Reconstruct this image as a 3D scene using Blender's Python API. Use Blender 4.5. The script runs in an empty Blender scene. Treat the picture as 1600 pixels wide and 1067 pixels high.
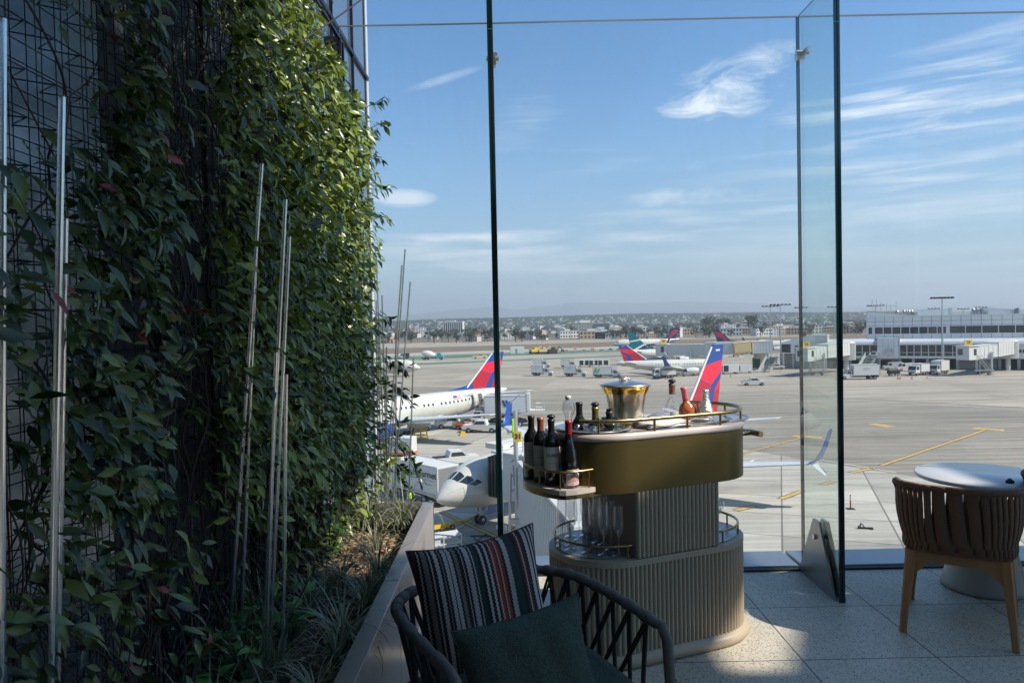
import bpy, math, random
from mathutils import Vector, Matrix, noise
random.seed(11)
C = bpy.context.scene.collection
PI = math.pi
R = math.radians
GZ = -13.82          # apron level, terrace floor is z = 0
EYE = 1.58

# ------------------------------------------------------------------ camera
F = 1150.0
cam_d = bpy.data.cameras.new('camera'); cam = bpy.data.objects.new('camera', cam_d); C.objects.link(cam)
cam_d.sensor_width = 36; cam_d.lens = F/1600*36; cam_d.clip_start = .05; cam_d.clip_end = 60000
PITCH = math.atan(28.5/F); ROLL = -R(1.2)
CM = Matrix.Translation((0, 0, EYE)) @ Matrix.Rotation(PI/2-PITCH, 4, 'X') @ Matrix.Rotation(ROLL, 4, 'Z')
cam.matrix_world = CM
bpy.context.scene.camera = cam
CR = CM.to_3x3()
def ray(px, py): return CR @ Vector(((px-800)/F, -(py-533.5)/F, -1))
def at(px, py, Y):                      # point on the sight line at distance Y in front
    d = ray(px, py); return Vector((0, 0, EYE)) + d*(Y/d.y)
def on(px, py, z=GZ):                   # point where the sight line meets a level
    d = ray(px, py); return Vector((0, 0, EYE)) + d*((z-EYE)/d.z)
CI = CM.inverted()
def proj(p):
    q = CI @ Vector(p); return 800+F*q.x/-q.z, 533.5-F*q.y/-q.z

# ------------------------------------------------------------------ mesh builder
class MB:
    def __init__(s): s.v = []; s.f = []; s.m = []; s.s = []
    def add(s, vs, fs, mat=0, smooth=False, M=None):
        b = len(s.v)
        if M is not None: vs = [M @ Vector(p) for p in vs]
        s.v.extend([tuple(p) for p in vs])
        for f in fs:
            s.f.append([i+b for i in f]); s.m.append(mat); s.s.append(smooth)
        return s
    def box(s, c, d, mat=0, rz=0, M=None):
        x, y, z = d[0]/2, d[1]/2, d[2]/2
        vs = [(-x,-y,-z),(x,-y,-z),(x,y,-z),(-x,y,-z),(-x,-y,z),(x,-y,z),(x,y,z),(-x,y,z)]
        T = Matrix.Translation(c) @ Matrix.Rotation(rz, 4, 'Z')
        if M is not None: T = M @ T
        return s.add(vs, [(3,2,1,0),(4,5,6,7),(0,1,5,4),(1,2,6,5),(2,3,7,6),(3,0,4,7)], mat, False, T)
    def bx(s, x0, x1, y0, y1, z0, z1, mat=0, M=None):
        return s.box(((x0+x1)/2,(y0+y1)/2,(z0+z1)/2), (x1-x0,y1-y0,z1-z0), mat, 0, M)
    def tube(s, pts, r, n=8, mat=0, smooth=True, cap=True, closed=False, M=None):
        pts = [Vector(p) for p in pts]; k = len(pts)
        rs = r if isinstance(r, (list, tuple)) else [r]*k
        tan = []
        for i in range(k):
            if closed: t = pts[(i+1) % k]-pts[i-1]
            else: t = pts[min(i+1, k-1)]-pts[max(i-1, 0)]
            tan.append(t.normalized() if t.length > 1e-9 else Vector((0,0,1)))
        a = Vector((0,0,1)) if abs(tan[0].z) < .9 else Vector((1,0,0))
        nrm = tan[0].cross(a).normalized(); vs = []
        for i in range(k):
            nrm = nrm - tan[i]*nrm.dot(tan[i])
            nrm.normalize(); bn = tan[i].cross(nrm)
            for j in range(n):
                q = 2*PI*j/n
                vs.append(pts[i] + (nrm*math.cos(q)+bn*math.sin(q))*rs[i])
        fs = []
        for i in range(k if closed else k-1):
            i2 = (i+1) % k
            for j in range(n):
                j2 = (j+1) % n
                fs.append((i*n+j, i*n+j2, i2*n+j2, i2*n+j))
        s.add(vs, fs, mat, smooth, M)
        if cap and not closed:
            s.add(vs[:n][::-1], [tuple(range(n))], mat, False, M)
            s.add(vs[-n:], [tuple(range(n))], mat, False, M)
        return s
    def lathe(s, prof, n=24, c=(0,0,0), mat=0, smooth=True, M=None):
        vs = []; fs = []
        for r, z in prof:
            for j in range(n):
                q = 2*PI*j/n; vs.append((c[0]+r*math.cos(q), c[1]+r*math.sin(q), c[2]+z))
        for i in range(len(prof)-1):
            for j in range(n):
                j2 = (j+1) % n; fs.append((i*n+j, i*n+j2, (i+1)*n+j2, (i+1)*n+j))
        return s.add(vs, fs, mat, smooth, M)
    def prism(s, poly, z0, z1, mat=0, M=None, smooth=False, capmat=None):
        n = len(poly)
        ar = sum(poly[i][0]*poly[(i+1) % n][1]-poly[(i+1) % n][0]*poly[i][1] for i in range(n))
        if ar < 0: poly = poly[::-1]
        vs = [(p[0],p[1],z0) for p in poly]+[(p[0],p[1],z1) for p in poly]
        s.add(vs, [(i,(i+1) % n,n+(i+1) % n,n+i) for i in range(n)], mat, smooth, M)
        cm = mat if capmat is None else capmat
        s.add(vs[:n], [tuple(range(n-1,-1,-1))], cm, False, M)
        s.add(vs[n:], [tuple(range(n))], cm, False, M)
        return s
    def loft(s, rings, mat=0, smooth=True, cap=True, M=None):
        n = len(rings[0]); vs = [p for r in rings for p in r]; fs = []
        for i in range(len(rings)-1):
            for j in range(n):
                j2 = (j+1) % n; fs.append((i*n+j, i*n+j2, (i+1)*n+j2, (i+1)*n+j))
        s.add(vs, fs, mat, smooth, M)
        if cap:
            s.add(rings[0], [tuple(range(n-1,-1,-1))], mat, False, M)
            s.add(rings[-1], [tuple(range(n))], mat, False, M)
        return s
    def mesh(s, name, mats, inv=None, recalc=False):
        me = bpy.data.meshes.new(name)
        vs = [tuple(inv @ Vector(p)) for p in s.v] if inv is not None else s.v
        me.from_pydata(vs, [], s.f)
        if not isinstance(mats, (list, tuple)): mats = [mats]
        for m in mats: me.materials.append(m)
        me.polygons.foreach_set('material_index', s.m)
        me.polygons.foreach_set('use_smooth', s.s)
        if recalc:
            import bmesh
            b = bmesh.new(); b.from_mesh(me); bmesh.ops.recalc_face_normals(b, faces=b.faces); b.to_mesh(me); b.free()
        me.update(); return me
    def build(s, name, mats, parent=None, world=True, bevel=0, recalc=True, **kw):
        inv = None
        if parent is not None and world: inv = full(parent).inverted()
        o = bpy.data.objects.new(name, s.mesh(name, mats, inv, recalc)); C.objects.link(o)
        if parent is not None: o.parent = parent
        if bevel:
            m = o.modifiers.new('bevel', 'BEVEL'); m.width = bevel; m.segments = 2; m.limit_method = 'ANGLE'; m.angle_limit = R(40)
        tag(o, **kw); return o
def full(o):
    M = o.matrix_basis.copy()
    while o.parent is not None: o = o.parent; M = o.matrix_basis @ M
    return M
def tag(o, label=None, cat=None, group=None, kind=None):
    if label: o['label'] = label
    if cat: o['category'] = cat
    if group: o['group'] = group
    if kind: o['kind'] = kind
    return o
def thing(name, label, cat, loc=(0,0,0), rz=0, group=None, scale=1):
    o = bpy.data.objects.new(name, None); C.objects.link(o)
    o.empty_display_size = .1
    o.location = loc; o.rotation_euler = (0,0,rz); o.scale = (scale,)*3
    return tag(o, label, cat, group)
def dup(root, loc, rz=None, label=None, group=None, scale=None):
    r = root.copy(); C.objects.link(r); r.location = loc
    if rz is not None: r.rotation_euler = (0,0,rz)
    if scale is not None: r.scale = scale if isinstance(scale, tuple) else (scale,)*3
    if label: r['label'] = label
    if group: r['group'] = group
    for ch in list(root.children):
        c = ch.copy(); C.objects.link(c); c.parent = r
        for g in list(ch.children):
            d = g.copy(); C.objects.link(d); d.parent = c
    return r
def text(body, size, mat, M, parent, name='lettering', ext=.002, align='CENTER', label=None, bold=0):
    cu = bpy.data.curves.new('t', 'FONT'); cu.body = body; cu.size = size; cu.extrude = ext; cu.align_x = align; cu.align_y = 'CENTER'
    cu.offset = bold
    o = bpy.data.objects.new('t', cu); C.objects.link(o)
    dg = bpy.context.evaluated_depsgraph_get()
    me = bpy.data.meshes.new_from_object(o.evaluated_get(dg)); bpy.data.objects.remove(o); bpy.data.curves.remove(cu)
    me.materials.clear(); me.materials.append(mat)
    t = bpy.data.objects.new(name, me); C.objects.link(t)
    if parent is not None:
        t.parent = parent; t.matrix_basis = full(parent).inverted() @ M
    else: t.matrix_basis = M
    tag(t, label); return t
def frame(o, x, z):                     # matrix with local x axis and local z (normal) given
    x = Vector(x).normalized(); z = Vector(z).normalized(); y = z.cross(x).normalized(); x = y.cross(z)
    M = Matrix((x, y, z)).transposed().to_4x4(); M.translation = Vector(o); return M

# ------------------------------------------------------------------ materials
def newmat(name):
    m = bpy.data.materials.new(name); m.use_nodes = True; nt = m.node_tree
    return m, nt, nt.nodes, nt.links, nt.nodes['Principled BSDF']
def mat(name, col, rough=.5, metal=0, var=.15, scale=8, bump=0, bscale=None, coat=0, spec=None, stretch=None, emit=None, dirt=0):
    m, nt, N, L, b = newmat(name)
    tc = N.new('ShaderNodeTexCoord'); src = tc.outputs['Object']
    if stretch:
        mp = N.new('ShaderNodeMapping'); mp.inputs['Scale'].default_value = stretch; L.new(src, mp.inputs[0]); src = mp.outputs[0]
    nz = N.new('ShaderNodeTexNoise'); nz.inputs['Scale'].default_value = scale; nz.inputs['Detail'].default_value = 5; L.new(src, nz.inputs[0])
    mx = N.new('ShaderNodeMix'); mx.data_type = 'RGBA'
    mx.inputs[6].default_value = tuple(c*(1-var) for c in col)+(1,)
    mx.inputs[7].default_value = tuple(min(1, c*(1+var)) for c in col)+(1,)
    L.new(nz.outputs['Fac'], mx.inputs[0]); L.new(mx.outputs[2], b.inputs['Base Color'])
    b.inputs['Roughness'].default_value = rough; b.inputs['Metallic'].default_value = metal
    if spec is not None: b.inputs['Specular IOR Level'].default_value = spec
    if coat: b.inputs['Coat Weight'].default_value = coat; b.inputs['Coat Roughness'].default_value = .08
    mr = N.new('ShaderNodeMapRange'); mr.inputs[3].default_value = max(0, rough-.08); mr.inputs[4].default_value = min(1, rough+.1)
    L.new(nz.outputs['Fac'], mr.inputs[0]); L.new(mr.outputs[0], b.inputs['Roughness'])
    if bump:
        n2 = N.new('ShaderNodeTexNoise'); n2.inputs['Scale'].default_value = bscale or scale*6; n2.inputs['Detail'].default_value = 4; L.new(src, n2.inputs[0])
        bp = N.new('ShaderNodeBump'); bp.inputs['Strength'].default_value = bump; bp.inputs['Distance'].default_value = .01
        L.new(n2.outputs['Fac'], bp.inputs['Height']); L.new(bp.outputs[0], b.inputs['Normal'])
    return m
def glassmat(name, tint=(.93,.97,.96), refl=1.0, base=.03, rough=0.0, dust=0):
    m, nt, N, L, b = newmat(name); N.remove(b); out = N['Material Output']
    fr = N.new('ShaderNodeFresnel'); ge = N.new('ShaderNodeNewGeometry'); io = N.new('ShaderNodeMapRange'); io.inputs[3].default_value = 1.5; io.inputs[4].default_value = 1/1.5; L.new(ge.outputs['Backfacing'], io.inputs[0]); L.new(io.outputs[0], fr.inputs['IOR'])
    mu = N.new('ShaderNodeMath'); mu.operation = 'MULTIPLY_ADD'; mu.inputs[1].default_value = refl; mu.inputs[2].default_value = base; mu.use_clamp = True
    L.new(fr.outputs[0], mu.inputs[0])
    t = N.new('ShaderNodeBsdfTransparent'); t.inputs[0].default_value = tint+(1,)
    g = N.new('ShaderNodeBsdfGlossy'); g.inputs['Roughness'].default_value = rough; g.inputs[0].default_value = (1,1,1,1)
    mx = N.new('ShaderNodeMixShader'); L.new(mu.outputs[0], mx.inputs[0]); L.new(t.outputs[0], mx.inputs[1]); L.new(g.outputs[0], mx.inputs[2])
    if dust:
        tc = N.new('ShaderNodeTexCoord'); mp = N.new('ShaderNodeMapping'); mp.inputs['Scale'].default_value = (1,1,.45); L.new(tc.outputs['Object'], mp.inputs[0])
        nz = N.new('ShaderNodeTexNoise'); nz.inputs['Scale'].default_value = 2.2; nz.inputs['Detail'].default_value = 12; nz.inputs['Roughness'].default_value = .75; nz.inputs['Distortion'].default_value = 1.2; L.new(mp.outputs[0], nz.inputs[0])
        mr = N.new('ShaderNodeMapRange'); mr.inputs[1].default_value = .5; mr.inputs[2].default_value = .8; mr.inputs[3].default_value = .004; mr.inputs[4].default_value = dust; L.new(nz.outputs['Fac'], mr.inputs[0])
        df = N.new('ShaderNodeBsdfDiffuse'); df.inputs[0].default_value = (.8,.8,.8,1); m2 = N.new('ShaderNodeMixShader'); L.new(mr.outputs[0], m2.inputs[0]); L.new(mx.outputs[0], m2.inputs[1]); L.new(df.outputs[0], m2.inputs[2]); mx = m2
    L.new(mx.outputs[0], out.inputs[0]); return m
def leafmat(name, c1, c2, rough=.36, trans=.3):
    m, nt, N, L, b = newmat(name); out = N['Material Output']
    tc = N.new('ShaderNodeTexCoord')
    nz = N.new('ShaderNodeTexNoise'); nz.inputs['Scale'].default_value = 14; nz.inputs['Detail'].default_value = 2; L.new(tc.outputs['Object'], nz.inputs[0])
    gi = N.new('ShaderNodeNewGeometry')
    ad = N.new('ShaderNodeMath'); ad.operation = 'MULTIPLY_ADD'; ad.inputs[1].default_value = .85; L.new(gi.outputs['Random Per Island'], ad.inputs[0])
    L.new(nz.outputs['Fac'], ad.inputs[2])
    sb = N.new('ShaderNodeMath'); sb.operation = 'SUBTRACT'; sb.inputs[1].default_value = .47; sb.use_clamp = True; L.new(ad.outputs[0], sb.inputs[0])
    mx = N.new('ShaderNodeMix'); mx.data_type = 'RGBA'; mx.inputs[6].default_value = c1+(1,); mx.inputs[7].default_value = c2+(1,)
    L.new(sb.outputs[0], mx.inputs[0]); L.new(mx.outputs[2], b.inputs['Base Color'])
    b.inputs['Roughness'].default_value = rough
    tr = N.new('ShaderNodeBsdfTranslucent'); hs = N.new('ShaderNodeMix'); hs.data_type = 'RGBA'; hs.blend_type = 'MULTIPLY'; hs.inputs[0].default_value = 1
    L.new(mx.outputs[2], hs.inputs[6]); hs.inputs[7].default_value = (1,1,.45,1); L.new(hs.outputs[2], tr.inputs[0])
    ms = N.new('ShaderNodeMixShader'); ms.inputs[0].default_value = trans; L.new(b.outputs[0], ms.inputs[1]); L.new(tr.outputs[0], ms.inputs[2]); L.new(ms.outputs[0], out.inputs[0])
    return m
M = {}
M['white'] = mat('white paint', (.60,.60,.57), .4, var=.06, scale=.8)
M['offwhite'] = mat('aircraft white paint', (.57,.56,.50), .32, var=.04, scale=.4, coat=.3)
M['grayaero'] = mat('wing grey paint', (.52,.55,.57), .35, var=.05, scale=.5)
M['blue'] = mat('livery blue', (.012,.055,.26), .3, var=.08, scale=1, coat=.3)
M['red'] = mat('livery red', (.78,.012,.045), .3, var=.06, scale=1, coat=.3)
M['dred'] = mat('livery dark red', (.42,.012,.03), .3, var=.06, scale=1, coat=.3)
M['teal'] = mat('livery teal', (.0,.12,.15), .35, var=.08, scale=1)
M['navy'] = mat('livery navy', (.01,.03,.12), .35, var=.08, scale=1)
M['dark'] = mat('dark rubber', (.018,.018,.02), .7, var=.2, scale=5)
M['glassdark'] = mat('dark window glass', (.02,.028,.035), .08, var=.2, scale=1, spec=.8)
M['metal'] = mat('galvanised metal', (.45,.46,.47), .4, .7, var=.15, scale=3)
M['steeldk'] = mat('brushed dark stainless', (.30,.30,.29), .3, 1, var=.1, scale=6, stretch=(1,1,.1))
M['champ'] = mat('champagne brushed steel', (.80,.72,.58), .2, 1, var=.03, scale=3)
M['steel'] = mat('brushed stainless', (.62,.60,.57), .28, 1, var=.1, scale=30, stretch=(.15,.15,1))
M['brass'] = mat('brushed brass', (.34,.235,.10), .27, 1, var=.12, scale=40)
M['brasspanel'] = mat('olive bronze panel', (.15,.108,.036), .42, .75, var=.12, scale=5, stretch=(1,1,.3))
M['gold'] = mat('polished gold', (.75,.47,.10), .14, 1, var=.1, scale=10)
M['yellow'] = mat('safety yellow', (.7,.45,.03), .5, var=.12, scale=3)
M['orange'] = mat('safety orange', (.75,.13,.02), .5, var=.1, scale=3)
M['hivis'] = mat('hi vis yellow green', (.45,.75,.03), .7, var=.1, scale=3)
M['skin'] = mat('skin', (.36,.2,.13), .6, var=.1, scale=3)
M['cloth'] = mat('dark work cloth', (.03,.035,.05), .8, var=.2, scale=3)
M['bluepaint'] = mat('blue paint', (.03,.14,.45), .45, var=.1, scale=1)
M['greenp'] = mat('dark green paint', (.03,.14,.08), .5, var=.1, scale=1)
M['taupe'] = mat('taupe lacquer', (.42,.345,.245), .42, var=.06, scale=6)
M['taupe2'] = mat('taupe smooth panel', (.27,.21,.17), .38, var=.06, scale=6)
M['marble'] = mat('cream marble', (.62,.53,.46), .22, var=.08, scale=5, coat=.3)
M['trayb'] = mat('tray grey', (.25,.28,.32), .25, .3, var=.1, scale=5)
M['teak'] = mat('teak wood', (.40,.20,.075), .45, var=.3, scale=6, stretch=(6,6,.6), bump=.15, bscale=20)
M['strap'] = mat('brown strap webbing', (.15,.078,.042), .75, var=.2, scale=40, bump=.3, bscale=300)
M['rope'] = mat('grey rope wrap', (.12,.112,.098), .7, var=.2, scale=60, bump=.5, bscale=250)
M['ropebk'] = mat('black cord', (.03,.028,.026), .75, var=.2, scale=60, bump=.4, bscale=250)
M['tabletop'] = mat('white lacquer table', (.66,.65,.63), .25, var=.04, scale=3)
M['tablebase'] = mat('grey table base', (.36,.355,.30), .4, var=.08, scale=3)
M['wire'] = mat('dark trellis wire', (.012,.015,.025), .4, .3, var=.2, scale=8)
M['bark'] = mat('vine bark', (.045,.03,.022), .8, var=.4, scale=20, bump=.4, bscale=80)
M['soil'] = mat('bark mulch soil', (.12,.08,.045), .95, var=.6, scale=25, bump=1, bscale=60)
M['planter'] = mat('anodised planter metal', (.48,.40,.36), .3, .6, var=.12, scale=4, stretch=(.3,.3,3))
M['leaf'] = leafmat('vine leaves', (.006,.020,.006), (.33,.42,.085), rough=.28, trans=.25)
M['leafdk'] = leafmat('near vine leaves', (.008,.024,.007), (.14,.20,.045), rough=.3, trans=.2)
M['leafred'] = leafmat('red leaves', (.22,.018,.018), (.35,.05,.03), trans=.25)
M['grass'] = leafmat('strap leaf grass', (.10,.14,.09), (.44,.46,.32), trans=.15)
M['greens'] = leafmat('low shrub leaves', (.03,.10,.025), (.13,.27,.06), trans=.2)
M['glass'] = glassmat('clear glass pane', (.97,.985,.975), .6, .0, dust=.07)
M['glassfin'] = glassmat('glass fin', (.87,.93,.90), .9, .0, dust=.10)
M['glassedge'] = mat('green black glass edge', (.004,.026,.028), .12, var=.3, scale=4, stretch=(1,1,.2), spec=.8)
M['edgegreen'] = mat('green glass interlayer', (.02,.16,.13), .15, var=.2, scale=4)
M['edgelt'] = mat('pale glass edge', (.24,.30,.30), .15, var=.2, scale=4, spec=.8)
M['crystal'] = glassmat('crystal glass', (.975,.98,.985), 1.9, .07, .02)
M['acrylic'] = glassmat('acrylic rod', (.85,.87,.85), 1.8, .42, .15)
M['winebk'] = mat('dark wine bottle glass', (.006,.006,.007), .06, var=.2, scale=5, spec=.7, coat=.4)
M['winegn'] = mat('olive bottle glass', (.012,.018,.006), .08, var=.2, scale=5, spec=.7, coat=.4)
M['foilred'] = mat('red foil', (.30,.015,.02), .3, .3, var=.1, scale=40)
M['foilcop'] = mat('copper foil', (.36,.11,.06), .35, .4, var=.1, scale=40)
M['foilblk'] = mat('black foil', (.012,.011,.010), .35, var=.1, scale=40)
M['foilgold'] = mat('gold green foil', (.26,.21,.05), .3, .6, var=.1, scale=40)
M['foilgrey'] = mat('grey foil', (.035,.038,.035), .3, .3, var=.1, scale=40)
M['foilsil'] = mat('silver foil', (.62,.60,.55), .25, .8, var=.2, scale=60, bump=.5, bscale=200)
M['pink'] = mat('pink cap', (.62,.16,.20), .4, var=.05, scale=40)
M['brownlab'] = mat('brown seal', (.22,.10,.06), .5, var=.1, scale=40)
M['rose'] = mat('rose decor glass', (.55,.15,.05), .15, .2, var=.7, scale=60)
M['label'] = mat('bottle label paper', (.82,.74,.62), .7, var=.06, scale=8)
M['labelgrey'] = mat('grey bottle label paper', (.55,.51,.45), .7, var=.15, scale=8)
M['labelwht'] = mat('white bottle label paper', (.66,.60,.55), .7, var=.06, scale=8)
M['ink'] = mat('print ink', (.03,.03,.03), .6, var=.1)
M['inkgreen'] = mat('green print', (.12,.36,.10), .5, var=.1)
M['inkgrey'] = mat('grey print', (.22,.24,.26), .5, var=.1)
M['inkred'] = mat('red print', (.5,.04,.04), .5, var=.1)
M['linen'] = mat('white napkin linen', (.6,.59,.56), .8, var=.08, scale=20, bump=.3, bscale=200)
M['cushgreen'] = mat('dark green boucle', (.05,.082,.064), .95, var=.9, scale=130, bump=1, bscale=220)
M['facade'] = mat('silver facade panels', (.74,.74,.74), .38, .35, var=.08, scale=.15)
M['facadelt'] = mat('pale metal canopy', (.66,.68,.70), .35, .2, var=.06, scale=.3)
M['concretew'] = mat('painted concrete', (.42,.42,.40), .8, var=.12, scale=.8)
M['shade'] = mat('building soffit', (.10,.10,.10), .8, var=.1, scale=1)
M['ledge'] = mat('blue grey metal ledge', (.32,.34,.38), .35, .55, var=.18, scale=3, bump=.1, bscale=40)
M['tanpanel'] = mat('tan canvas', (.62,.48,.24), .7, var=.1, scale=1)
M['ice'] = glassmat('ice cubes', (.85,.88,.9), 1.3, .15, .15)

# striped cushion
def striped():
    m, nt, N, L, b = newmat('striped woven cushion')
    tc = N.new('ShaderNodeTexCoord'); sp = N.new('ShaderNodeSeparateXYZ')
    nz = N.new('ShaderNodeTexNoise'); nz.inputs['Scale'].default_value = 5; L.new(tc.outputs['Object'], nz.inputs[0])
    L.new(tc.outputs['Object'], sp.inputs[0])
    # saw-tooth weave edge
    tz = N.new('ShaderNodeMath'); tz.operation = 'MULTIPLY'; tz.inputs[1].default_value = 160; L.new(sp.outputs['Z'], tz.inputs[0])
    fr = N.new('ShaderNodeMath'); fr.operation = 'PINGPONG'; fr.inputs[1].default_value = 1; L.new(tz.outputs[0], fr.inputs[0])
    ad = N.new('ShaderNodeMath'); ad.operation = 'MULTIPLY_ADD'; ad.inputs[1].default_value = .003; L.new(fr.outputs[0], ad.inputs[0]); L.new(sp.outputs['X'], ad.inputs[2])
    mr = N.new('ShaderNodeMapRange'); mr.inputs[1].default_value = -.25; mr.inputs[2].default_value = .25; L.new(ad.outputs[0], mr.inputs[0])
    K = (.010,.010,.012,1); W = (.42,.39,.37,1); G = (.15,.14,.12,1); RD = (.26,.04,.02,1); TL = (.014,.034,.036,1); DR = (.09,.018,.018,1)
    def stripes_ramp(src, seq):
        cr = N.new('ShaderNodeValToRGB'); cr.color_ramp.interpolation = 'CONSTANT'; e = cr.color_ramp.elements
        tot_ = sum(w_ for w_, _ in seq); p = 0
        for k_, (w_, c_) in enumerate(seq):
            if k_ < 2: e[k_].position = p/tot_; e[k_].color = c_
            else: x = e.new(p/tot_); x.color = c_
            p += w_
        L.new(src, cr.inputs[0]); return cr.outputs[0]
    A_ = [(9,K),(2,DR),(2,K),(1,W),(2,K),(4,G),(2,K),(1,W),(3,K),(3,W),(2,K),(1,G),(2,K),(3,W),(1,K),(3,W),(2,K),(3,G),(3,K),(1,W),(2,K),(4,W),(2,K),(1,W),(4,TL),(3,K)]
    B_ = [(2,W),(3,K),(2,W),(2,K),(1,RD),(1,W),(3,RD),(1,K),(1,W),(3,RD),(2,K),(4,W),(7,TL),(4,K),(2,DR),(1,W),(2,DR),(3,K),(3,W),(2,K),(1,G),(3,K),(2,W),(2,K),(1,W),(2,K),(3,G),(2,K)]
    ma = N.new('ShaderNodeMapRange'); ma.inputs[1].default_value = 0; ma.inputs[2].default_value = .5; L.new(mr.outputs[0], ma.inputs[0])
    mb_ = N.new('ShaderNodeMapRange'); mb_.inputs[1].default_value = .5; mb_.inputs[2].default_value = 1; L.new(mr.outputs[0], mb_.inputs[0])
    ra, rb_ = stripes_ramp(ma.outputs[0], A_), stripes_ramp(mb_.outputs[0], B_)
    hf = N.new('ShaderNodeMath'); hf.operation = 'GREATER_THAN'; hf.inputs[1].default_value = .5; L.new(mr.outputs[0], hf.inputs[0])
    crm = N.new('ShaderNodeMix'); crm.data_type = 'RGBA'; L.new(hf.outputs[0], crm.inputs[0]); L.new(ra, crm.inputs[6]); L.new(rb_, crm.inputs[7])
    wv = N.new('ShaderNodeTexWave'); wv.bands_direction = 'X'; wv.inputs['Scale'].default_value = 22; L.new(tc.outputs['Object'], wv.inputs[0])
    gt = N.new('ShaderNodeMath'); gt.operation = 'GREATER_THAN'; gt.inputs[1].default_value = .86; L.new(mr.outputs[0], gt.inputs[0])
    w2 = N.new('ShaderNodeMath'); w2.operation = 'GREATER_THAN'; w2.inputs[1].default_value = .5; L.new(wv.outputs['Fac'], w2.inputs[0])
    m3 = N.new('ShaderNodeMix'); m3.data_type = 'RGBA'; m3.inputs[6].default_value = K; m3.inputs[7].default_value = W; L.new(w2.outputs[0], m3.inputs[0])
    m2 = N.new('ShaderNodeMix'); m2.data_type = 'RGBA'; L.new(gt.outputs[0], m2.inputs[0]); L.new(crm.outputs[2], m2.inputs[6]); L.new(m3.outputs[2], m2.inputs[7])
    L.new(m2.outputs[2], b.inputs['Base Color']); b.inputs['Roughness'].default_value = .9
    n2 = N.new('ShaderNodeTexNoise'); n2.inputs['Scale'].default_value = 350; L.new(tc.outputs['Object'], n2.inputs[0])
    bp = N.new('ShaderNodeBump'); bp.inputs['Strength'].default_value = .5; bp.inputs['Distance'].default_value = .004; L.new(n2.outputs['Fac'], bp.inputs['Height']); L.new(bp.outputs[0], b.inputs['Normal'])
    return m
M['stripes'] = striped()

# small node helpers for grounds
def lin(N, L, op, a, b=None, c=None, clamp=False):
    n = N.new('ShaderNodeMath'); n.operation = op; n.use_clamp = clamp
    for i, x in enumerate((a, b, c)):
        if x is None: continue
        if isinstance(x, (int, float)): n.inputs[i].default_value = x
        else: L.new(x, n.inputs[i])
    return n.outputs[0]
def mixc(N, L, f, a, b, blend='MIX'):
    n = N.new('ShaderNodeMix'); n.data_type = 'RGBA'; n.blend_type = blend
    for i, x in ((0, f), (6, a), (7, b)):
        if isinstance(x, (int, float)): n.inputs[i].default_value = x
        elif isinstance(x, tuple): n.inputs[i].default_value = x+(1,)
        else: L.new(x, n.inputs[i])
    return n.outputs[2]
def nse(N, L, src, scale, detail=5, st=None, rot=0, rough=.5):
    if st or rot:
        mp = N.new('ShaderNodeMapping'); mp.inputs['Scale'].default_value = st or (1,1,1); mp.inputs['Rotation'].default_value = (0,0,rot); L.new(src, mp.inputs[0]); src = mp.outputs[0]
    n = N.new('ShaderNodeTexNoise'); n.inputs['Scale'].default_value = scale; n.inputs['Detail'].default_value = detail; n.inputs['Roughness'].default_value = rough
    L.new(src, n.inputs[0]); return n.outputs['Fac']
def ramp(N, L, f, lo, hi):
    n = N.new('ShaderNodeMapRange'); n.inputs[1].default_value = lo; n.inputs[2].default_value = hi; L.new(f, n.inputs[0]); return n.outputs[0]
def joints(N, L, src, size, w, rot=0, off=(0,0)):
    mp = N.new('ShaderNodeMapping'); mp.inputs['Rotation'].default_value = (0,0,rot); mp.inputs['Location'].default_value = (off[0],off[1],0); L.new(src, mp.inputs[0])
    sp = N.new('ShaderNodeSeparateXYZ'); L.new(mp.outputs[0], sp.inputs[0]); r = []; ids = []
    for k, ax in enumerate(('X','Y')):
        s = size[k] if isinstance(size, tuple) else size
        d = lin(N, L, 'DIVIDE', sp.outputs[ax], s); f = lin(N, L, 'FRACT', d)
        a = lin(N, L, 'ABSOLUTE', lin(N, L, 'SUBTRACT', f, .5)); r.append(lin(N, L, 'GREATER_THAN', a, .5-w/s/2)); ids.append(lin(N, L, 'FLOOR', d))
    cb = N.new('ShaderNodeCombineXYZ'); L.new(ids[0], cb.inputs[0]); L.new(ids[1], cb.inputs[1])
    wn = N.new('ShaderNodeTexWhiteNoise'); wn.noise_dimensions = '3D'; L.new(cb.outputs[0], wn.inputs[0])
    return lin(N, L, 'MAXIMUM', r[0], r[1]), wn.outputs['Value']
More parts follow.
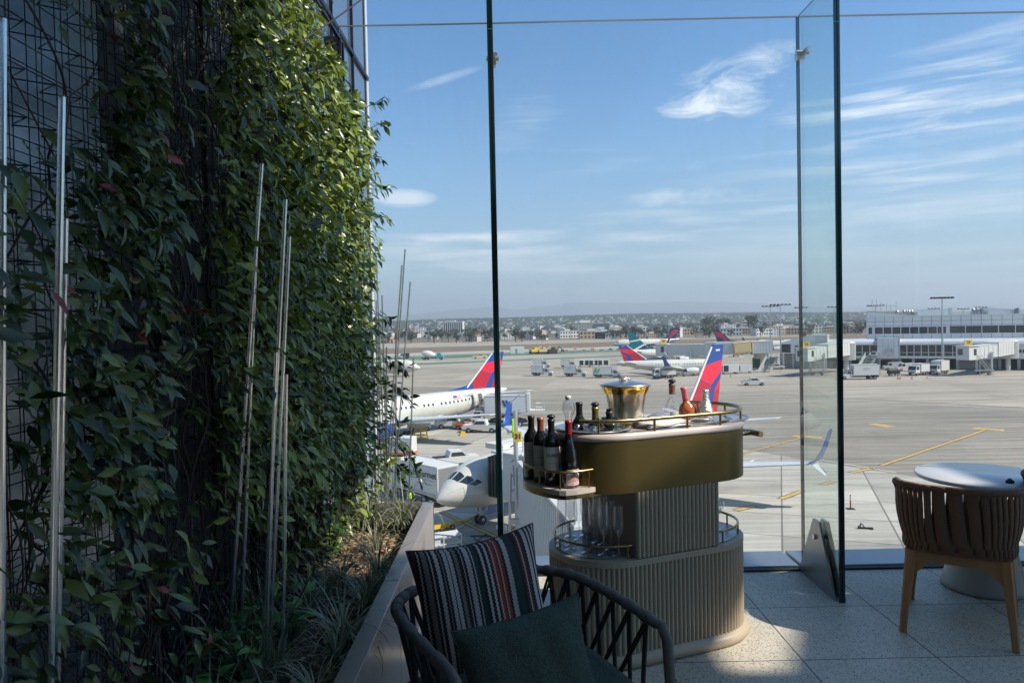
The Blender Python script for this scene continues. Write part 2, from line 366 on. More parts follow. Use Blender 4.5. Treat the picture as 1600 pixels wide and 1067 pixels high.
def pave(name, c, size, w, rot, streak=.35, srot=0, tile=.1, jd=.45, spot=.3, rough=.85):
    m, nt, N, L, b = newmat(name); tc = N.new('ShaderNodeTexCoord'); src = tc.outputs['Object']
    j, idn = joints(N, L, src, size, w, rot)
    n1 = nse(N, L, src, .06, 6); n2 = nse(N, L, src, .5, 6, (.06,1,1), srot, .65); n3 = nse(N, L, src, .22, 8, None, 0, .65); n4 = nse(N, L, src, 3, 8)
    col = mixc(N, L, ramp(N, L, n1, .3, .7), tuple(x*.84 for x in c), tuple(x*1.14 for x in c))
    col = mixc(N, L, lin(N, L, 'MULTIPLY', ramp(N, L, n2, .49, .66), streak), col, tuple(x*.45 for x in c))
    col = mixc(N, L, lin(N, L, 'MULTIPLY', ramp(N, L, n3, .54, .70), spot), col, tuple(x*.4 for x in c))
    col = mixc(N, L, tile, col, mixc(N, L, idn, (0,0,0), tuple(x*2 for x in c)))
    n5 = nse(N, L, src, 1.1, 9, (.02,1,1), srot+.12, .7); col = mixc(N, L, lin(N, L, 'MULTIPLY', ramp(N, L, n5, .47, .58), min(1, streak*.85)), col, tuple(x*.5 for x in c))
    n6 = nse(N, L, src, 2.2, 9, None, 0, .75); col = mixc(N, L, lin(N, L, 'MULTIPLY', ramp(N, L, n6, .60, .70), spot*.8), col, tuple(x*.38 for x in c))
    col = mixc(N, L, lin(N, L, 'MULTIPLY', n4, .25), col, tuple(x*.6 for x in c))
    col = mixc(N, L, lin(N, L, 'MULTIPLY', j, jd), col, tuple(x*.25 for x in c))
    L.new(col, b.inputs['Base Color']); b.inputs['Roughness'].default_value = rough; b.inputs['Specular IOR Level'].default_value = .25
    return m
M['apron'] = pave('apron concrete', (.43,.41,.355), (7.6,6.1), .13, R(20), .5, R(12), .22, .8, .55)
M['asphalt'] = pave('taxilane asphalt', (.31,.283,.235), (60,60), .05, R(20), .85, R(4), .03, .15, .4)
M['farconc'] = pave('far taxiway concrete', (.40,.36,.295), (30,18), .35, R(12), .85, R(-6), .12, .25, .2)
M['infield'] = pave('dry infield grass', (.20,.155,.10), (400,300), .01, 0, .4, 0, .02, 0, .5)
M['greenpaint'] = pave('green painted shoulder', (.10,.19,.14), (60,60), .05, 0, .4, 0, .03, .2, .3)
M['town'] = pave('town ground', (.11,.115,.09), (90,70), 6, R(15), .3, 0, .15, .3, .5)

def floor_mat():
    m, nt, N, L, b = newmat('terrazzo pavers'); tc = N.new('ShaderNodeTexCoord'); src = tc.outputs['Object']
    j, idn = joints(N, L, src, .62, .006, 0, (-.07,-.26))
    vo = N.new('ShaderNodeTexVoronoi'); vo.inputs['Scale'].default_value = 210; L.new(src, vo.inputs[0])
    sp = N.new('ShaderNodeSeparateColor'); L.new(vo.outputs['Color'], sp.inputs[0])
    n1 = nse(N, L, src, 5, 6); n2 = nse(N, L, src, 1.3, 4)
    c = mixc(N, L, ramp(N, L, n2, .3, .7), (.54,.48,.37), (.66,.59,.46))
    c = mixc(N, L, lin(N, L, 'GREATER_THAN', sp.outputs[0], .87), c, (.11,.085,.08))
    c = mixc(N, L, lin(N, L, 'LESS_THAN', sp.outputs[0], .22), c, (.68,.62,.5))
    c = mixc(N, L, .15, c, mixc(N, L, idn, (.1,.1,.1), (.7,.65,.55)))
    c = mixc(N, L, lin(N, L, 'MULTIPLY', n1, .3), c, (.25,.235,.2))
    c = mixc(N, L, j, c, (.03,.03,.03))
    L.new(c, b.inputs['Base Color']); L.new(ramp(N, L, n1, .2, 1.3), b.inputs['Roughness']); b.inputs['Specular IOR Level'].default_value = .45
    mr = N.new('ShaderNodeMapRange'); mr.inputs[3].default_value = .38; mr.inputs[4].default_value = .6; L.new(n1, mr.inputs[0]); L.new(mr.outputs[0], b.inputs['Roughness'])
    bp = N.new('ShaderNodeBump'); bp.inputs['Strength'].default_value = .6; bp.inputs['Distance'].default_value = .004; L.new(lin(N, L, 'SUBTRACT', lin(N, L, 'MULTIPLY', sp.outputs[0], .12), j), bp.inputs['Height']); L.new(bp.outputs[0], b.inputs['Normal'])
    return m
M['floor'] = floor_mat()

# ------------------------------------------------------------------ light and sky
SUN = Vector((.64,-.24,.73)).normalized()
sd = bpy.data.lights.new('sun', 'SUN'); sd.energy = 4.5; sd.angle = R(.5); sd.color = (1,.925,.81)
so = bpy.data.objects.new('sun', sd); C.objects.link(so); so.rotation_euler = SUN.to_track_quat('Z','Y').to_euler(); so.location = (20,-10,40)
w = bpy.data.worlds.new('World'); bpy.context.scene.world = w; w.use_nodes = True
N = w.node_tree.nodes; L = w.node_tree.links; N.clear()
out = N.new('ShaderNodeOutputWorld'); bg = N.new('ShaderNodeBackground'); L.new(bg.outputs[0], out.inputs[0])
sk = N.new('ShaderNodeTexSky'); sk.sky_type = 'NISHITA'; sk.sun_disc = False
sk.sun_elevation = math.asin(SUN.z); sk.sun_rotation = math.atan2(SUN.x, SUN.y); sk.altitude = 30; sk.air_density = 1.0; sk.dust_density = .4; sk.ozone_density = 3.0
bg.inputs[1].default_value = .12
tc = N.new('ShaderNodeTexCoord'); sp = N.new('ShaderNodeSeparateXYZ'); L.new(tc.outputs['Generated'], sp.inputs[0])
az = lin(N, L, 'ARCTAN2', sp.outputs['X'], sp.outputs['Y']); el = lin(N, L, 'ARCSINE', sp.outputs['Z'])
cb = N.new('ShaderNodeCombineXYZ'); L.new(az, cb.inputs[0]); L.new(el, cb.inputs[1])
def sky_noise(scale, st, rot, detail=7, rough=.6, dist=.0):
    mp = N.new('ShaderNodeMapping'); mp.inputs['Rotation'].default_value = (0,0,rot); mp.inputs['Scale'].default_value = st; L.new(cb.outputs[0], mp.inputs[0])
    n = N.new('ShaderNodeTexNoise'); n.inputs['Scale'].default_value = scale; n.inputs['Detail'].default_value = detail; n.inputs['Roughness'].default_value = rough; n.inputs['Distortion'].default_value = dist
    L.new(mp.outputs[0], n.inputs[0]); return n.outputs['Fac']
def blob(px, py, rx, ry, rot=0, soft=1.0):
    d = ray(px, py).normalized(); a = math.atan2(d.x, d.y); e = math.asin(d.z)
    dx = lin(N, L, 'SUBTRACT', az, a); dy = lin(N, L, 'SUBTRACT', el, e); c, s_ = math.cos(rot), math.sin(rot)
    u = lin(N, L, 'DIVIDE', lin(N, L, 'ADD', lin(N, L, 'MULTIPLY', dx, c), lin(N, L, 'MULTIPLY', dy, s_)), rx/F)
    v = lin(N, L, 'DIVIDE', lin(N, L, 'SUBTRACT', lin(N, L, 'MULTIPLY', dy, c), lin(N, L, 'MULTIPLY', dx, s_)), ry/F)
    q = lin(N, L, 'ADD', lin(N, L, 'MULTIPLY', u, u), lin(N, L, 'MULTIPLY', v, v))
    return lin(N, L, 'SUBTRACT', 1, lin(N, L, 'MULTIPLY', q, soft), clamp=True)
fine = sky_noise(13, (1,2.6,1), R(-28), 9, .68, .7)
strk = sky_noise(7, (.7,9,1), R(-10), 8, .62, .35)
fibre = sky_noise(46, (.5,4.2,1), R(-16), 8, .7, .5)
flat = sky_noise(5, (.8,8,1), R(-2), 7, .6, .3)
def cl(mask, nz, lo, hi, amt):
    edge = lin(N, L, 'SUBTRACT', nz, lin(N, L, 'MULTIPLY', lin(N, L, 'SUBTRACT', 1, mask), .17))
    fib = lin(N, L, 'ADD', lin(N, L, 'MULTIPLY', fibre, .55), .62)
    return lin(N, L, 'MULTIPLY', lin(N, L, 'MULTIPLY', lin(N, L, 'MULTIPLY', lin(N, L, 'POWER', mask, .5), ramp(N, L, edge, lo, hi)), fib), amt)
parts = [
    cl(blob(1160,135,95,46,R(25)), fine, .34, .62, .95), cl(blob(1110,120,60,25,R(15)), fine, .40, .7, .6), cl(blob(1090,175,85,36,R(-18)), fine, .40, .66, .75),
    cl(blob(1480,105,270,42,R(13)), strk, .40, .70, .62), cl(blob(1520,150,260,44,R(10)), strk, .40, .66, .6), cl(blob(1330,160,170,26,R(8)), strk, .42, .7, .4),
    cl(blob(1490,185,80,22,R(8)), fine, .46, .68, .6), cl(blob(1440,270,300,50,R(8)), strk, .42, .72, .5), cl(blob(1480,330,280,50,R(4)), flat, .42, .72, .4),
    cl(blob(1060,308,95,18,R(2)), fine, .36, .62, .7), cl(blob(1080,270,36,22,R(35)), fine, .45, .68, .35), cl(blob(1020,355,330,34,R(3)), flat, .42, .66, .5),
    cl(blob(632,310,52,15,R(0)), flat, .2, .5, .85), cl(blob(690,372,150,18,R(0)), flat, .38, .6, .5), cl(blob(800,400,330,50,R(0)), flat, .40, .66, .35),
    cl(blob(820,190,80,45,R(20)), strk, .42, .7, .3), cl(blob(690,125,70,7,R(16)), fine, .2, .5, .3),
    cl(blob(1250,400,760,90,R(0)), flat, .36, .70, .40), cl(blob(750,395,300,45,R(0)), flat, .34, .6, .45), cl(blob(1350,250,420,60,R(8)), strk, .40, .75, .42), cl(blob(1550,300,200,60,R(5)), strk, .40, .72, .35), cl(blob(950,230,170,60,R(20)), strk, .48, .75, .2)]
tot = parts[0]
for p_ in parts[1:]: tot = lin(N, L, 'ADD', tot, p_)
tot = lin(N, L, 'MINIMUM', tot, .92)
hz = lin(N, L, 'POWER', lin(N, L, 'SUBTRACT', 1, lin(N, L, 'MULTIPLY', lin(N, L, 'ABSOLUTE', el), 2.5), clamp=True), 2.0)
tintd = mixc(N, L, 1.0, sk.outputs[0], (.46,.79,.97), 'MULTIPLY')
c1 = mixc(N, L, lin(N, L, 'MULTIPLY', hz, .85), tintd, (2.85,3.4,3.7))
c2 = mixc(N, L, tot, c1, (5.7,6.2,6.6))
L.new(c2, bg.inputs[0])
sc = bpy.context.scene
sc.view_settings.view_transform = 'Standard'; sc.view_settings.look = 'None'; sc.view_settings.gamma = 1; sc.view_settings.exposure = .56
sc.cycles.max_bounces = 8; sc.cycles.transparent_max_bounces = 24; sc.cycles.caustics_reflective = False; sc.cycles.caustics_refractive = False
sc.cycles.sample_clamp_indirect = 4
# ================================================================== SETTING
def sheet(name, quad, z, m, kind='structure', seg=1):
    b = MB(); b.add([(p[0],p[1],z) for p in quad], [tuple(range(len(quad)))]); return b.build(name, m, kind=kind, recalc=False)
b = MB(); S = 16000; b.add([(-S,-400,GZ-.03),(S,-400,GZ-.03),(S,S,GZ-.03),(-S,S,GZ-.03)], [(0,1,2,3)]); b.build('ground', M['town'], kind='structure', recalc=False)
sheet('apron', [(-260,-60),(320,-60),(320,700),(-400,700)], GZ-.012, M['farconc'])
def gp(px, py): q = on(px, py); return (q.x, q.y)
sheet('apron_concrete', [(-150,-50),(150,-50),(150,60),gp(1600,760),gp(1430,745),gp(1160,702),gp(900,668),gp(600,652),gp(300,640)], GZ, M['apron'])
sheet('taxilane', [gp(300,640),gp(600,652),gp(900,668),gp(1160,702),gp(1430,745),gp(1600,760),gp(1760,700),gp(1600,636),gp(1200,614),gp(850,606),gp(600,604),gp(300,610)], GZ-.006, M['asphalt'])
# airfield strips, each between two lines drawn across the field
def strip(name, l, r, m, z, x0=300, x1=2100, kind='structure'):
    (xa, ya0, ya1), (xb, yb0, yb1) = l, r
    f = lambda x, a, c: a+(c-a)*(x-xa)/(xb-xa)
    q = [gp(x0, f(x0, ya1, yb1)), gp(x1, f(x1, ya1, yb1)), gp(x1, f(x1, ya0, yb0)), gp(x0, f(x0, ya0, yb0))]
    return sheet(name, q, z, m, kind)
Z = GZ-.004
strip('infield', (640,543.5,551.5), (1180,527.5,534), M['infield'], Z, 300, 1700)
strip('green_shoulder', (640,557,562), (1180,537.5,541), M['greenpaint'], Z, 300, 1500)
strip('green_shoulder', (640,568,570.5), (1180,547,548.5), M['greenpaint'], Z, 300, 1400)
strip('infield', (640,531,536), (1180,521,525), M['infield'], Z, 300, 1700)
strip('runway_edge_line', (640,553.5,554.2), (1180,535,535.5), M['white'], Z+.02, 300, 1500)

# painted markings on the apron
M['mark'] = mat('yellow road paint', (.50,.33,.08), .7, var=.5, scale=1.6); M['markblk'] = mat('black paint outline', (.05,.05,.05), .7, var=.2, scale=2)
M['markw'] = mat('white road paint', (.6,.6,.58), .6, var=.2, scale=.8)
def line(p0, p1, wd, z=GZ+.010, outline=True, m='mark', name='yellow_line'):
    a = Vector(on(*p0)); c = Vector(on(*p1)); d = (c-a).normalized(); n = Vector((-d.y,d.x,0))
    def q(w_, e): return [tuple((a-d*e+n*w_)[:2]), tuple((c+d*e+n*w_)[:2]), tuple((c+d*e-n*w_)[:2]), tuple((a-d*e-n*w_)[:2])]
    if outline: sheet('line_outline', q(wd/2+.12, .1), z-.005, M['markblk'])
    sheet(name, q(wd/2, 0), z, M[m])
line((1377,727),(1541,671), .42)
line((1520,669),(1569,672), 1.5, outline=False); line((1363,662),(1393,667), 1.6, outline=False)
line((1330,738),(1365,731), .5); line((1284,757),(1303,752), .45); line((1220,779),(1253,767), .5); line((1150,797),(1180,790), .5)
line((1130,717),(1258,682), .35); line((1240,681),(1285,684), 1.4, outline=False)
line((1060,835),(1120,815), .45)
line((680,835),(880,905), .28); line((690,800),(800,850), .28); line((740,862),(830,812), .28); line((640,850),(760,800), .28)
line((560,594),(700,598), .5, outline=False); line((840,607),(1100,602), .4, outline=False); line((1160,600),(1300,640), .2, outline=False)
line((1130,613),(1600,640), .25, outline=False, m='markw', name='white_line')
line((640,573),(860,562), .9, outline=False, m='markw', name='white_line'); line((660,585),(1000,571), .8, outline=False)
line((1280,718),(1400,738), .2, outline=False, m='markw', name='white_line')

# terrace
TY = 4.60
b = MB(); b.bx(-1.2, 12, -8, TY, -.5, 0); b.build('terrace_floor', M['floor'], kind='structure')
b = MB(); b.bx(-30, 12, -30, TY-.15, GZ-.02, -.502); b.build('building_below', M['concretew'], kind='structure')
b = MB()
xs = [-1.2, -.07, 1.87, 3.75, 5.6, 7.5]
for i in range(5): b.bx(xs[i]+.012, xs[i+1]-.012, TY+.022, TY+.52, -.16, -.05)
t = thing('roof_ledge', 'blue grey metal ledge outside the glass at floor level', 'ledge', (1.8,TY+.25,-.16))
b.build('ledge_panel', M['ledge'], t, bevel=.006)
b = MB(); b.bx(-1.2, 12, TY+.0, TY+.022, -.12, .012); b.build('channel', M['dark'], t)

# building behind the camera and added unseen slabs that shade the terrace
b = MB(); b.bx(-12, 9.4, -8.4, -8.0, -.5, 5)
t = thing('lounge_wall', 'dark lounge wall at the back of the terrace', 'wall', (0,-8.2,0)); b.build('wall_panel', M['shade'], t)
# shade slab polygons, with gaps set for sun patches, are laid out at 4.6 m and carried up along the sun's direction to the height of the added slab
HL, H = 4.6, 10.0; OX, OY = SUN.x/SUN.z*(H-HL), SUN.y/SUN.z*(H-HL)
rp = [
    [(-.9,-3),(9,-3),(9,1.70),(3.9,1.70),(3.1,1.85),(.25,.95),(-.9,.2)],
    [(.25,.95),(3.1,1.85),(2.62,2.1),(2.5,3.6),(2.15,3.3),(1.52,2.36),(.85,1.56)],
    [(3.1,1.85),(3.9,1.70),(3.92,1.93),(3.45,1.93)],
    [(3.92,1.93),(3.9,1.70),(4.98,1.70),(4.98,2.30),(5.15,3.6),(4.98,3.6),(4.52,2.62)],
    [(5.36,1.70),(9,1.70),(9,2.2),(5.60,2.2)],
    [(4.98,2.3),(5.30,2.47),(5.60,2.2),(9,2.2),(9,2.62),(5.68,2.62),(5.66,3.6),(5.15,3.6)],
    [(6.15,2.62),(9,2.62),(9,3.6),(6.19,3.6)]]
M['shadeslabw'] = mat('pale shade slab', (.62,.60,.56), .8, var=.05, scale=1)  # pale so the added slabs bounce light onto the terrace
t = thing('high_shade_slab', 'high flat roof overhang of the tower beside the terrace', 'roof', (9,-2,H))  # added out of view, its outline cut to throw shade and sun patches
b = MB()
for p in rp: b.prism([(x+OX, y+OY) for x, y in p], H, H+.15)
b.build('shade_slab', M['shadeslabw'], t)
b = MB(); b.bx(9.5, 13.5, -8, -4.0, -.5, H-.01); b.build('tower_wall', M['concretew'], t)
t = thing('low_sky_blocker', 'low solid canopy over the rear left corner of the terrace', 'canopy', (0,-2,HL))  # added out of view to keep sky light off the ivy
b = MB(); b.prism([(-1.3,-8),(1.7,-8),(1.7,2.55),(1.52,2.3),(.85,1.5),(-1.3,1.5)], HL, HL+.18); b.build('blocker_slab', M['shadeslabw'], t)

# ---------------------------------------------------------------- glass screen
GY = TY-.03; TOP = 3.42
xl = -1.03; xf = [-.085, 1.795, 3.68, 5.56]
prev = xl
for i, x in enumerate(xf):
    t = thing('glazed_screen', ['clear glass panel between the ivy wall and the first glass fin','clear glass panel behind the bar cart between two glass fins','clear glass panel behind the round table and chair','clear glass panel at the far right end of the screen'][i], 'glass panel', ((prev+x)/2,GY,0), group='panels of the glass screen')
    b = MB(); x0, x1 = prev+.006, x-.006
    b.add([(x0,GY,.0),(x1,GY,.0),(x1,GY,TOP),(x0,GY,TOP)], [(0,1,2,3)]); b.build('pane', M['glass'], t, recalc=False)
    b = MB(); b.bx(x0, x1, GY-.008, GY+.008, TOP+.001, TOP+.006); b.build('top_edge', M['edgelt'], t)
    for xe in (x0-.001, x1+.001):
        b = MB(); b.bx(xe-.003, xe+.003, GY-.009, GY+.009, .0, TOP); b.build('side_edge', M['glassedge'], t)
    b = MB(); b.bx(x0, x1, GY-.02, GY+.02, .0, .012); b.build('base_channel', M['dark'], t)
    prev = x
for i, x in enumerate(xf[:3]):
    t = thing('glass_fin', ['tall glass fin behind the striped cushion, left of the bar cart','tall glass fin with a steel foot plate, right of the bar cart','tall glass fin beyond the strap back chair'][i], 'glass fin', (x,4.3,0), group='fins of the glass screen')
    y0, y1 = 4.03, GY-.015; TH = .012; top = 4.4
    for s, nm in ((-1,'pane'),(1,'pane')):
        b = MB(); xx = x+s*TH
        b.add([(xx,y0,.02),(xx,y1,.02),(xx,y1,TOP),(xx,y1-.0,TOP),(xx,y0,TOP)], [(0,1,2,4)]); b.build(nm, M['glassfin'] if s < 0 else M['glass'], t, recalc=False)
    b = MB(); b.bx(x-.0155, x-.0025, y0-.004, y0+.006, .0, TOP+.3); b.bx(x+.0025, x+.0155, y0-.004, y0+.006, .0, TOP+.3)
    b.bx(x-.0025, x+.0025, y0, y0+.004, 0, TOP+.3, 1); b.bx(x-.016, x+.016, y0-.006, y0+.004, .17, .177, 2); b.bx(x-.016, x+.016, y0-.006, y0+.004, 3.17, 3.176, 2)
    b.build('front_edge', [M['glassedge'],M['foilgrey'],M['edgegreen']], t)
    b = MB(); b.tube([(x,y0,TOP),(x,y1,TOP)], .004, 4); b.build('top_edge', M['glassedge'], t)
    # steel shoe
    for s in (-1,1):
        b = MB(); poly = [(4.05,0.0),(GY+.0,0.0),(4.50,.12),(4.345,.385),(4.26,.385)]
        FM = Matrix(((0,0,1,0),(1,0,0,0),(0,1,0,0),(0,0,0,1)))
        xa = x+s*.018; xb = x+s*.031
        b.prism(poly, min(xa,xb), max(xa,xb), M=FM); b.build('foot_plate', M['steeldk'], t, bevel=.002)
    b = MB(); b.tube([(x-.042,4.315,.285),(x+.042,4.315,.285)], .016, 16); b.build('bolt', M['steel'], t)
    b = MB(); b.box((x,GY-.035,3.17),(.05,.05,.05)); b.tube([(x-.035,GY-.06,3.185),(x+.04,GY-.06,3.185)], .016, 12); b.tube([(x+.02,GY-.01,3.19),(x+.02,GY-.12,3.19)], .014, 12)
    b.build('clamp', M['steel'], t, bevel=.004)

# ---------------------------------------------------------------- left facade and trellis
XW = -1.0
t = thing('facade_wall', 'blue grey metal facade rising behind the ivy trellis', 'facade', (-1.2,3,0))
M['wallmetal'] = mat('blue grey brushed wall', (.52,.57,.63), .24, .85, var=.22, scale=1.2, stretch=(1,1,.35))
M['facglass'] = mat('facade glass', (.13,.19,.27), .10, .3, var=.3, scale=.6, spec=.8)
b = MB()
ys = [-1.0+.45*i for i in range(13)]
for i in range(7): b.bx(-1.22, -1.18, ys[i]+.004, ys[i+1]-.004, -.2, 6.6)
b.build('wall_panel', M['wallmetal'], t)
M['walldark'] = mat('dark ribbed wall cladding', (.045,.052,.062), .5, .3, var=.3, scale=2)
b = MB()
for i in range(7,12):
    for k in range(3): b.bx(-1.22, -1.18-.012*(k % 2), ys[i]+.15*k+.002, ys[i]+.15*(k+1)-.002, -.2, 6.6)
b.build('dark_cladding', M['walldark'], t)
b = MB(); b.bx(-1.28, -1.23, -1.0, 4.4, -.2, 6.6); b.build('backing', M['shade'], t)
for y0, y1, z0, z1 in ((4.41,4.95,-1,3.62),(4.41,4.95,3.66,7),(4.97,5.6,-1,3.62),(4.97,5.6,3.66,7),(5.62,6.12,-1,3.62),(5.62,6.12,3.66,7)):
    b = MB(); b.bx(-1.20, -1.17, y0, y1, z0, z1); b.build('glazing', M['facglass'], t)
b = MB(); b.bx(-1.22, -1.165, 6.12, 6.16, -6, 7); b.bx(-1.20,-1.15,2,6.2,3.625,3.655); b.bx(-1.18,-1.15,4.955,4.965,-1,7); b.bx(-1.18,-1.15,5.605,5.615,-1,7)
b.build('trim', M['wire'], t)
b = MB(); b.bx(-1.185,-1.16,6.165,6.24,-6,7); b.build('corner_panel', M['facadelt'], t)
t = thing('wire_trellis', 'dark welded wire trellis with zigzag struts fixed to the wall', 'trellis', (XW,3,.3))
yA, yB, zA, zB = -.6, 4.52, .38, 3.30
b = MB(); r = .0016; y = yA
while y <= yB: b.tube([(XW,y,zA),(XW,y,zB)], r, 3, cap=False); y += .05
z = zA
while z <= zB: b.tube([(XW,yA,z),(XW,yB,z)], r, 3, cap=False); z += .05
b.build('front_grid', M['wire'], t, recalc=False)
b = MB(); y = yA
while y <= yB: b.tube([(XW-.075,y,zA),(XW-.075,y,zB)], r, 3, cap=False); y += .10
z = zA
while z <= zB: b.tube([(XW-.075,yA,z),(XW-.075,yB,z)], r, 3, cap=False); z += .10
b.build('rear_grid', M['wire'], t, recalc=False)
b = MB(); z = zA+.05
while z <= zB-.04:
    pts = []; k = 0; y = yA
    while y <= yB: pts.append((XW-.005 if k % 2 else XW-.07, y, z)); y += .05; k += 1
    b.tube(pts, .0019, 3, cap=False); z += .10
b.build('zigzag_strut', M['wire'], t, recalc=False)
b = MB()
for y in (4.46,4.535,3.0,1.5): b.bx(XW-.09, XW+.012 if y > 4.4 else XW-.06, y-.008, y+.008, zA, zB+.02)
b.bx(XW-.01, XW+.01, yA, yB, zB, zB+.015); b.build('trellis_frame', M['wire'], t)
b = MB(); pts = []
P0, P1, P2 = at(430,88,2.6), at(500,50,2.9), at(572,-6,3.3)
for i in range(13):
    q = i/12; pts.append(P0*(1-q)**2+P1*2*q*(1-q)+P2*q*q)
pts.append(at(600,-60,3.6)); pts.insert(0, Vector((XW,2.35,2.42)))
b.tube(pts, .0035, 6); b.build('hanging_cable', M['dark'], label='thin black cable sagging from the top of the ivy wall', cat='cable')

# ---------------------------------------------------------------- planter
t = thing('planter_trough', 'long low metal planter trough under the ivy wall', 'planter', (-.7,2.3,0))
PX = -.475; PH = .565; wd = .055
b = MB(); b.bx(PX-.01, PX+.006, -.5, 2.9, 0, PH-.006); b.bx(PX-.01, PX+.006, 2.906, 4.18, 0, PH-.006); b.build('side_panel', M['planter'], t, bevel=.002)
b = MB(); b.bx(PX-wd, PX+.008, -.5, 2.9, PH-.005, PH+.004); b.bx(PX-wd, PX+.008, 2.906, 4.18, PH-.005, PH+.004); b.build('rim', M['planter'], t, bevel=.002)
b = MB(); b.bx(PX-wd-.004, PX-wd+.004, -.5, 4.18, .3, PH-.006); b.build('inner_panel', M['planter'], t)
b = MB(); b.bx(-1.17, PX+.008, 4.182, 4.19, 0, PH+.004); b.build('end_panel', M['planter'], t)
b = MB(); n1 = 30; n2 = 120; vs = []; fs = []
for j in range(n2+1):
    for i in range(n1+1):
        x = -1.17+(PX-wd-.005+1.17)*i/n1; y = -.5+4.68*j/n2
        vs.append((x, y, .445+.03*noise.noise(Vector((x*4,y*4,0)))+.022*noise.noise(Vector((x*22,y*22,3)))))
for j in range(n2):
    for i in range(n1): q = j*(n1+1)+i; fs.append((q,q+1,q+n1+2,q+n1+1))
b.add(vs, fs, 0, False)
b.build('soil', M['soil'], kind='structure', recalc=False)
M['chip'] = mat('pale bark chip', (.36,.25,.13), .9, var=.5, scale=40)
b = MB()
for i in range(2600):
    x = random.uniform(-1.1,-.545); y = random.uniform(.3,4.15); z = .462+.03*noise.noise(Vector((x*4,y*4,0)))+.012*random.random()
    T = Matrix.Translation((x,y,z)) @ Matrix.Rotation(random.uniform(0,6.3),4,'Z') @ Matrix.Rotation(random.uniform(-.7,.7),4,'X')
    b.box((0,0,0),(random.uniform(.012,.035),random.uniform(.005,.014),.003), random.choice((0,0,1)), M=T)
b.build('bark_mulch', [M['chip'],M['bark']], kind='stuff', recalc=False)

# ---------------------------------------------------------------- haze, hills
b = MB(); b.bx(-14000,14000,-380,13500, GZ-1.1, 345)
hm = bpy.data.materials.new('haze'); hm.use_nodes = True; hn = hm.node_tree.nodes; hl = hm.node_tree.links; hn.clear()
o_ = hn.new('ShaderNodeOutputMaterial'); pv = hn.new('ShaderNodeVolumePrincipled'); pv.inputs['Color'].default_value = (.84,.92,1,1); pv.inputs['Density'].default_value = .00021; pv.inputs['Anisotropy'].default_value = .2
hl.new(pv.outputs[0], o_.inputs['Volume'])
HAZE = b.build('haze', hm, kind='stuff')
M['hill'] = mat('hill scrub', (.055,.07,.05), .95, var=.35, scale=.004); M['townhill'] = mat('wooded town hillside', (.12,.135,.11), .95, var=.5, scale=.02)
def ridge(name, m, D, depth, prof, base=GZ-3, seg=120, seed=0, rough=.08):
    b = MB(); vs = []; fs = []; rows = 9
    for j in range(rows):
        s = j/(rows-1)
        for i in range(seg+1):
            px = -300+2400*i/seg
            hgt = 0
            for (a, ha), (c, hc) in zip(prof[:-1], prof[1:]):
                if a <= px <= c: q = (px-a)/(c-a); q = q*q*(3-2*q); hgt = ha+(hc-ha)*q
            y = D+depth*s; x = (px-800)/F*D*(1+.25*s)
            env = math.sin(PI/2*min(1, s*1.3)) if s < .77 else math.cos((s-.77)/.23*PI/2)
            z = hgt/F*D*env
            z *= 1+rough*noise.fractal(Vector((x/D*9+seed, y/D*9, seed)), 1, 2, 5)
            vs.append((x, y, (EYE-GZ)*0+ (GZ if env == 0 else GZ+(EYE-GZ)*min(1, env*1.5)) + z if True else 0))
    for j in range(rows-1):
        for i in range(seg): q = j*(seg+1)+i; fs.append((q,q+1,q+seg+2,q+seg+1))
    b.add(vs, fs, 0, True); return b.build(name, m, kind='structure', recalc=False)
ridge('mountains', M['hill'], 9800, 2600, [(-300,22),(300,16),(560,14),(640,20),(730,28),(770,31),(815,24),(850,30),(905,37),(960,34),(1010,32),(1080,34),(1130,32),(1190,27),(1300,18),(1450,16),(2100,22)], seg=220, seed=3, rough=.10)
ridge('hills', M['hill'], 7200, 1800, [(-300,10),(300,8),(600,10),(700,14),(760,9),(900,10),(1000,16),(1100,14),(1200,10),(1400,8),(2100,12)], seg=200, seed=8, rough=.15)
ridge('town_hillside', M['townhill'], 2000, 1300, [(-300,2),(300,3),(600,6),(700,9),(800,9),(900,11),(1000,12),(1100,10),(1200,9),(1300,5),(2100,4)], seg=200, seed=5, rough=.2)
# ================================================================== TOWN
def treemesh(seed, h=1.0, wd=.45, n=150, leaf=.13):
    rnd = random.Random(seed); b = MB()
    cl_ = [(rnd.uniform(-.6,.6)*wd, rnd.uniform(-.6,.6)*wd, rnd.uniform(.42,.88)*h, rnd.uniform(.13,.3)*wd*1.6) for _ in range(9)]
    for i in range(n):
        cx, cy, cz, r = rnd.choice(cl_)
        d = Vector((rnd.gauss(0,1),rnd.gauss(0,1),rnd.gauss(0,1))).normalized()*r*rnd.uniform(.6,1.05)
        p = Vector((cx,cy,cz))+d; s = leaf*rnd.uniform(.5,1.2)
        T = Matrix.Translation(p) @ Matrix.Rotation(rnd.uniform(0,6),4,'Z') @ Matrix.Rotation(rnd.uniform(-1.2,1.2),4,'X')
        b.add([(-s/2,-s/2,0),(s/2,-s/2,0),(s*.6,s/2,s*.2),(-s*.3,s*.6,s*.1)], [(0,1,2,3)], 0, False, T)
    return b
TREEM = [leafmat('tree crown dark', (.03,.045,.025), (.075,.10,.05), .8, .1), leafmat('tree crown olive', (.045,.06,.03), (.11,.12,.06), .8, .1)]
protos = []
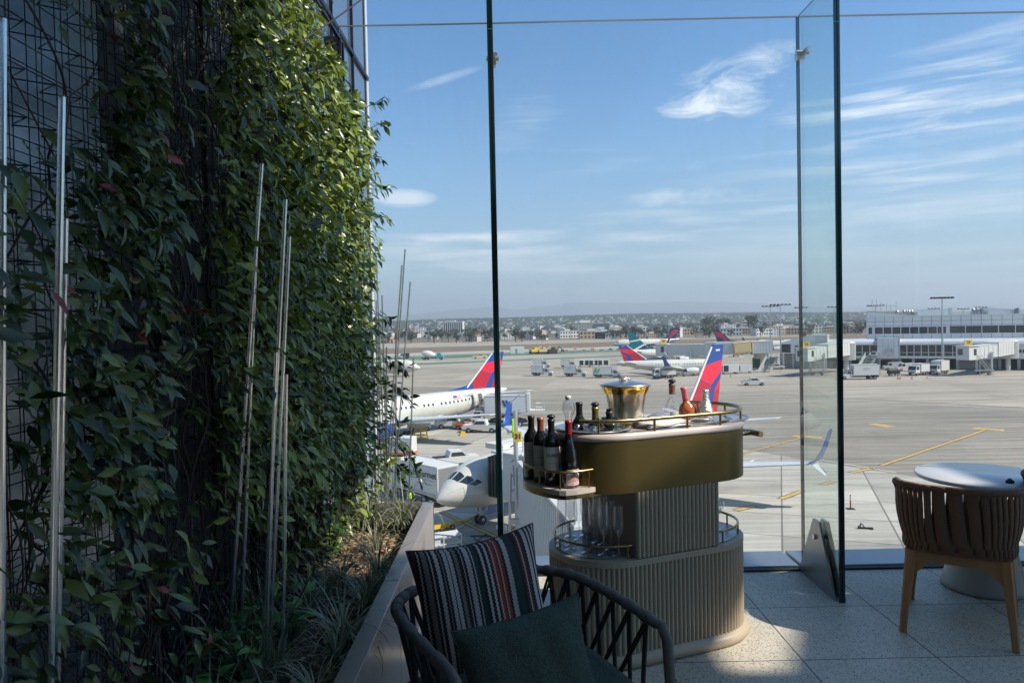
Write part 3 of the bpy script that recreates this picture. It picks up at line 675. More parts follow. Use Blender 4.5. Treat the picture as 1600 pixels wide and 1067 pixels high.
def maketree(kind, k):
    t = thing(kind, 'x', 'tree', (0,0,0))
    if kind == 'palm_tree':
        b = MB(); rnd = random.Random(k)
        for i in range(16):
            a = i*2.4; e = rnd.uniform(-.3,.6); p0 = Vector((0,0,.93)); L_ = .14
            d = Vector((math.cos(a)*math.cos(e),math.sin(a)*math.cos(e),math.sin(e)))
            s_ = Vector((-math.sin(a),math.cos(a),0))*.022
            p1 = p0+d*L_*.6; p2 = p0+d*L_*1.1-Vector((0,0,.05))
            b.add([p0-s_,p0+s_,p1+s_,p1-s_,p2], [(0,1,2,3),(3,2,4)])
        b.build('crown', TREEM[0], t, recalc=False)
        b = MB(); b.tube([(0,0,0),(.005,0,.5),(0,0,.93)], [.02,.014,.012], 5); b.build('trunk', M['bark'], t, recalc=False)
    else:
        b = treemesh(k, wd=(.5 if k % 2 else .36)); b.build('crown', TREEM[k % 2], t, recalc=False)
        b = MB(); b.tube([(0,0,0),(.01,.01,.35),(0,.02,.6)], [.035,.025,.012], 5); b.tube([(.01,.01,.3),(.12,.05,.6)], [.018,.006], 4); b.tube([(.01,.01,.33),(-.1,-.05,.62)], [.018,.006], 4); b.build('trunk', M['bark'], t, recalc=False)
    return t
kinds = [('broadleaf_tree', i) for i in range(6)]+[('palm_tree', 9)]
TL = {'broadleaf_tree': ('dark broadleaf tree in the tree belt beyond the airfield','broadleaf trees beyond the airfield'), 'palm_tree': ('tall thin palm standing above the town beyond the airfield','palms above the far town')}
rnd = random.Random(4); proto = {}
spots = []
for i in range(255):
    px = rnd.uniform(575,1365); lay = rnd.random()**1.3
    base = 537-(px-640)*.0205
    D = 600+1300*lay**1.4
    k = kinds[rnd.randrange(6)] if rnd.random() > .09 else kinds[6]
    h = rnd.uniform(6,11)*(1.25 if k[0] == 'palm_tree' else 1)
    spots.append((px, D, k, h))
for px in (742,757,765,775,690,700,712): spots.append((px, 640+rnd.uniform(-20,30), kinds[rnd.randrange(6)], rnd.uniform(9,13)))
for px in (1100,1108,1116,1127,1135,1170,1178): spots.append((px, 900, kinds[rnd.randrange(6)], rnd.uniform(15,22)))
for px, D, k, h in spots:
    q = at(px, 500, D); s_ = (h*rnd.uniform(.8,1.3), h*rnd.uniform(.8,1.3), h) if k[0] != 'palm_tree' else (h*.8,)*2+(h,)
    lab, grp = TL[k[0]]
    if k not in proto:
        t = maketree(*k); proto[k] = t; t.location = (q.x,q.y,GZ); t.scale = s_; t.rotation_euler = (0,0,rnd.uniform(0,6)); tag(t, lab, 'tree', grp)
    else: dup(proto[k], (q.x,q.y,GZ), rnd.uniform(0,6), lab, grp, s_)

# buildings
WALLC = [mat('town wall %d' % i, c, .7, var=.05, scale=.05) for i, c in enumerate(((.66,.64,.6),(.55,.5,.42),(.5,.35,.22),(.6,.6,.6),(.3,.28,.26),(.5,.2,.13)))]
ROOFC = [mat('town roof %d' % i, c, .8, var=.1, scale=.05) for i, c in enumerate(((.35,.33,.3),(.5,.49,.47),(.22,.12,.08)))]
def house(kind, w_, d_, h_, wm, rm, floors, bays, wfrac=.5, roof='flat', strips=False):
    t = thing(kind, 'x', 'building', (0,0,0))
    b = MB(); b.bx(-w_/2,w_/2,-d_/2,d_/2,0,h_); b.build('wall', wm, t)
    b = MB()
    if roof == 'flat': b.bx(-w_/2-.2,w_/2+.2,-d_/2-.2,d_/2+.2,h_+.01,h_+.5); b.bx(-w_*.2,w_*.1,-d_*.2,d_*.2,h_+.51,h_+2.2)
    else:
        FM = Matrix(((1,0,0,0),(0,0,1,0),(0,1,0,0),(0,0,0,1)))
        b.prism([(-w_/2-.4,h_+.01),(w_/2+.4,h_+.01),(0,h_+2.4)], -d_/2-.4, d_/2+.4, M=FM)
    b.build('roof', rm, t)
    fh = h_/floors; bw = w_/bays
    if strips:
        for i in range(bays):
            b = MB(); b.bx(-w_/2+bw*(i+.14), -w_/2+bw*(i+.86), -d_/2-.06, -d_/2-.01, fh*.6, h_-1.2); b.build('window', M['glassdark'], t)
    else:
        for f in range(floors):
            b = MB()
            for i in range(bays): b.bx(-w_/2+bw*(i+.5-wfrac/2), -w_/2+bw*(i+.5+wfrac/2), -d_/2-.06, -d_/2-.01, fh*(f+.3), fh*(f+.8))
            b.build('window', M['glassdark'], t)
    return t
def place(t, px, D, lab, rz=0, group=None):
    q = at(px, 500, D); t.location = (q.x,q.y,GZ); t.rotation_euler = (0,0,rz); t['label'] = lab
    if group: t['group'] = group
    return t
# heights are chosen from the skyline: eye level is 15.4 m above the airfield
t = house('office_tower', 30, 18, 19.5, WALLC[0], ROOFC[1], 5, 9, strips=True); place(t, 709, 1150, 'tall office block with white vertical fins, highest on the skyline', -.1)
b = MB()
for i in range(10): b.bx(-15+i*3.33-.35, -15+i*3.33+.35, -9.6, -9.07, 2, 19.9)
b.build('fin', WALLC[0], t, world=False)
b = MB(); b.bx(-15.6,-15.05,-9,9,3,18.5); b.build('window', M['glassdark'], t, world=False)
t = house('hotel_block', 17, 14, 12, WALLC[0], ROOFC[1], 5, 5); place(t, 652, 1000, 'white hotel block with an orange stair tower, left of the office tower', .05)
b = MB(); b.bx(-6.2,-3.8,-7.5,-7.08,1,12.5); b.build('stair_tower', WALLC[5], t, world=False)
t = house('terraced_offices', 34, 20, 13.5, WALLC[1], ROOFC[1], 5, 9, .8); place(t, 905, 1050, 'stepped beige office building with a white roof box'); b = MB(); b.bx(0,15,-6,6,14.1,17.5); b.build('roof_box', WALLC[0], t, world=False)
t = house('glass_offices', 24, 18, 12, mat('blue grey cladding', (.10,.15,.2), .4, var=.1, scale=.1), ROOFC[0], 5, 8, .9); place(t, 938, 1060, 'dark blue grey office block beside the stepped beige offices')
for k, (px, w_, h_, lab) in enumerate(((925,24,6.5,'orange stucco building with square windows, left of three'),(945,20,6,'pale cream stucco building between two orange ones'),(968,28,6,'orange stucco building with square windows, right of three'))):
    t = house('stucco_building', w_, 14, h_, WALLC[2 if k != 1 else 1], ROOFC[1], 2, 7); place(t, px, 660, lab, 0, 'stucco buildings beside the airfield')
t = house('big_box_store', 34, 30, 12, WALLC[3], ROOFC[1], 2, 8, .3); place(t, 1123, 1500, 'long grey block above the trees, left of the light masts')
t = house('warehouse', 24, 20, 5.5, WALLC[0], ROOFC[1], 1, 5, .2); place(t, 838, 900, 'long low white warehouse right of the first glass fin')
protoh = [house('town_house', 12, 10, 5, WALLC[0], ROOFC[0], 1, 4, .4, 'gable'), house('town_house', 16, 10, 6, WALLC[1], ROOFC[2], 2, 5, .4, 'gable'),
          house('town_block', 22, 12, 8, WALLC[0], ROOFC[1], 2, 7, .5), house('town_block', 18, 12, 9, WALLC[3], ROOFC[0], 3, 5, .5), house('town_block', 26, 12, 7, WALLC[2], ROOFC[1], 2, 8, .5)]
used = set()
for i in range(200):
    px = rnd.uniform(590,1365); D = 640+1500*rnd.random()**1.2; k = rnd.randrange(5); q = at(px, 500, D)
    lab = ['small white gabled house among the trees beyond the airfield','beige house with a brown roof among the trees beyond the airfield','low white flat roofed block in the far town','three storey pale grey block in the far town','low tan flat roofed block in the far town'][k]
    grp = ['small white houses beyond the airfield','beige houses beyond the airfield','low white blocks of the far town','grey blocks of the far town','tan blocks of the far town'][k]
    rz = rnd.uniform(-.6,.6); s_ = rnd.uniform(.55,1.0)
    if k not in used:
        used.add(k); o = protoh[k]; o.location = (q.x,q.y,GZ); o.rotation_euler = (0,0,rz); o['label'] = lab; o['group'] = grp
    else: dup(protoh[k], (q.x,q.y,GZ), rz, lab, grp, s_)
# countless far roofs and trees on the rise behind
def hillz(px, D):
    s = (D-2000)/1300
    if s <= 0: return GZ
    prof = [(-300,2),(300,3),(600,6),(700,9),(800,9),(900,11),(1000,12),(1100,10),(1200,9),(1300,5),(2100,4)]; h = 5
    for (a, ha), (c, hc) in zip(prof[:-1], prof[1:]):
        if a <= px <= c: h = ha+(hc-ha)*(px-a)/(c-a)
    e = math.sin(PI/2*min(1, s*1.3)); return GZ+15.4*min(1, e*1.5)+h/F*2000*e
b = MB()
for i in range(1300):
    px = rnd.uniform(570,1400); D = 1500+1500*rnd.random()**.8; x = (px-800)/F*D; z = hillz(px, D)+1
    s_ = rnd.uniform(2.5,6); b.box((x,D,z),(s_*1.6,s_,s_*.7), rnd.choice((0,0,1,2)), rnd.uniform(-.6,.6))
b.build('far_town_houses', [WALLC[0],WALLC[1],WALLC[3]], kind='stuff', recalc=False)
b = MB()
for i in range(6500):
    px = rnd.uniform(560,1400); D = 1350+1700*rnd.random()**.8; x = (px-800)/F*D; z = hillz(px, D)-1
    s_ = rnd.uniform(4,10)
    b.add([(x-s_/2,D,z),(x+s_/2,D,z),(x+s_*.4,D,z+s_*.75),(x-s_*.1,D,z+s_),(x-s_*.45,D,z+s_*.6),(x,D+s_/2,z)], [(0,1,2,3,4),(0,4,5),(1,5,2)], 0)
b.build('far_woods', TREEM[0], kind='stuff', recalc=False)
# ================================================================== AIRCRAFT
def interp(T, x):
    if x <= T[0][0]: return T[0][1:]
    for a, c in zip(T[:-1], T[1:]):
        if x <= c[0]:
            q = (x-a[0])/(c[0]-a[0]); return tuple(a[i]+(c[i]-a[i])*q for i in range(1, len(a)))
    return T[-1][1:]
def airliner(label, loc, heading, L=42.1, Rw=1.88, Rh=2.0, zc=3.25, finh=7.3, fin='widget', winglet='blue', span=17.2, wx=16, doors=(), reg=None, bridge=None, windows=True, group=None, eng='engblue', gap=(), wside=(1,)):
    """nose at local origin, fuselage along -x, +y is the port wing"""
    t = thing('airliner', label, 'airliner', (loc[0],loc[1],GZ), heading, group)
    k = Rh/2.0
    st = [(0,-.62,.04,.04),(.12,-.60,.26,.24),(.45,-.53,.56,.50),(1.0,-.42,.94,.88),(1.7,-.30,1.24,1.16),(2.3,-.17,1.44,1.42),(3.0,-.04,1.60,1.68),(3.8,.0,1.72,1.86),(5,.0,1.80,1.94),(6.5,0,1.88,2.0),
          (L-14,0,1.88,2.0),(L-11,.10,1.80,1.88),(L-8,.36,1.56,1.60),(L-5,.72,1.14,1.20),(L-2.4,1.08,.66,.74),(L-.6,1.32,.30,.36),(L,1.42,.12,.16)]
    st = [(a,b_*k,c*Rw/1.88,d*k) for a,b_,c,d in st]
    def sp(x, q, off=0):                      # surface point, q = angle from straight up towards port
        c, ry, rz = interp(st, x)
        return Vector((-x, (ry+off)*math.sin(q), zc+c+(rz+off)*math.cos(q)))
    n = 32; xs = []
    for a, c in zip(st[:-1], st[1:]):
        m_ = max(1, int((c[0]-a[0])/1.5))
        xs += [a[0]+(c[0]-a[0])*i/m_ for i in range(m_)]
    xs.append(L)
    b = MB(); b.loft([[sp(x, 2*PI*j/n) for j in range(n)] for x in xs]); b.build('fuselage', M['offwhite'], t, world=False)
    def patch(b, x0, x1, q0, q1, off=.012, mat=0, nx=3, nq=3, skew=0):
        vs = []; fs = []
        for i in range(nx+1):
            for j in range(nq+1):
                q = q0+(q1-q0)*j/nq; x = x0+(x1-x0)*i/nx+skew*(j/nq)
                vs.append(sp(x, q, off))
        for i in range(nx):
            for j in range(nq): a = i*(nq+1)+j; fs.append((a,a+1,a+nq+2,a+nq+1))
        b.add(vs, fs, mat, True)
    # cockpit windows: three panes a side
    for s in (1,-1):
        for (x0, x1, q0, q1, sk_) in ((1.50,1.75,.06,.58,.35),(1.62,2.2,.64,1.06,.30),(2.15,2.75,1.10,1.32,.1)):
            b = MB(); vs = []
            zt = [(q0, x0+.55-.0), (q1, x1+.35), (q1, x1-.35+.1), (q0, x0-.05)]
            vs = []
            for i in range(5):
                for j in range(4):
                    q = q0+(q1-q0)*i/4; xa = (x0-.12)*(1-i/4)+(x1-.30)*i/4; xb = (x0+.62)*(1-i/4)+(x1+.30)*i/4
                    vs.append(sp(xa+(xb-xa)*j/3, s*q, .015))
            fs = [(i*4+j, i*4+j+1, i*4+j+5, i*4+j+4) for i in range(4) for j in range(3)]
            b.add(vs, fs, 0, True); b.build('cockpit_window', M['glassdark'], t, world=False, recalc=False)
    if windows:
        wq = 1.28; me = None; x = 7.2
        for s in wside:
            x = 6.6; cnt = 0
            while x < L-(8.2 if reg else 10.5) and cnt < 48:
                if not any(a < x < c for a, c in gap):
                    b = MB(); patch(b, x-.13, x+.13, s*(wq-.09), s*(wq+.09), .012, 0, 1, 2)
                    b.build('cabin_window', M['glassdark'], t, world=False, recalc=False); cnt += 1
                x += .79
    b = MB(); any_ = False
    for x, s in ((5.4,1),(5.4,-1),(L-9.3,1),(L-9.3,-1)):
        for (x0, x1, q0, q1) in ((x-.45,x-.41,1.0,1.82),(x+.41,x+.45,1.0,1.82),(x-.45,x+.45,1.0,1.02),(x-.45,x+.45,1.80,1.82)): patch(b, x0, x1, s*q0, s*q1, .012, 0, 1, 6)
    b.build('door_outline', M['inkgrey'], t, world=False, recalc=False)
    b = MB()
    for a0, a1 in ((1.05, 2*PI-1.05),):
        pts = [sp(1.62, a0+(a1-a0)*i/24, .004) for i in range(25)]
        b.tube(pts, .012, 4, cap=False)
    for q in (1.0, -1.0): b.tube([sp(x, q*(1+.12*(x-.5)), .004) for x in (.5,.9,1.3,1.62)], .01, 4, cap=False)
    b.build('radome_seam', M['inkgrey'], t, world=False, recalc=False)
    b = MB()
    for x in (8.5,12,16,20,24,28,L-12): b.tube([sp(x, 2*PI*j/32, .001) for j in range(32)], .011, 4, closed=True)
    b.build('panel_seam', M['inkgrey'], t, world=False, recalc=False)
    # wings
    def foil(xl, xt, y, z, th):
        c = xt-xl
        return [Vector((-(xl+c*u), y, z+th*v)) for u, v in ((0,0),(.08,.5),(.3,.9),(.6,.6),(1,.02),(.6,-.25),(.3,-.45),(.08,-.35))]
    for s in (1,-1):
        b = MB(); zr = zc-1.15*k
        secs = [foil(wx,wx+7.6,s*Rw*.7,zr,.75), foil(wx+2.6,wx+7.7,s*span*.34,zr+.52,.45), foil(wx+7.6,wx+9.4,s*span,zr+1.65,.16)]
        b.loft(secs, smooth=True); w_ = b.build('wing', M['grayaero'], t, world=False)
        if winglet:
          b = MB(); b.loft([foil(wx+7.4,wx+9.3,s*(span+.0),zr+1.65,.13), foil(wx+7.9,wx+9.35,s*(span+.45),zr+1.95,.12), foil(wx+8.6,wx+9.7,s*(span+.75),zr+2.9,.10), foil(wx+9.4,wx+10.1,s*(span+1.0),zr+4.3,.06)])
          b.build('winglet', M[winglet], w_, world=False)
        if eng == 'engblue' and winglet == 'blue':
            b = MB(); b.loft([foil(wx+8.0,wx+9.2,s*(span+.1),zr+1.62,.1), foil(wx+9.0,wx+9.6,s*(span+.75),zr+.65,.05)]); b.build('lower_winglet', M['grayaero'], w_, world=False)
        b = MB()
        for fy in (.34,.5,.68): b.tube([(-(wx+5.2+2.2*fy),s*span*fy,zr+.30+fy*.9),(-(wx+7.2+1.6*fy),s*span*fy,zr+.1+fy*1.1),(-(wx+8.8+1.2*fy),s*span*fy,zr+.36+fy*1.1)], [.05,.2,.03], 6)
        b.build('flap_fairing', M['grayaero'], w_, world=False)
        # engine
        ex = wx+.2; ey = s*span*.31; ez = zc-1.55*k; er = 1.02*k
        b = MB(); A = Matrix.Translation((-ex, ey, ez)) @ Matrix.Rotation(-PI/2, 4, 'Y')
        b.lathe([(er*.78,1.0),(er*.80,.2),(er*.93,0),(er*1.02,.5) ,(er*1.04,1.2),(er*.98,2.4),(er*.74,3.4)], 24, M=Matrix.Translation((-ex+3.0, ey, ez)) @ Matrix.Rotation(-PI/2, 4, 'Y'))
        en = b.build('engine', M['blue'] if eng == 'engblue' else M['white'], t, world=False)
        b = MB(); b.lathe([(er*.80,.25),(er*.93,-.01),(er*1.01,.22)], 24, M=Matrix.Translation((-ex+3.03, ey, ez)) @ Matrix.Rotation(-PI/2, 4, 'Y')); b.build('intake_ring', M['metal'], en, world=False)
        b = MB(); b.lathe([(.0,.95),(er*.78,1.0)], 24, M=Matrix.Translation((-ex+3.0, ey, ez)) @ Matrix.Rotation(-PI/2, 4, 'Y'))
        b.lathe([(er*.6,3.2),(er*.35,4.1),(0,4.5)], 16, M=Matrix.Translation((-ex+3.0, ey, ez)) @ Matrix.Rotation(-PI/2, 4, 'Y')); b.build('fan', M['dark'], en, world=False)
        b = MB(); b.bx(-ex-1.2, -ex+2.2, ey-.15, ey+.15, ez+er*.8, zr+.7); b.build('pylon', M['grayaero'], en, world=False)
        # tailplane
        b = MB(); zt = zc+.9*k; tx = L-6.2
        b.loft([foil(tx,tx+3.6,s*.35,zt,.34), foil(tx+3.8,tx+5.3,s*span*.41,zt+.75,.10)]); b.build('stabilizer', M['grayaero'], t, world=False)
    # fin
    fx0, fx1 = L-9.0, L-2.3; tx0, tx1 = L-2.75, L-.75+.15; z0 = zc+1.6*k; z1 = zc+2.0*k+finh; TH = .17
    def fp(s_, h): # chord fraction, height fraction
        a = fx0+(tx0-fx0)*h; c = fx1+(tx1-fx1)*h
        return (-(a+(c-a)*s_), z0+(z1-z0)*h)
    FM = Matrix(((1,0,0,0),(0,0,1,0),(0,1,0,0),(0,0,0,1)))
    base = {'widget':'blue','teal':'teal','dark':'navy','white':'white'}[fin]
    b = MB(); b.prism([fp(0,0),fp(1,0),fp(1,.5),fp(1,1),fp(.12,1.0),fp(0,.97),fp(0,.3)], -TH, TH, M=FM)
    b.prism([(-(fx0-4.2),z0+.25),(-fx0,z0+.1),fp(.1,0),fp(0,.18)], -.09, .09, M=FM)
    fo = b.build('tail_fin', M[base], t, world=False, bevel=.03)
    def deco(polys, m, th=TH+.012, nm='livery_panel'):
        b = MB()
        for p in polys: b.prism([fp(*q) for q in p], -th, th, M=FM)
        b.build(nm, M[m], fo, world=False)
    if fin == 'widget':
        deco([[(0.0,.72),(1,.78),(1,.62),(.60,.44),(.0,.53)]], 'red')
        deco([[(0,.52),(.60,.43),(.60,0),(.30,0),(.0,.24)]], 'dred')
        deco([[(1,.53),(.80,.37),(.80,0),(1,0)]], 'dred', TH+.010)
        deco([[(1,.53),(.80,.37),(.80,.3),(1,.42)]], 'red', TH+.014)
        b = MB(); b.tube([Vector((fp(-.012,h)[0],0,fp(0,h)[1])) for h in (.1,.5,.97)], [.19,.17,.13], 6); b.build('leading_edge', M['white'], fo, world=False)
        deco([[(.35,.935),(.7,.935),(.7,.91),(.35,.91)]], 'white', TH+.013, 'flag')
    if fin == 'teal':
        deco([[(0,.62),(1,.52),(1,.46),(0,.55)],[(0,.36),(1,.02),(1,.0),(.8,.0),(0,.30)]], 'white')
        deco([[(0,.28),(.75,0),(.25,0)]], 'navy')
    if fin == 'dark': deco([[(.1,.75),(.9,.85),(.9,.5),(.5,.3),(.15,.5)]], 'dred'); deco([[(.15,.45),(.5,.26),(.5,0),(.3,0)]], 'dred')
    # landing gear
    def gear(nm, x, y, r, wd_, top):
        b = MB(); b.tube([(-x,y,r),(-x,y,top)], .09, 8); b.tube([(-x-.0,y,r),(-x-1.0,y,top-.1)], .05, 6); b.tube([(-x,y-wd_,r),(-x,y+wd_,r)], .06, 6)
        g = b.build(nm, M['metal'], t, world=False)
        for s in (-1,1):
            b = MB(); A = Matrix.Translation((-x, y+s*wd_, r)) @ Matrix.Rotation(PI/2, 4, 'X'); w2 = r*.3
            b.lathe([(r*.45,-w2),(r*.9,-w2),(r,-w2*.5),(r,w2*.5),(r*.9,w2),(r*.45,w2)], 20, M=A, mat=0)
            b.lathe([(0,-w2*.8),(r*.5,-w2*.9),(r*.5,w2*.9),(0,w2*.8)], 16, M=A, mat=1)
            b.build('wheel', [M['dark'],M['metal']], g, world=False)
    gear('nose_gear', 4.2, 0, .36, .25, zc-1.4)
    for s in (1,-1): gear('main_gear', wx+5.2, s*2.86, .55, .42, zc-1.2)
    b = MB(); b.bx(-5.3,-4.5,-.62,-.58,zc-2.45,zc-1.75); b.bx(-5.3,-4.5,.58,.62,zc-2.45,zc-1.75); b.build('gear_door', M['blue'], t, world=False)
    t_ = t
    return t, sp, patch
AH = R(-135)      # heading of parked aircraft: nose towards the camera's left
p737, sp1, pt1 = airliner('airliner at the near gate, its red and blue tail rising above the bar cart', (-5.7,53.4), AH)
q = sp1(6.2, -1.35, .02)
# wingspan etc. come from the photograph; second aircraft on the next stand
pa3, sp2, pt2 = airliner('white airliner on the next stand, red and blue tail left of the first fin', (-32.5,86.0), AH, L=44.5, Rw=1.97, Rh=2.05, zc=3.5, finh=5.4, reg=True, wx=17.5, span=16.6, winglet=None, gap=((24.5,25.6),(28.2,29.0)))
def onplane(t, v): return full(t) @ v
# registration and flag on the port side of the rear fuselage
c0 = sp2(28.6, 1.0, .02); c1_ = sp2(29.6, 1.0, .02); nn = (sp2(29,1.0,1)-sp2(29,1.0,0)).normalized()
Mt = full(pa3) @ frame(sp2(34.9, .98, .03), (-1,0,0), nn); text('N324DX', .62, M['inkgrey'], Mt, pa3, 'registration')
b = MB(); 
for i in range(7): pt2(b, 32.0, 33.5, .82+.04*i, .86+.04*i, .02, i % 2, 2, 1)
pt2(b, 32.0, 32.7, .82, .98, .03, 2, 2, 2); b.build('flag', [M['inkred'],M['white'],M['blue']], pa3, world=False, recalc=False)
b = MB(); pt2(b, 37.0, 37.9, .98, 1.86, .03, 0, 2, 6); b.build('open_doorway', M['shade'], pa3, world=False, recalc=False)
b = MB(); b.loft([[sp2(35.6+1.0*u, q_, .30+.02) for u in (0,1)]+[sp2(35.6+1.0*u, q_, .40) for u in (1,0)] for q_ in [.95+.09*i for i in range(11)]]); b.build('cabin_door', M['offwhite'], pa3, world=False)
b = MB(); b.loft([[sp2(x, -.35+.175*j, .10*math.sin((x-14.5)/7.5*PI)) for j in range(5)] for x in (14.5,16,18,20,22)]); b.build('antenna_dome', M['offwhite'], pa3, world=False)
# regional jet, mid apron, side on, nose to the right
airliner('white regional jet parked side on in mid apron with a red and blue tail', tuple(at(1128,500,205))[:2], R(4), L=30, Rw=1.6, Rh=1.68, zc=2.75, finh=4.3, span=13.2, wx=11, eng='white', winglet='blue', gap=((12,12.9),), wside=(-1,))
q = at(1118,500,262)
airliner('white airliner with a teal and navy tail behind the jet bridge', tuple(q)[:2], R(12), L=34, fin='teal', winglet='navy', eng='white', zc=3.4, finh=6.0, windows=False)
airliner('distant white airliner with a dark red tail taxiing to the left', tuple(at(957,500,400))[:2], R(188), L=38, fin='dark', winglet='navy', eng='white', windows=False, finh=5.8)
airliner('distant airliner mostly hidden by the jet bridge, only its dark red tail showing', (131.6,325), R(-8), L=42, fin='dark', winglet='navy', eng='white', windows=False, finh=5.4)
airliner('white airliner taxiing in from the left with only its nose in view', tuple(at(655,500,222))[:2], R(-6), L=38, zc=3.1, fin='white', eng='white', winglet='grayaero', windows=False)

# ================================================================== VEHICLES
def wheel_at(parent, x, y, r=.42, w_=.26, M0=None):
    b = MB(); A = Matrix.Translation((x,y,r)) @ Matrix.Rotation(PI/2, 4, 'X')
    b.lathe([(r*.6,-w_/2),(r*.93,-w_/2),(r,-w_*.3),(r,w_*.3),(r*.93,w_/2),(r*.6,w_/2)], 16, M=A)
    b.lathe([(0,-w_*.42),(r*.62,-w_*.4),(r*.62,w_*.4),(0,w_*.42)], 12, M=A, mat=1)
    return b.build('wheel', [M['dark'],M['metal']], parent, world=False)
XZ = Matrix(((1,0,0,0),(0,0,1,0),(0,1,0,0),(0,0,0,1)))
def cab_over(t, x, m='white', w_=2.2, h=2.5, z=.6, ln=1.7):
    b = MB(); b.prism([(x,z),(x+ln,z),(x+ln+.05,z+.8),(x+ln-.35,h),(x,h)], -w_/2, w_/2, M=XZ); b.build('cab', M[m], t, world=False, bevel=.06)
    b = MB(); b.prism([(x+ln+.07,z+.85),(x+ln+.02,z+.85),(x+ln-.32,h-.18),(x+ln-.27,h-.18)], -w_/2+.15, w_/2-.15, M=XZ); b.build('windshield', M['glassdark'], t, world=False)
    for s in (-1,1):
        b = MB(); b.prism([(x+.35,z+.85),(x+ln-.12,z+.85),(x+ln-.42,h-.2),(x+.35,h-.2)], s*w_/2-.02, s*w_/2+.02, M=XZ); b.build('side_window', M['glassdark'], t, world=False)
def cab_conv(t, x, m='white', w_=2.0):
    b = MB(); b.prism([(x,.55),(x+2.6,.55),(x+2.62,1.15),(x+2.45,1.3),(x+1.5,1.42),(x+1.1,2.15),(x,2.2)], -w_/2, w_/2, M=XZ); b.build('cab', M[m], t, world=False, bevel=.06)
    b = MB(); b.prism([(x+1.56,1.47),(x+1.50,1.47),(x+1.16,2.08),(x+1.22,2.08)], -w_/2+.12, w_/2-.12, M=XZ); b.build('windshield', M['glassdark'], t, world=False)
    for s in (-1,1):
        b = MB(); b.prism([(x+.25,1.4),(x+1.35,1.4),(x+1.02,2.02),(x+.25,2.02)], s*w_/2-.02, s*w_/2+.02, M=XZ); b.build('side_window', M['glassdark'], t, world=False)
    b = MB(); b.bx(x+2.55,x+2.72,-w_/2,w_/2,.45,.72); b.build('bumper', M['metal'], t, world=False)
    for s in (-1,1):
        b = MB(); b.bx(x+2.60,x+2.66,s*.75-.14,s*.75+.14,.8,1.0); b.build('headlight', M['metal'], t, world=False)
def box_truck(label, loc, rz, bl=4.8, bh=2.3, bz=1.1, lift=0, cabk='conv', boxm='white', logo=None, cat='truck', group=None, name='catering_truck', scale=1):
    t = thing(name, label, cat, (loc[0],loc[1],GZ), rz, group, scale)
    z = bz+lift
    b = MB(); b.bx(0,bl,-1.2,1.2,z,z+bh); bo = b.build('cargo_box', M[boxm], t, world=False, bevel=.04)
    b = MB()
    for s in (-1,1):
        b.bx(0,bl,s*1.2-.03,s*1.2+.03,z-.06,z+.04); b.bx(0,bl,s*1.2-.03,s*1.2+.03,z+bh-.04,z+bh+.04)
        for x in (0,bl): b.bx(x-.04,x+.04,s*1.2-.04,s*1.2+.04,z,z+bh)
    b.bx(-.03,-.01,-1.0,1.0,z+.15,z+bh-.15)
    b.build('box_trim', M['metal'], bo, world=False)
    b = MB(); b.bx(0,bl+2.2,-.5,.5,.55,.8); b.bx(.2,1.2,-1.1,1.1,.6,.95); b.build('chassis', M['dark'], t, world=False)
    (cab_conv if cabk == 'conv' else cab_over)(t, bl+.25)
    for x in (1.1, 2.1, bl+2.1 if cabk == 'conv' else bl+1.2):
        for s in (-1,1): wheel_at(t, x, s*.98, .46)
    b = MB()       # platform with railing over the cab
    zt = z+bh*.25 if lift else z+1.25
    b.bx(bl,bl+1.5,-1.1,1.1,zt,zt+.08)
    for x in (bl+.05,bl+.75,bl+1.45):
        for s in (-1.08,1.08): b.tube([(x,s,zt),(x,s,zt+1.05)], .03, 5)
    for s in (-1.08,1.08):
        for h in (.55,1.05): b.tube([(bl,s,zt+h),(bl+1.5,s,zt+h)], .03, 5)
    b.build('platform', M['metal'], t, world=False)
    if lift:
        b = MB()
        for s in (-.8,.8):
            b.tube([(.6,s,.9),(bl-.6,s,z)], .09, 6); b.tube([(bl-.6,s,.9),(.6,s,z)], .09, 6)
        b.build('scissor_lift', M['dark'], t, world=False)
    return t, bo, z
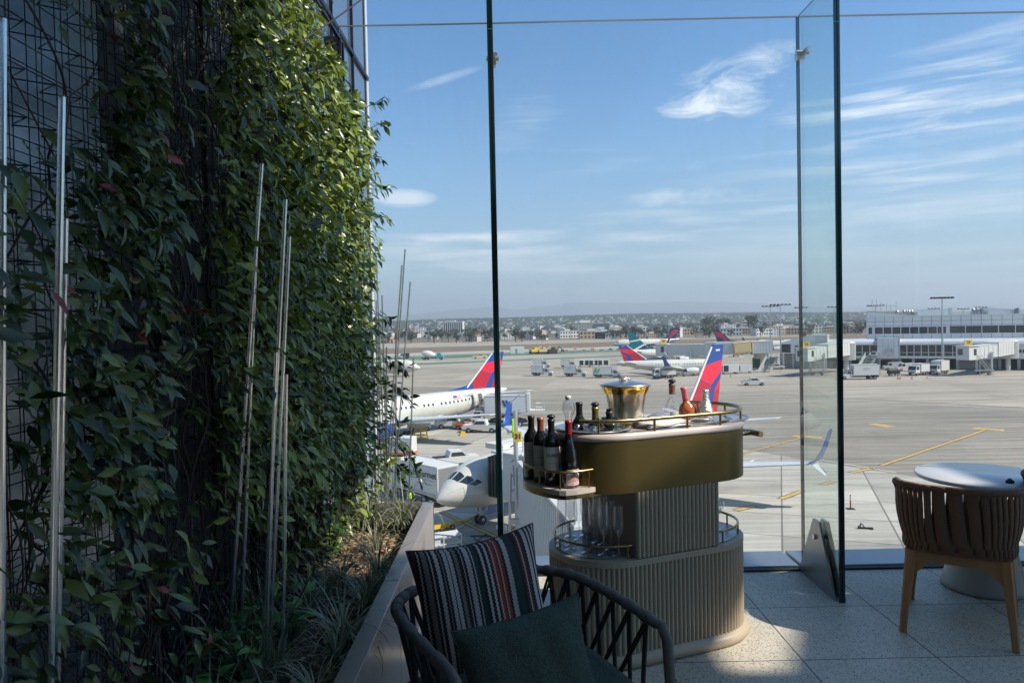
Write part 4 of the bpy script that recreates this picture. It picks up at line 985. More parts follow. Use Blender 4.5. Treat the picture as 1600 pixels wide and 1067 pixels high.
def car(kind, label, loc, rz, m='white', group=None, L_=5.4, scale=1):
    t = thing({'pickup':'pickup_truck','suv':'parked_car','van':'van'}[kind], label, {'pickup':'pickup truck','suv':'car','van':'van'}[kind], (loc[0],loc[1],GZ), rz, group, scale)
    w_ = 1.9
    if kind == 'pickup':
        lo = [(-2.7,.5),(2.6,.5),(2.68,.9),(2.5,1.08),(1.25,1.14),(.55,1.16),(-.95,1.16),(-.97,1.12),(-2.68,1.12)]
        ca = [(-.95,1.15),(1.25,1.12),(.6,1.75),(-.75,1.78)]
    elif kind == 'suv':
        lo = [(-2.3,.45),(2.3,.45),(2.35,.85),(2.2,1.02),(1.1,1.08),(-2.3,1.1)]; ca = [(-2.3,1.08),(1.15,1.06),(.45,1.68),(-1.95,1.7)]
    else:
        lo = [(-2.6,.45),(2.5,.45),(2.55,.95),(2.2,1.2),(1.7,1.25),(-2.6,1.3)]; ca = [(-2.6,1.28),(1.75,1.24),(1.1,2.1),(-2.55,2.15)]
    b = MB(); b.prism(lo, -w_/2, w_/2, M=XZ); bo = b.build('body', M[m], t, world=False, bevel=.07)
    b = MB(); b.prism(ca, -w_/2+.1, w_/2-.1, M=XZ); ro = b.build('cabin', M[m], t, world=False, bevel=.07)
    mx_ = max(z for _, z in ca); x0 = min(x for x, _ in ca)+.2
    xf_ = ca[1][0]; xr = ca[2][0]
    for s in (-1,1):
        b = MB()
        yy = s*(w_/2-.09)
        xe = x0 if kind != 'van' else .4
        b.prism([(xe+.05,ca[0][1]+.08),(xf_-.30,ca[0][1]+.08),(xr-.05,mx_-.14),(xe+.12,mx_-.14)], min(yy,yy+s*.01)-.008, max(yy,yy+s*.01)+.008, M=XZ); b.build('side_window', M['glassdark'], t, world=False)
        b = MB(); b.bx(lo[1][0]-.02,lo[1][0]+.09,s*.68-.16,s*.68+.16,.72,.9); b.build('headlight', M['metal'], t, world=False)
    b = MB(); b.prism([(xf_+.02,ca[1][1]+.06),(xf_-.06,ca[1][1]+.06),(xr-.02,mx_-.1),(xr+.06,mx_-.1)], -w_/2+.2, w_/2-.2, M=XZ); b.build('windshield', M['glassdark'], t, world=False)
    if kind == 'pickup':
        b = MB(); b.bx(-2.55,-1.1,-.78,.78,1.1,1.13); b.build('load_bed', M['dark'], t, world=False)
    for x in (lo[0][0]+1.0, lo[1][0]-.95):
        for s in (-1,1): wheel_at(t, x, s*.86, .38, .24)
    return t
def person(label, loc, rz=0, top='hivis', arms=((.35,.0,.75),(-.32,.1,.85)), lean=0, step=.1):
    t = thing('person', label, 'person', (loc[0],loc[1],GZ), rz)
    def ell(z, x, y, rx, ry, n=12): return [Vector((x+rx*math.cos(2*PI*i/n), y+ry*math.sin(2*PI*i/n), z)) for i in range(n)]
    bb = MB()
    for s in (-1,1):
        bb.loft([ell(.03,s*step+.0,.06,.05,.13), ell(.09,s*step,.02,.05,.08), ell(.3,s*step,0,.055,.06), ell(.48,s*step*.9,.01,.06,.065), ell(.85,s*.1,0,.085,.095), ell(.95,s*.07,0,.1,.11)])
    bb.loft([ell(.86,0,0,.17,.12), ell(1.05,0,0,.16,.115), ell(1.25,0,0,.19,.13), ell(1.42,0,0,.2,.12), ell(1.49,0,0,.1,.08), ell(1.52,0,0,.055,.055), ell(1.57,0,.01,.055,.06)])
    bb.loft([ell(1.55,0,.02,.05,.06), ell(1.60,0,.02,.075,.09), ell(1.68,0,.015,.082,.1), ell(1.74,0,.01,.075,.09), ell(1.79,0,.0,.035,.045)], mat=1)
    for i, (dx, dy, z) in enumerate(arms):
        s = 1 if i == 0 else -1
        sh = Vector((s*.19,0,1.40)); el_ = Vector((s*.19+dx*.4, dy*.3+.02, 1.12)); ha = Vector((s*.2+dx*.6, dy+.1, z)); 
        bb.tube([sh,el_,ha], [.058,.045,.03], 8); bb.tube([ha,ha+Vector((0,.02,-.09))], [.03,.035], 6, mat=1)
    bb.build('body', [M['cloth'],M['skin']], t, world=False)
    b = MB(); b.loft([ell(1.0,0,0,.185,.14), ell(1.25,0,0,.205,.148), ell(1.42,0,0,.215,.135), ell(1.485,0,0,.13,.10)]); 
    b.build('vest', M[top], t, world=False)
    b = MB(); b.loft([ell(1.69,0,.01,.088,.105), ell(1.76,0,.01,.085,.1), ell(1.82,0,0,.04,.05)]); b.build('cap', M['cloth'], t, world=False)
    return t

# catering truck beside the near aircraft nose
c0 = Vector(at(682,731,61)); a_ = Vector((-.68,.73,0)).normalized(); bz_ = Vector((.73,.68,0)).normalized()
org = Vector((c0.x,c0.y,0))+bz_*1.2+a_*6.6
tk, bo, z = box_truck('grey white catering box truck with green lettering beside the near aircraft nose', (c0.x+bz_.x*1.2, c0.y+bz_.y*1.2), math.atan2(a_.y,a_.x), bl=6.6, bh=2.45, bz=1.05, name='catering_truck', cabk='over')
# its long side facing the camera is local y = +1.2
def side_text(tk, body, size, x, z_, m, off=1.245, bold=0, face=1, parent=None):
    Mx = full(tk) @ frame((x, face*off, z_), (-face,0,0), (0,face,0)); return text(body, size, M[m], Mx, parent or tk, bold=bold)
side_text(tk, 'gate', .82, 3.25, 2.75, 'inkgreen', parent=bo, bold=.012); side_text(tk, 'gourmet', .82, 1.45, 2.75, 'ink', parent=bo, bold=.008)
side_text(tk, 'an airline catering service', .2, 1.7, 1.95, 'inkgrey', parent=bo)
b = MB(); b.bx(.5,4.2,1.24,1.25,2.28,2.32); b.build('rule_line', M['inkgrey'], bo, world=False)
b = MB()
for i in range(22): b.bx(.2+i*.29,.36+i*.29,1.235,1.245,1.16,1.21)
b.build('reflector_strip', M['inkgrey'], bo, world=False)
M['leafp'] = mat('printed green leaf', (.12,.24,.08), .5, var=.3, scale=3)
b = MB(); b.prism([(4.6,1.4),(4.95,1.5),(5.15,2.0),(5.1,2.6),(4.85,3.1),(4.6,2.7),(4.5,2.0)], 1.24, 1.25, M=XZ); b.prism([(5.5,1.3),(5.9,1.7),(6.0,2.3),(5.8,3.0),(5.5,2.5)], 1.24, 1.25, M=XZ); b.build('printed_leaf', M['leafp'], bo, world=False)
# row of catering trucks in mid apron
for i, (px, py, lab, rzz) in enumerate(((831,587,'small white catering truck, leftmost of three in a row beyond the wine bottles',R(-14)),(882,588,'small white catering truck, second of three in a row beyond the ice bucket',R(-14)),(927,590,'white catering truck with a green leaf printed on its box, nearest the regional jet',R(-12)))):
    q = on(px, py); tk2, bo2, z = box_truck(lab, q, rzz, bl=3.9 if i < 2 else 5.6, bh=2.2, group='catering trucks parked in mid apron', scale=.92)
    if i < 2: side_text(tk2, 'DELTA', .42, 1.9, 2.5, 'inkgrey', 1.25, face=-1, parent=bo2)
    else:
        b = MB(); b.prism([(.3,1.3),(.9,1.5),(1.3,2.3),(1.0,3.1),(.5,2.6)], -1.25, -1.24, M=XZ); b.prism([(1.1,1.3),(1.8,1.7),(2.2,2.8),(1.6,2.6)], -1.25, -1.24, M=XZ); b.build('printed_leaf', M['inkgreen'], bo2, world=False)
for px, py, lab in ((834,574,'white catering truck parked behind the leftmost truck'),(877,575,'white catering truck parked behind the second truck')):
    q = on(px, py); box_truck(lab, q, R(-10), bl=3.4, bh=2.2, group='catering trucks parked in mid apron', scale=.9)
def uld(label, loc, rz, w_=4.2, h=2.0, m='white', cur=2):
    t = thing('baggage_cart', label, 'baggage cart', (loc[0],loc[1],GZ), rz, 'covered carts on the apron')
    b = MB(); b.bx(-w_/2,w_/2,-.8,.8,.5,h); b.build('cart_body', M[m], t, world=False, bevel=.04)
    b = MB(); b.bx(-w_/2+.25,-w_/2+.45+w_*.25,-.83,-.8,.7,h-.2)
    if cur > 1: b.bx(.1,w_/2-.5,-.83,-.8,.7,h-.2)
    b.build('cart_curtain', M['dark'], t, world=False)
    for x in (-w_/2+.5,w_/2-.5):
        for s in (-.7,.7): wheel_at(t, x, s, .22, .15)
    b = MB(); b.tube([(w_/2,0,.4),(w_/2+1.1,0,.3)], .04, 6); b.build('tow_bar', M['dark'], t, world=False)
    return t
for px, lab in ((914,'white covered cart with a dark curtain, leftmost of three behind the leaf truck'),(929,'white covered cart with dark curtains, middle of three behind the leaf truck'),(943,'white covered cart with dark curtains, rightmost of three beside the regional jet tail')): uld(lab, on(px,573), R(-4), 4.0, 2.4)
uld('long cart with a dark end and a blue printed side in mid apron', on(1141,584), R(2), 4.6, 2.6, 'white', 1); t = uld('pale blue printed cart coupled behind the dark ended one', on(1160,583), R(2), 5.2, 2.4, 'grayaero', 1)
car('pickup', 'white pickup truck driving across the open apron', on(1178,602), R(-8))
car('suv', 'white car parked beside the jet bridge stairs', on(1213,577), R(-10))
t, bo, z = box_truck('white service truck with hoses in front of the regional jet', on(1055,590), R(184), bl=4.0, bh=1.1, bz=.9, name='fuel_truck', cabk='over')
q = on(1063,588); uld('small dark belt cart beside the regional jet wing', q, 0, 3, 1.2, 'metal')
for px, py, lab, m in ((1089,586,'orange and white baggage tug beneath the regional jet','orange'),(1080,583,'dark blue baggage tug beneath the regional jet nose','bluepaint')):
    q = on(px,py); t = thing('baggage_tug', lab, 'tug', (q.x,q.y,GZ), .3)
    b = MB(); b.prism([(-1.3,.35),(1.3,.35),(1.3,.9),(.3,1.0),(.2,1.5),(-.2,1.5),(-.3,.8),(-1.3,.8)], -.65, .65, M=XZ); b.build('body', M[m], t, world=False, bevel=.05)
    for x in (-.8,.8):
        for s in (-.6,.6): wheel_at(t, x, s, .3, .2)
for k, (px, py) in enumerate(((1071,588),(1083,592),(1043,592),(1062,590),(1095,589))):
    pass
def cone(label, q, h=.75, group='orange cones on the apron', m='orange', nm='traffic_cone'):
    t = thing(nm, label, 'traffic cone', (q.x,q.y,GZ), 0, group)
    b = MB(); b.lathe([(.17,.04),(.035,h)], 12); b.build('cone_body', M[m], t, world=False)
    b = MB(); b.lathe([(.125,h*.35),(.10,h*.5)], 12); b.lathe([(.088,h*.62),(.07,h*.74)], 12); b.build('reflective_band', M['white'], t, world=False)
    b = MB(); b.bx(-.22,.22,-.22,.22,.0,.045); b.build('cone_base', M['dark'], t, world=False)
for px, py, lab in ((1403,592,'orange cone, left of a pair in front of the parked vans'),(1406.5,592,'orange cone, right of a pair in front of the parked vans'),(1425,592,'single orange cone in front of the white box truck'),(1041,592,'small orange cone beside the white service truck'),(1142,588,'small orange cone below the dark ended cart')): cone(lab, on(px,py))
# tall red delineator beyond the right fin and a dark tow fitting on the concrete
q = on(1329,795); t = thing('delineator_post', 'red and white tubular post on a dark base beyond the right fin', 'bollard', (q.x,q.y,GZ))
b = MB(); b.lathe([(.06,.05),(.055,1.1),(.03,1.16),(0,1.17)], 12); b.build('tube_body', M['inkred'], t, world=False)
b = MB(); b.lathe([(.066,.72),(.064,.84)], 12); b.lathe([(.065,.92),(.063,1.02)], 12); b.build('reflective_band', M['white'], t, world=False)
b = MB(); b.bx(-.3,.3,-.25,.25,0,.05); b.build('rubber_base', M['dark'], t, world=False, bevel=.01)
q = on(1352,826); t = thing('tow_fitting', 'small dark metal fitting lying on the pale concrete', 'ground fitting', (q.x,q.y,GZ), -.2)
b = MB(); b.bx(-.5,.5,-.08,.08,.0,.12); b.tube([(-.35,0,.1),(-.28,.05,.42),(-.18,0,.3),(-.05,0,.12)], .04, 6); b.bx(.3,.5,-.2,.2,.0,.08); b.tube([(-.5,.1,.1),(-.2,.1,.35)], .035, 5); b.build('frame', M['dark'], t, world=False)

# vehicles by the right terminal
t, bo, z = box_truck('white box truck with lettering right of the tall fin, cab to the left', on(1372,592), R(176), bl=6.2, bh=2.5, bz=1.1, name='catering_truck'); side_text(t, 'DELTA', .5, 3.1, 2.6, 'inkgrey', 1.25, face=1, parent=bo)
car('van', 'white van with windows parked under the terminal, leftmost van', on(1395,578), R(170), group='white vans under the terminal'); car('van', 'white van parked nose left, second van under the terminal', on(1415,579.5), R(178), group='white vans under the terminal')
box_truck('smaller white box truck parked left of the larger box truck', on(1446,585), R(208), bl=3.6, bh=2.0, bz=.9, cabk='over', name='box_truck'); box_truck('larger white box truck seen from the front corner', on(1476,583), R(216), bl=4.6, bh=2.6, bz=.9, cabk='over', name='box_truck')
person('person in a yellow green vest standing beside a dark cart near the vans', on(1391,587), 2.5); uld('dark low cart beside the person in the vest', on(1396,587), 0, 2.6, 1.4, 'dark')
cone('yellow block on the apron in front of the box trucks', on(1449,591), .5, None, 'yellow', 'marker_block')
# beyond: mixer, construction plant, small pickups
q = on(675,562); t = thing('cement_mixer', 'white cement mixer truck with a turquoise cab on the far taxiway', 'truck', (q.x,q.y,GZ), R(-8), scale=1.15)
b = MB(); b.lathe([(.0,-3.0),(.7,-2.8),(1.35,-1.0),(1.35,.6),(.6,2.2),(.45,2.5),(0,2.5)], 16, M=Matrix.Translation((-1.5,0,2.2)) @ Matrix.Rotation(-1.35,4,'Y')); b.build('drum', M['white'], t, world=False)
b = MB(); b.bx(-4,4,-.5,.5,.6,.9); b.build('chassis', M['dark'], t, world=False)
b = MB(); b.prism([(2.2,.6),(4.6,.6),(4.6,1.5),(3.9,1.6),(3.6,2.6),(2.2,2.6)], -1.1, 1.1, M=XZ); b.build('cab', mat('turquoise paint', (.06,.30,.36), .4), t, world=False, bevel=.05)
for x in (-3,-1.8,3.7):
    for s in (-1,1): wheel_at(t, x, s, .5)
q = on(640,560); box_truck('white truck towing a dark load on the far taxiway behind the mixer', q, R(180), bl=2.5, bh=1.5, bz=1, name='box_truck', boxm='dark')
car('pickup', 'small pale pickup truck on the far taxiway left of the red and blue tail', on(750,560), R(5), 'tanpanel', scale=1.2)
for px, lab, m in ((836,'yellow loader with a raised bucket, leftmost of three beyond the airfield','yellow'),(850,'dark brown excavator, middle of three construction machines beyond the airfield','tanpanel'),(865,'dark digger, rightmost of three construction machines beyond the airfield','dark')):
    q = on(px,552.5); t = thing('excavator', lab, 'digger', (q.x,q.y,GZ), rnd_ if False else .3*(px % 3), scale=.95)
    b = MB(); b.prism([(-3,1),(1.6,1),(1.6,2.0),(.8,2.2),(.6,3.3),(-.8,3.3),(-1,2.3),(-3,2.2)], -1.2, 1.2, M=XZ); b.build('body', M[m], t, world=False, bevel=.05)
    b = MB(); b.tube([(1.4,0,1.8),(3.4,0,3.6),(5.0,0,1.8)], [.3,.25,.2], 6); b.bx(4.5,5.6,-.9,.9,.9,1.9); b.build('boom', M[m], t, world=False)
    b = MB(); b.bx(-2.9,1.7,-1.4,-.8,0,1.0); b.bx(-2.9,1.7,.8,1.4,0,1.0); b.build('track', M['dark'], t, world=False, bevel=.1)
q = on(808,552); t = thing('site_container', 'small white site container on the far taxiway', 'container', (q.x,q.y,GZ), .1)
b = MB(); b.bx(-3.6,3.6,-1.4,1.4,0,3.4); b.build('container_body', M['white'], t, world=False, bevel=.05); b = MB(); b.bx(-1,0,-1.44,-1.4,.1,2.4); b.build('door', M['inkgrey'], t, world=False)
b = MB()
for i in range(70):
    f_ = i/70; px = 830+f_*480; py = 549-f_*9+random.uniform(-1.5,1.5); q = on(px,py); b.bx(q.x-.8,q.x+.8,q.y-.2,q.y+.2,GZ,GZ+random.uniform(.5,1.1), i % 2)
b.build('construction_barriers', [M['orange'],M['white']], kind='stuff')

# under the second aircraft: pickups, belt loader, cage, lifted truck
car('pickup', 'white pickup truck with a dark load under the rear of the second airliner', on(752,675), R(170)); car('pickup', 'white pickup truck in the shade under the second airliner wing', on(708,669), R(176))
def loader(label, q, rz, m='orange'):
    t = thing('belt_loader', label, 'belt loader', (q.x,q.y,GZ), rz)
    b = MB(); b.bx(-1.7,1.7,-.8,.8,.35,.9); b.build('body', M[m], t, world=False, bevel=.05)
    b = MB(); b.prism([(-3.2,.6),(3.4,2.3),(3.4,2.5),(-3.2,.85)], -.35, .35, M=XZ); b.build('conveyor', M['dark'], t, world=False)
    for x in (-1.1,1.1):
        for s in (-.75,.75): wheel_at(t, x, s, .32, .2)
    b = MB(); b.tube([(-.6,.7,.9),(-.6,.7,1.6),(-1.3,.7,1.6),(-1.3,.7,.9)], .04, 6); b.build('seat_rail', M['metal'], t, world=False)
loader('orange belt loader under the rear fuselage of the second airliner', on(730,671), R(150)); loader('grey belt loader under the middle of the second airliner', on(655,672), R(10), 'metal')
q = on(657.5,685); t = thing('safety_cage', 'yellow tubular frame standing on the apron under the wing', 'frame', (q.x,q.y,GZ), .2)
b = MB()
for x in (-.9,0,.9):
    for y in (-.4,.4): b.tube([(x,y,0),(x*.8,y,1.6)], .06, 6)
for z in (.5,1.1,1.6):
    for y in (-.4,.4): b.tube([(-.9+z*.11,y,z),(.9-z*.11,y,z)], .06, 6)
for x in (-.75,.75): b.tube([(x,-.4,1.6),(x,.4,1.6)], .06, 6)
b.build('frame', M['yellow'], t, world=False)
b = MB(); b.bx(-1,1,-.5,.5,0.0,.12); b.build('base', M['yellow'], t, world=False)
q = on(723,680); t = thing('wheel_chock', 'small yellow chock block alone on the apron', 'chock', (q.x,q.y,GZ), .3); b = MB(); b.prism([(-.5,0),(.5,0),(.3,.5),(-.2,.6)], -.3, .3, M=XZ); b.build('wedge', M['yellow'], t, world=False, bevel=.03); b = MB(); b.tube([(-.1,0,.55),(0,0,.8),(.15,0,.5)], .03, 6); b.build('handle', M['dark'], t, world=False)
q = on(762,672)
tk3, bo3, z = box_truck('catering truck with its grey box raised to the rear door of the second airliner', (on(812,668).x+1.2, on(812,668).y+2), R(176), bl=6.3, bh=2.5, bz=.9, lift=1.2, name='catering_truck', cabk='over', boxm='grayaero')
b = MB(); 
for x in (2.5,3.0): b.prism([(x,z+.9),(x+.35,z+.9),(x+.75,z+1.9),(x+.4,z+1.9)], 1.245, 1.255, M=XZ)
b.build('blue_emblem', M['blue'], bo3, world=False)
b = MB(); b.bx(-.45,.0,-1.15,1.15,z+.3,z+2.8); b.bx(-2.6,-.1,-1.1,1.1,z+.2,z+.3)
b.build('rear_gate', M['white'], tk3, world=False); b = MB()
for x in (-2.5,-1.3):
    for y in (-1.05,1.05): b.tube([(x,y,z+.3),(x,y,z+1.4)], .04, 5)
for hh in (.8,1.4):
    b.tube([(-.5,-1.05,z+hh),(-2.5,-1.05,z+hh),(-2.5,1.05,z+hh),(-.5,1.05,z+hh)], .04, 5)
b.build('rear_railing', M['metal'], tk3, world=False)
# ground around the near nose
person('person in a yellow green top bending beside the catering truck', on(640.5,797), .6, step=.14)
q0, q1 = on(678,832), on(752,815); d = (q1-q0); t = thing('tow_bar', 'yellow aircraft tow bar attached to the nose gear', 'tow bar', (q0.x,q0.y,GZ), math.atan2(d.y,d.x)); ln = d.length
b = MB(); b.tube([(0,0,.45),(ln,0,.45)], .09, 8); b.tube([(.4,-.45,.3),(1.6,0,.45),(.4,.45,.3)], .07, 6); b.bx(-.5,1.0,-.28,.28,.3,.6); b.bx(1.0,1.5,-.35,.35,.25,.5); b.build('bar', M['yellow'], t, world=False)
for s in (-.4,.4): wheel_at(t, 1.4, s, .22, .14)
t = thing('ground_cable', 'black cables coiled loosely on the ground under the near aircraft', 'cable', tuple(on(745,850)))
b = MB()
for k in range(4):
    pts = []; q0 = on(735+k*9, 838+k*5); q1 = on(795+k*12, 880-k*12)
    for i in range(18):
        f_ = i/17; pts.append((q0.x+(q1.x-q0.x)*f_+.8*math.sin(f_*7+k*2), q0.y+(q1.y-q0.y)*f_+1.3*math.sin(f_*5+k), GZ+.05+.02*k))
    b.tube(pts, .05, 5)
b.build('cable', M['dark'], t)
car('pickup', 'white pickup truck parked behind the near aircraft nose', on(712,728), R(20))
q = on(630,712); t = thing('air_start_unit', 'white boxy ground power unit with orange base behind the ivy', 'ground unit', (q.x,q.y,GZ), -.3)
b = MB(); b.bx(-1.4,1.4,-.9,.9,.5,2.3); b.build('body', M['white'], t, world=False, bevel=.05); b = MB(); b.bx(-1.5,1.5,-.95,.95,.3,.48); b.build('base', M['orange'], t, world=False)
b = MB(); b.bx(-1.0,-.2,-.93,-.9,1.2,1.9); b.bx(.3,.9,-.93,-.9,1.3,1.8); b.build('vent', M['inkgrey'], t, world=False)
for x in (-1,1):
    for s in (-.8,.8): wheel_at(t, x, s, .28, .2)
q = on(690,866); t = thing('equipment_rack', 'white open ground rack on the apron below the planter end', 'rack', (q.x,q.y,GZ), .4)
b = MB()
for z in (.3,.8,1.3): b.bx(-1.3,1.3,-.6,.6,z,z+.06)
for x in (-1.25,0,1.25):
    for y in (-.55,.55): b.tube([(x,y,0),(x,y,1.4)], .05, 5)
b.build('rack_frame', M['white'], t, world=False); b = MB(); b.bx(-1.1,-.2,-.5,.5,.87,1.25); b.build('bin', M['grayaero'], t, world=False)
# ================================================================== JET BRIDGES, TERMINAL, MASTS
def tunnel(b, p0, p1, w_, h, rib=.45, mat=0, rmat=1, depth=.06):
    """rectangular ribbed tube from p0 to p1 (floor centre points)"""
    p0, p1 = Vector(p0), Vector(p1); d = p1-p0; L_ = d.length; x = d.normalized(); y = Vector((0,0,1)).cross(x).normalized(); z = x.cross(y)
    T = Matrix((x, y, z)).transposed().to_4x4(); T.translation = p0
    b.bx(0, L_, -w_/2, w_/2, 0, h, mat, T)
    n = int(L_/rib)
    for i in range(n+1):
        a = i*L_/max(1,n); 
        for s in (-1,1): b.bx(max(0,a-rib*.12), min(L_,a+rib*.22), s*w_/2-(depth if s < 0 else -.001), s*w_/2+(depth if s > 0 else -.001), .12, h-.12, rmat, T)
    b.bx(-.02, L_+.02, -w_/2-depth-.02, w_/2+depth+.02, h+.002, h+.08, rmat, T); b.bx(-.02, L_+.02, -w_/2-depth-.02, w_/2+depth+.02, -.10, -.002, rmat, T)
def bridge(label, cab, mid, root, w_=2.6, h=2.7, sign=None, m='white', bell=None, cdir=None, rot=True, legs=True, rib=.45, group='jet bridges'):
    """cab, mid, root are floor points"""
    cab, mid, root = Vector(cab), Vector(mid), Vector(root)
    t = thing('jet_bridge', label, 'jet bridge', (mid.x,mid.y,GZ), 0, group)
    b = MB(); tunnel(b, cab, mid, w_, h, rib); b.build('inner_tunnel', [M[m],M[m]], t)
    b = MB(); tunnel(b, mid-(mid-cab).normalized()*.5, root, w_+.45, h+.45, rib); b.build('outer_tunnel', [M[m],M['white']], t)
    # cab
    d = (cab-mid) if cdir is None else Vector(cdir); d.z = 0; d.normalize(); y = Vector((-d.y,d.x,0))
    T = Matrix((d, y, Vector((0,0,1)))).transposed().to_4x4(); T.translation = cab
    b = MB(); b.bx(-.6,2.9,-1.75,1.75,-.25,h+.15,0,T); b.bx(-.9,3.3,-2.0,2.0,h+.16,h+.34,0,T); c_ = b.build('cab', M[m], t, bevel=.05)
    b = MB(); b.bx(.2,1.2,-1.78,-1.752,.9,h-.5,0,T); b.bx(.2,1.2,1.752,1.78,.9,h-.5,0,T); b.bx(2.902,2.93,-1.2,.1,1.0,h-.5,0,T); b.build('window', M['glassdark'], t)
    if bell is not None:
        b = MB(); bd = Vector(bell).normalized(); by = Vector((-bd.y,bd.x,0)); B = Matrix((bd, by, Vector((0,0,1)))).transposed().to_4x4(); B.translation = cab+d*1.2
        for i in range(9):
            q = 1.5+i*.17; g = .0 if i % 2 else .1; b.bx(q, q+.16, -1.35-g, 1.35+g, -.35+.0*i, h+.1+g-.06*i, 0, B)
        b.build('bellows', M['foilgrey'], t)
        b = MB(); b.bx(1.3,3.2,-1.5,1.5,h+.36,h+.75,0,B); b.build('canopy', M['white'], t, bevel=.04)
    if legs:
        b = MB(); q = mid*.62+cab*.38; zz = q.z-.3
        for s in (-1,1):
            p = q+y*s*(w_/2+.45); b.bx(p.x-.2,p.x+.2,p.y-.2,p.y+.2,GZ+1.0,zz+1.6)
        b.bx(q.x-2.4,q.x+2.4,q.y-.25,q.y+.25,GZ+.9,GZ+1.25); b.bx(q.x-2.2,q.x+2.2,q.y-.2,q.y+.2,zz-.35,zz-.05); b.build('lift_column', M['metal'], t)
        b = MB()
        for s in (-1,1):
            p = q+y*s*1.3
            A = Matrix.Translation((p.x,p.y,GZ+.55)) @ Matrix.Rotation(math.atan2(d.y,d.x),4,'Z') @ Matrix.Rotation(PI/2,4,'X')
            b.lathe([(0,-.25),(.5,-.25),(.55,-.1),(.55,.1),(.5,.25),(0,.25)], 16, M=A)
        b.build('wheel', M['dark'], t)
        b = MB(); s_ = cab+y*2.4; e = s_-d*4.4; n = 12
        for i in range(n):
            p = s_+(Vector((e.x,e.y,GZ+.1))-s_)*(i/(n-1)); b.box((p.x,p.y,p.z),(.35,1.0,.05), 0, math.atan2(d.y,d.x))
        for o_ in (-.5,.5):
            for hh in (0,1.0): b.tube([s_+y*o_+Vector((0,0,hh)), Vector((e.x,e.y,GZ+.1+hh))+y*o_], .05, 6)
            for i in range(6):
                p = s_+(Vector((e.x,e.y,GZ+.1))-s_)*(i/5)+y*o_; b.tube([p,p+Vector((0,0,1.0))], .03, 5)
        b.tube([s_+Vector((0,0,-.1)), Vector((s_.x,s_.y,GZ))], .08, 6)
        b.build('service_stair', M['metal'], t)
    if sign:
        q = cab+d*.8+Vector((0,0,h+.35)); b = MB()
        S_ = frame(q+Vector((0,0,.75)), (1,0,0), (0,-1,0)); b.box((0,0,0),(2.0,1.2,.3), 0, 0, S_); so_ = b.build('gate_sign', M['yellow'], t, bevel=.03)
        text(sign, 1.0, M['ink'], S_ @ Matrix.Translation((0,0,.165)), so_, 'gate_number', bold=.02)
        b = MB(); b.tube([q, q+Vector((0,0,.3))], .08, 6); b.build('sign_post', M['metal'], t)
    if not rot: return t, T
    b = MB(); rr = Vector((root.x,root.y,0))
    b.lathe([(1.9,GZ+3.2),(2.3,GZ+3.3),(2.3,root.z+h+.3),(2.0,root.z+h+.5),(0,root.z+h+.7)], 20, c=(root.x,root.y,0)); b.lathe([(.6,GZ),(.6,GZ+3.3)], 12, c=(root.x,root.y,0)); [b.bx(root.x+2.33*math.cos(a)-.06, root.x+2.33*math.cos(a)+.06, root.y+2.33*math.sin(a)-.06, root.y+2.33*math.sin(a)+.06, GZ+3.3, root.z+h+.2) for a in [i*PI/24 for i in range(48)]]; b.build('rotunda', M['white'], t)
    return t, T
# near bridge: cab against the near aircraft's port side just behind its nose
W2 = full(p737)
door = W2 @ Vector((-4.9, 1.9, 3.0)); bd_ = Vector((-.7071,.7071,0))
cabp = door-bd_*4.1; cabp.z = GZ+2.9
t, T = bridge('near white jet bridge with a folded grey canopy against the near aircraft door', (cabp.x,cabp.y,cabp.z), (1.7,39,GZ+4.6), (3.1,19,GZ+6.6), 2.5, 2.9, rot=False, bell=tuple(bd_), cdir=tuple(bd_), rib=.55)
b = MB()
for k in range(5):
    p = cabp+Vector((1.6+.18*k,-1.6,2.4)); b.tube([p, p+Vector((.3,-.5,-1.0)), p+Vector((.2,-.4,-2.6)), p+Vector((-.2,0,-4.2-.2*k))], .05, 6)
b.build('hose', M['dark'], t)
b = MB()
for k in range(9):
    x = cabp.x-1.4+.55*k; b.tube([(x,cabp.y+.8*(k % 2),cabp.z+3.25),(x,cabp.y+.8*(k % 2),cabp.z+4.1)], .035, 5)
b.tube([(cabp.x-1.4,cabp.y,cabp.z+4.1),(cabp.x+3,cabp.y,cabp.z+4.1)], .035, 5); b.tube([(cabp.x-1.4,cabp.y+.8,cabp.z+3.7),(cabp.x+3,cabp.y+.8,cabp.z+3.7)], .035, 5)
b.bx(cabp.x-.2,cabp.x+1.5,cabp.y-.4,cabp.y+.6,cabp.z+3.25,cabp.z+3.75)
b.build('roof_railing', M['metal'], t)
# pole and struts carrying the yellow 31 sign beside the bridge
q = at(806,700,47); t = thing('gate_sign_post', 'yellow gate sign reading 31 on a braced white pole beside the wine bottles', 'sign', (q.x,q.y,GZ))
b = MB(); b.tube([(q.x,q.y,GZ),(q.x,q.y,q.z+2.4)], .16, 10); b.tube([(q.x-.6,q.y,GZ),(q.x-.35,q.y,q.z-1.2)], .09, 8); b.tube([(q.x+.7,q.y,GZ),(q.x+.25,q.y,q.z-1.2)], .09, 8)
for k in range(11): z = GZ+.8+k*.95; b.tube([(q.x-.5+.02*k,q.y,z),(q.x+.5-.02*k,q.y,z+.5)], .05, 6)
b.build('pole', M['metal'], t)
s_ = at(809,682,46.6); S_ = frame(s_, (1,0,0), (-.1,-1,.1)); b = MB(); b.box((0,0,0),(.50,.66,.08), 0, 0, S_); so_ = b.build('sign_board', M['yellow'], t, bevel=.01)
text('31', .42, M['ink'], S_ @ Matrix.Translation((0.02,0,.05)), so_, 'gate_number', bold=.02)
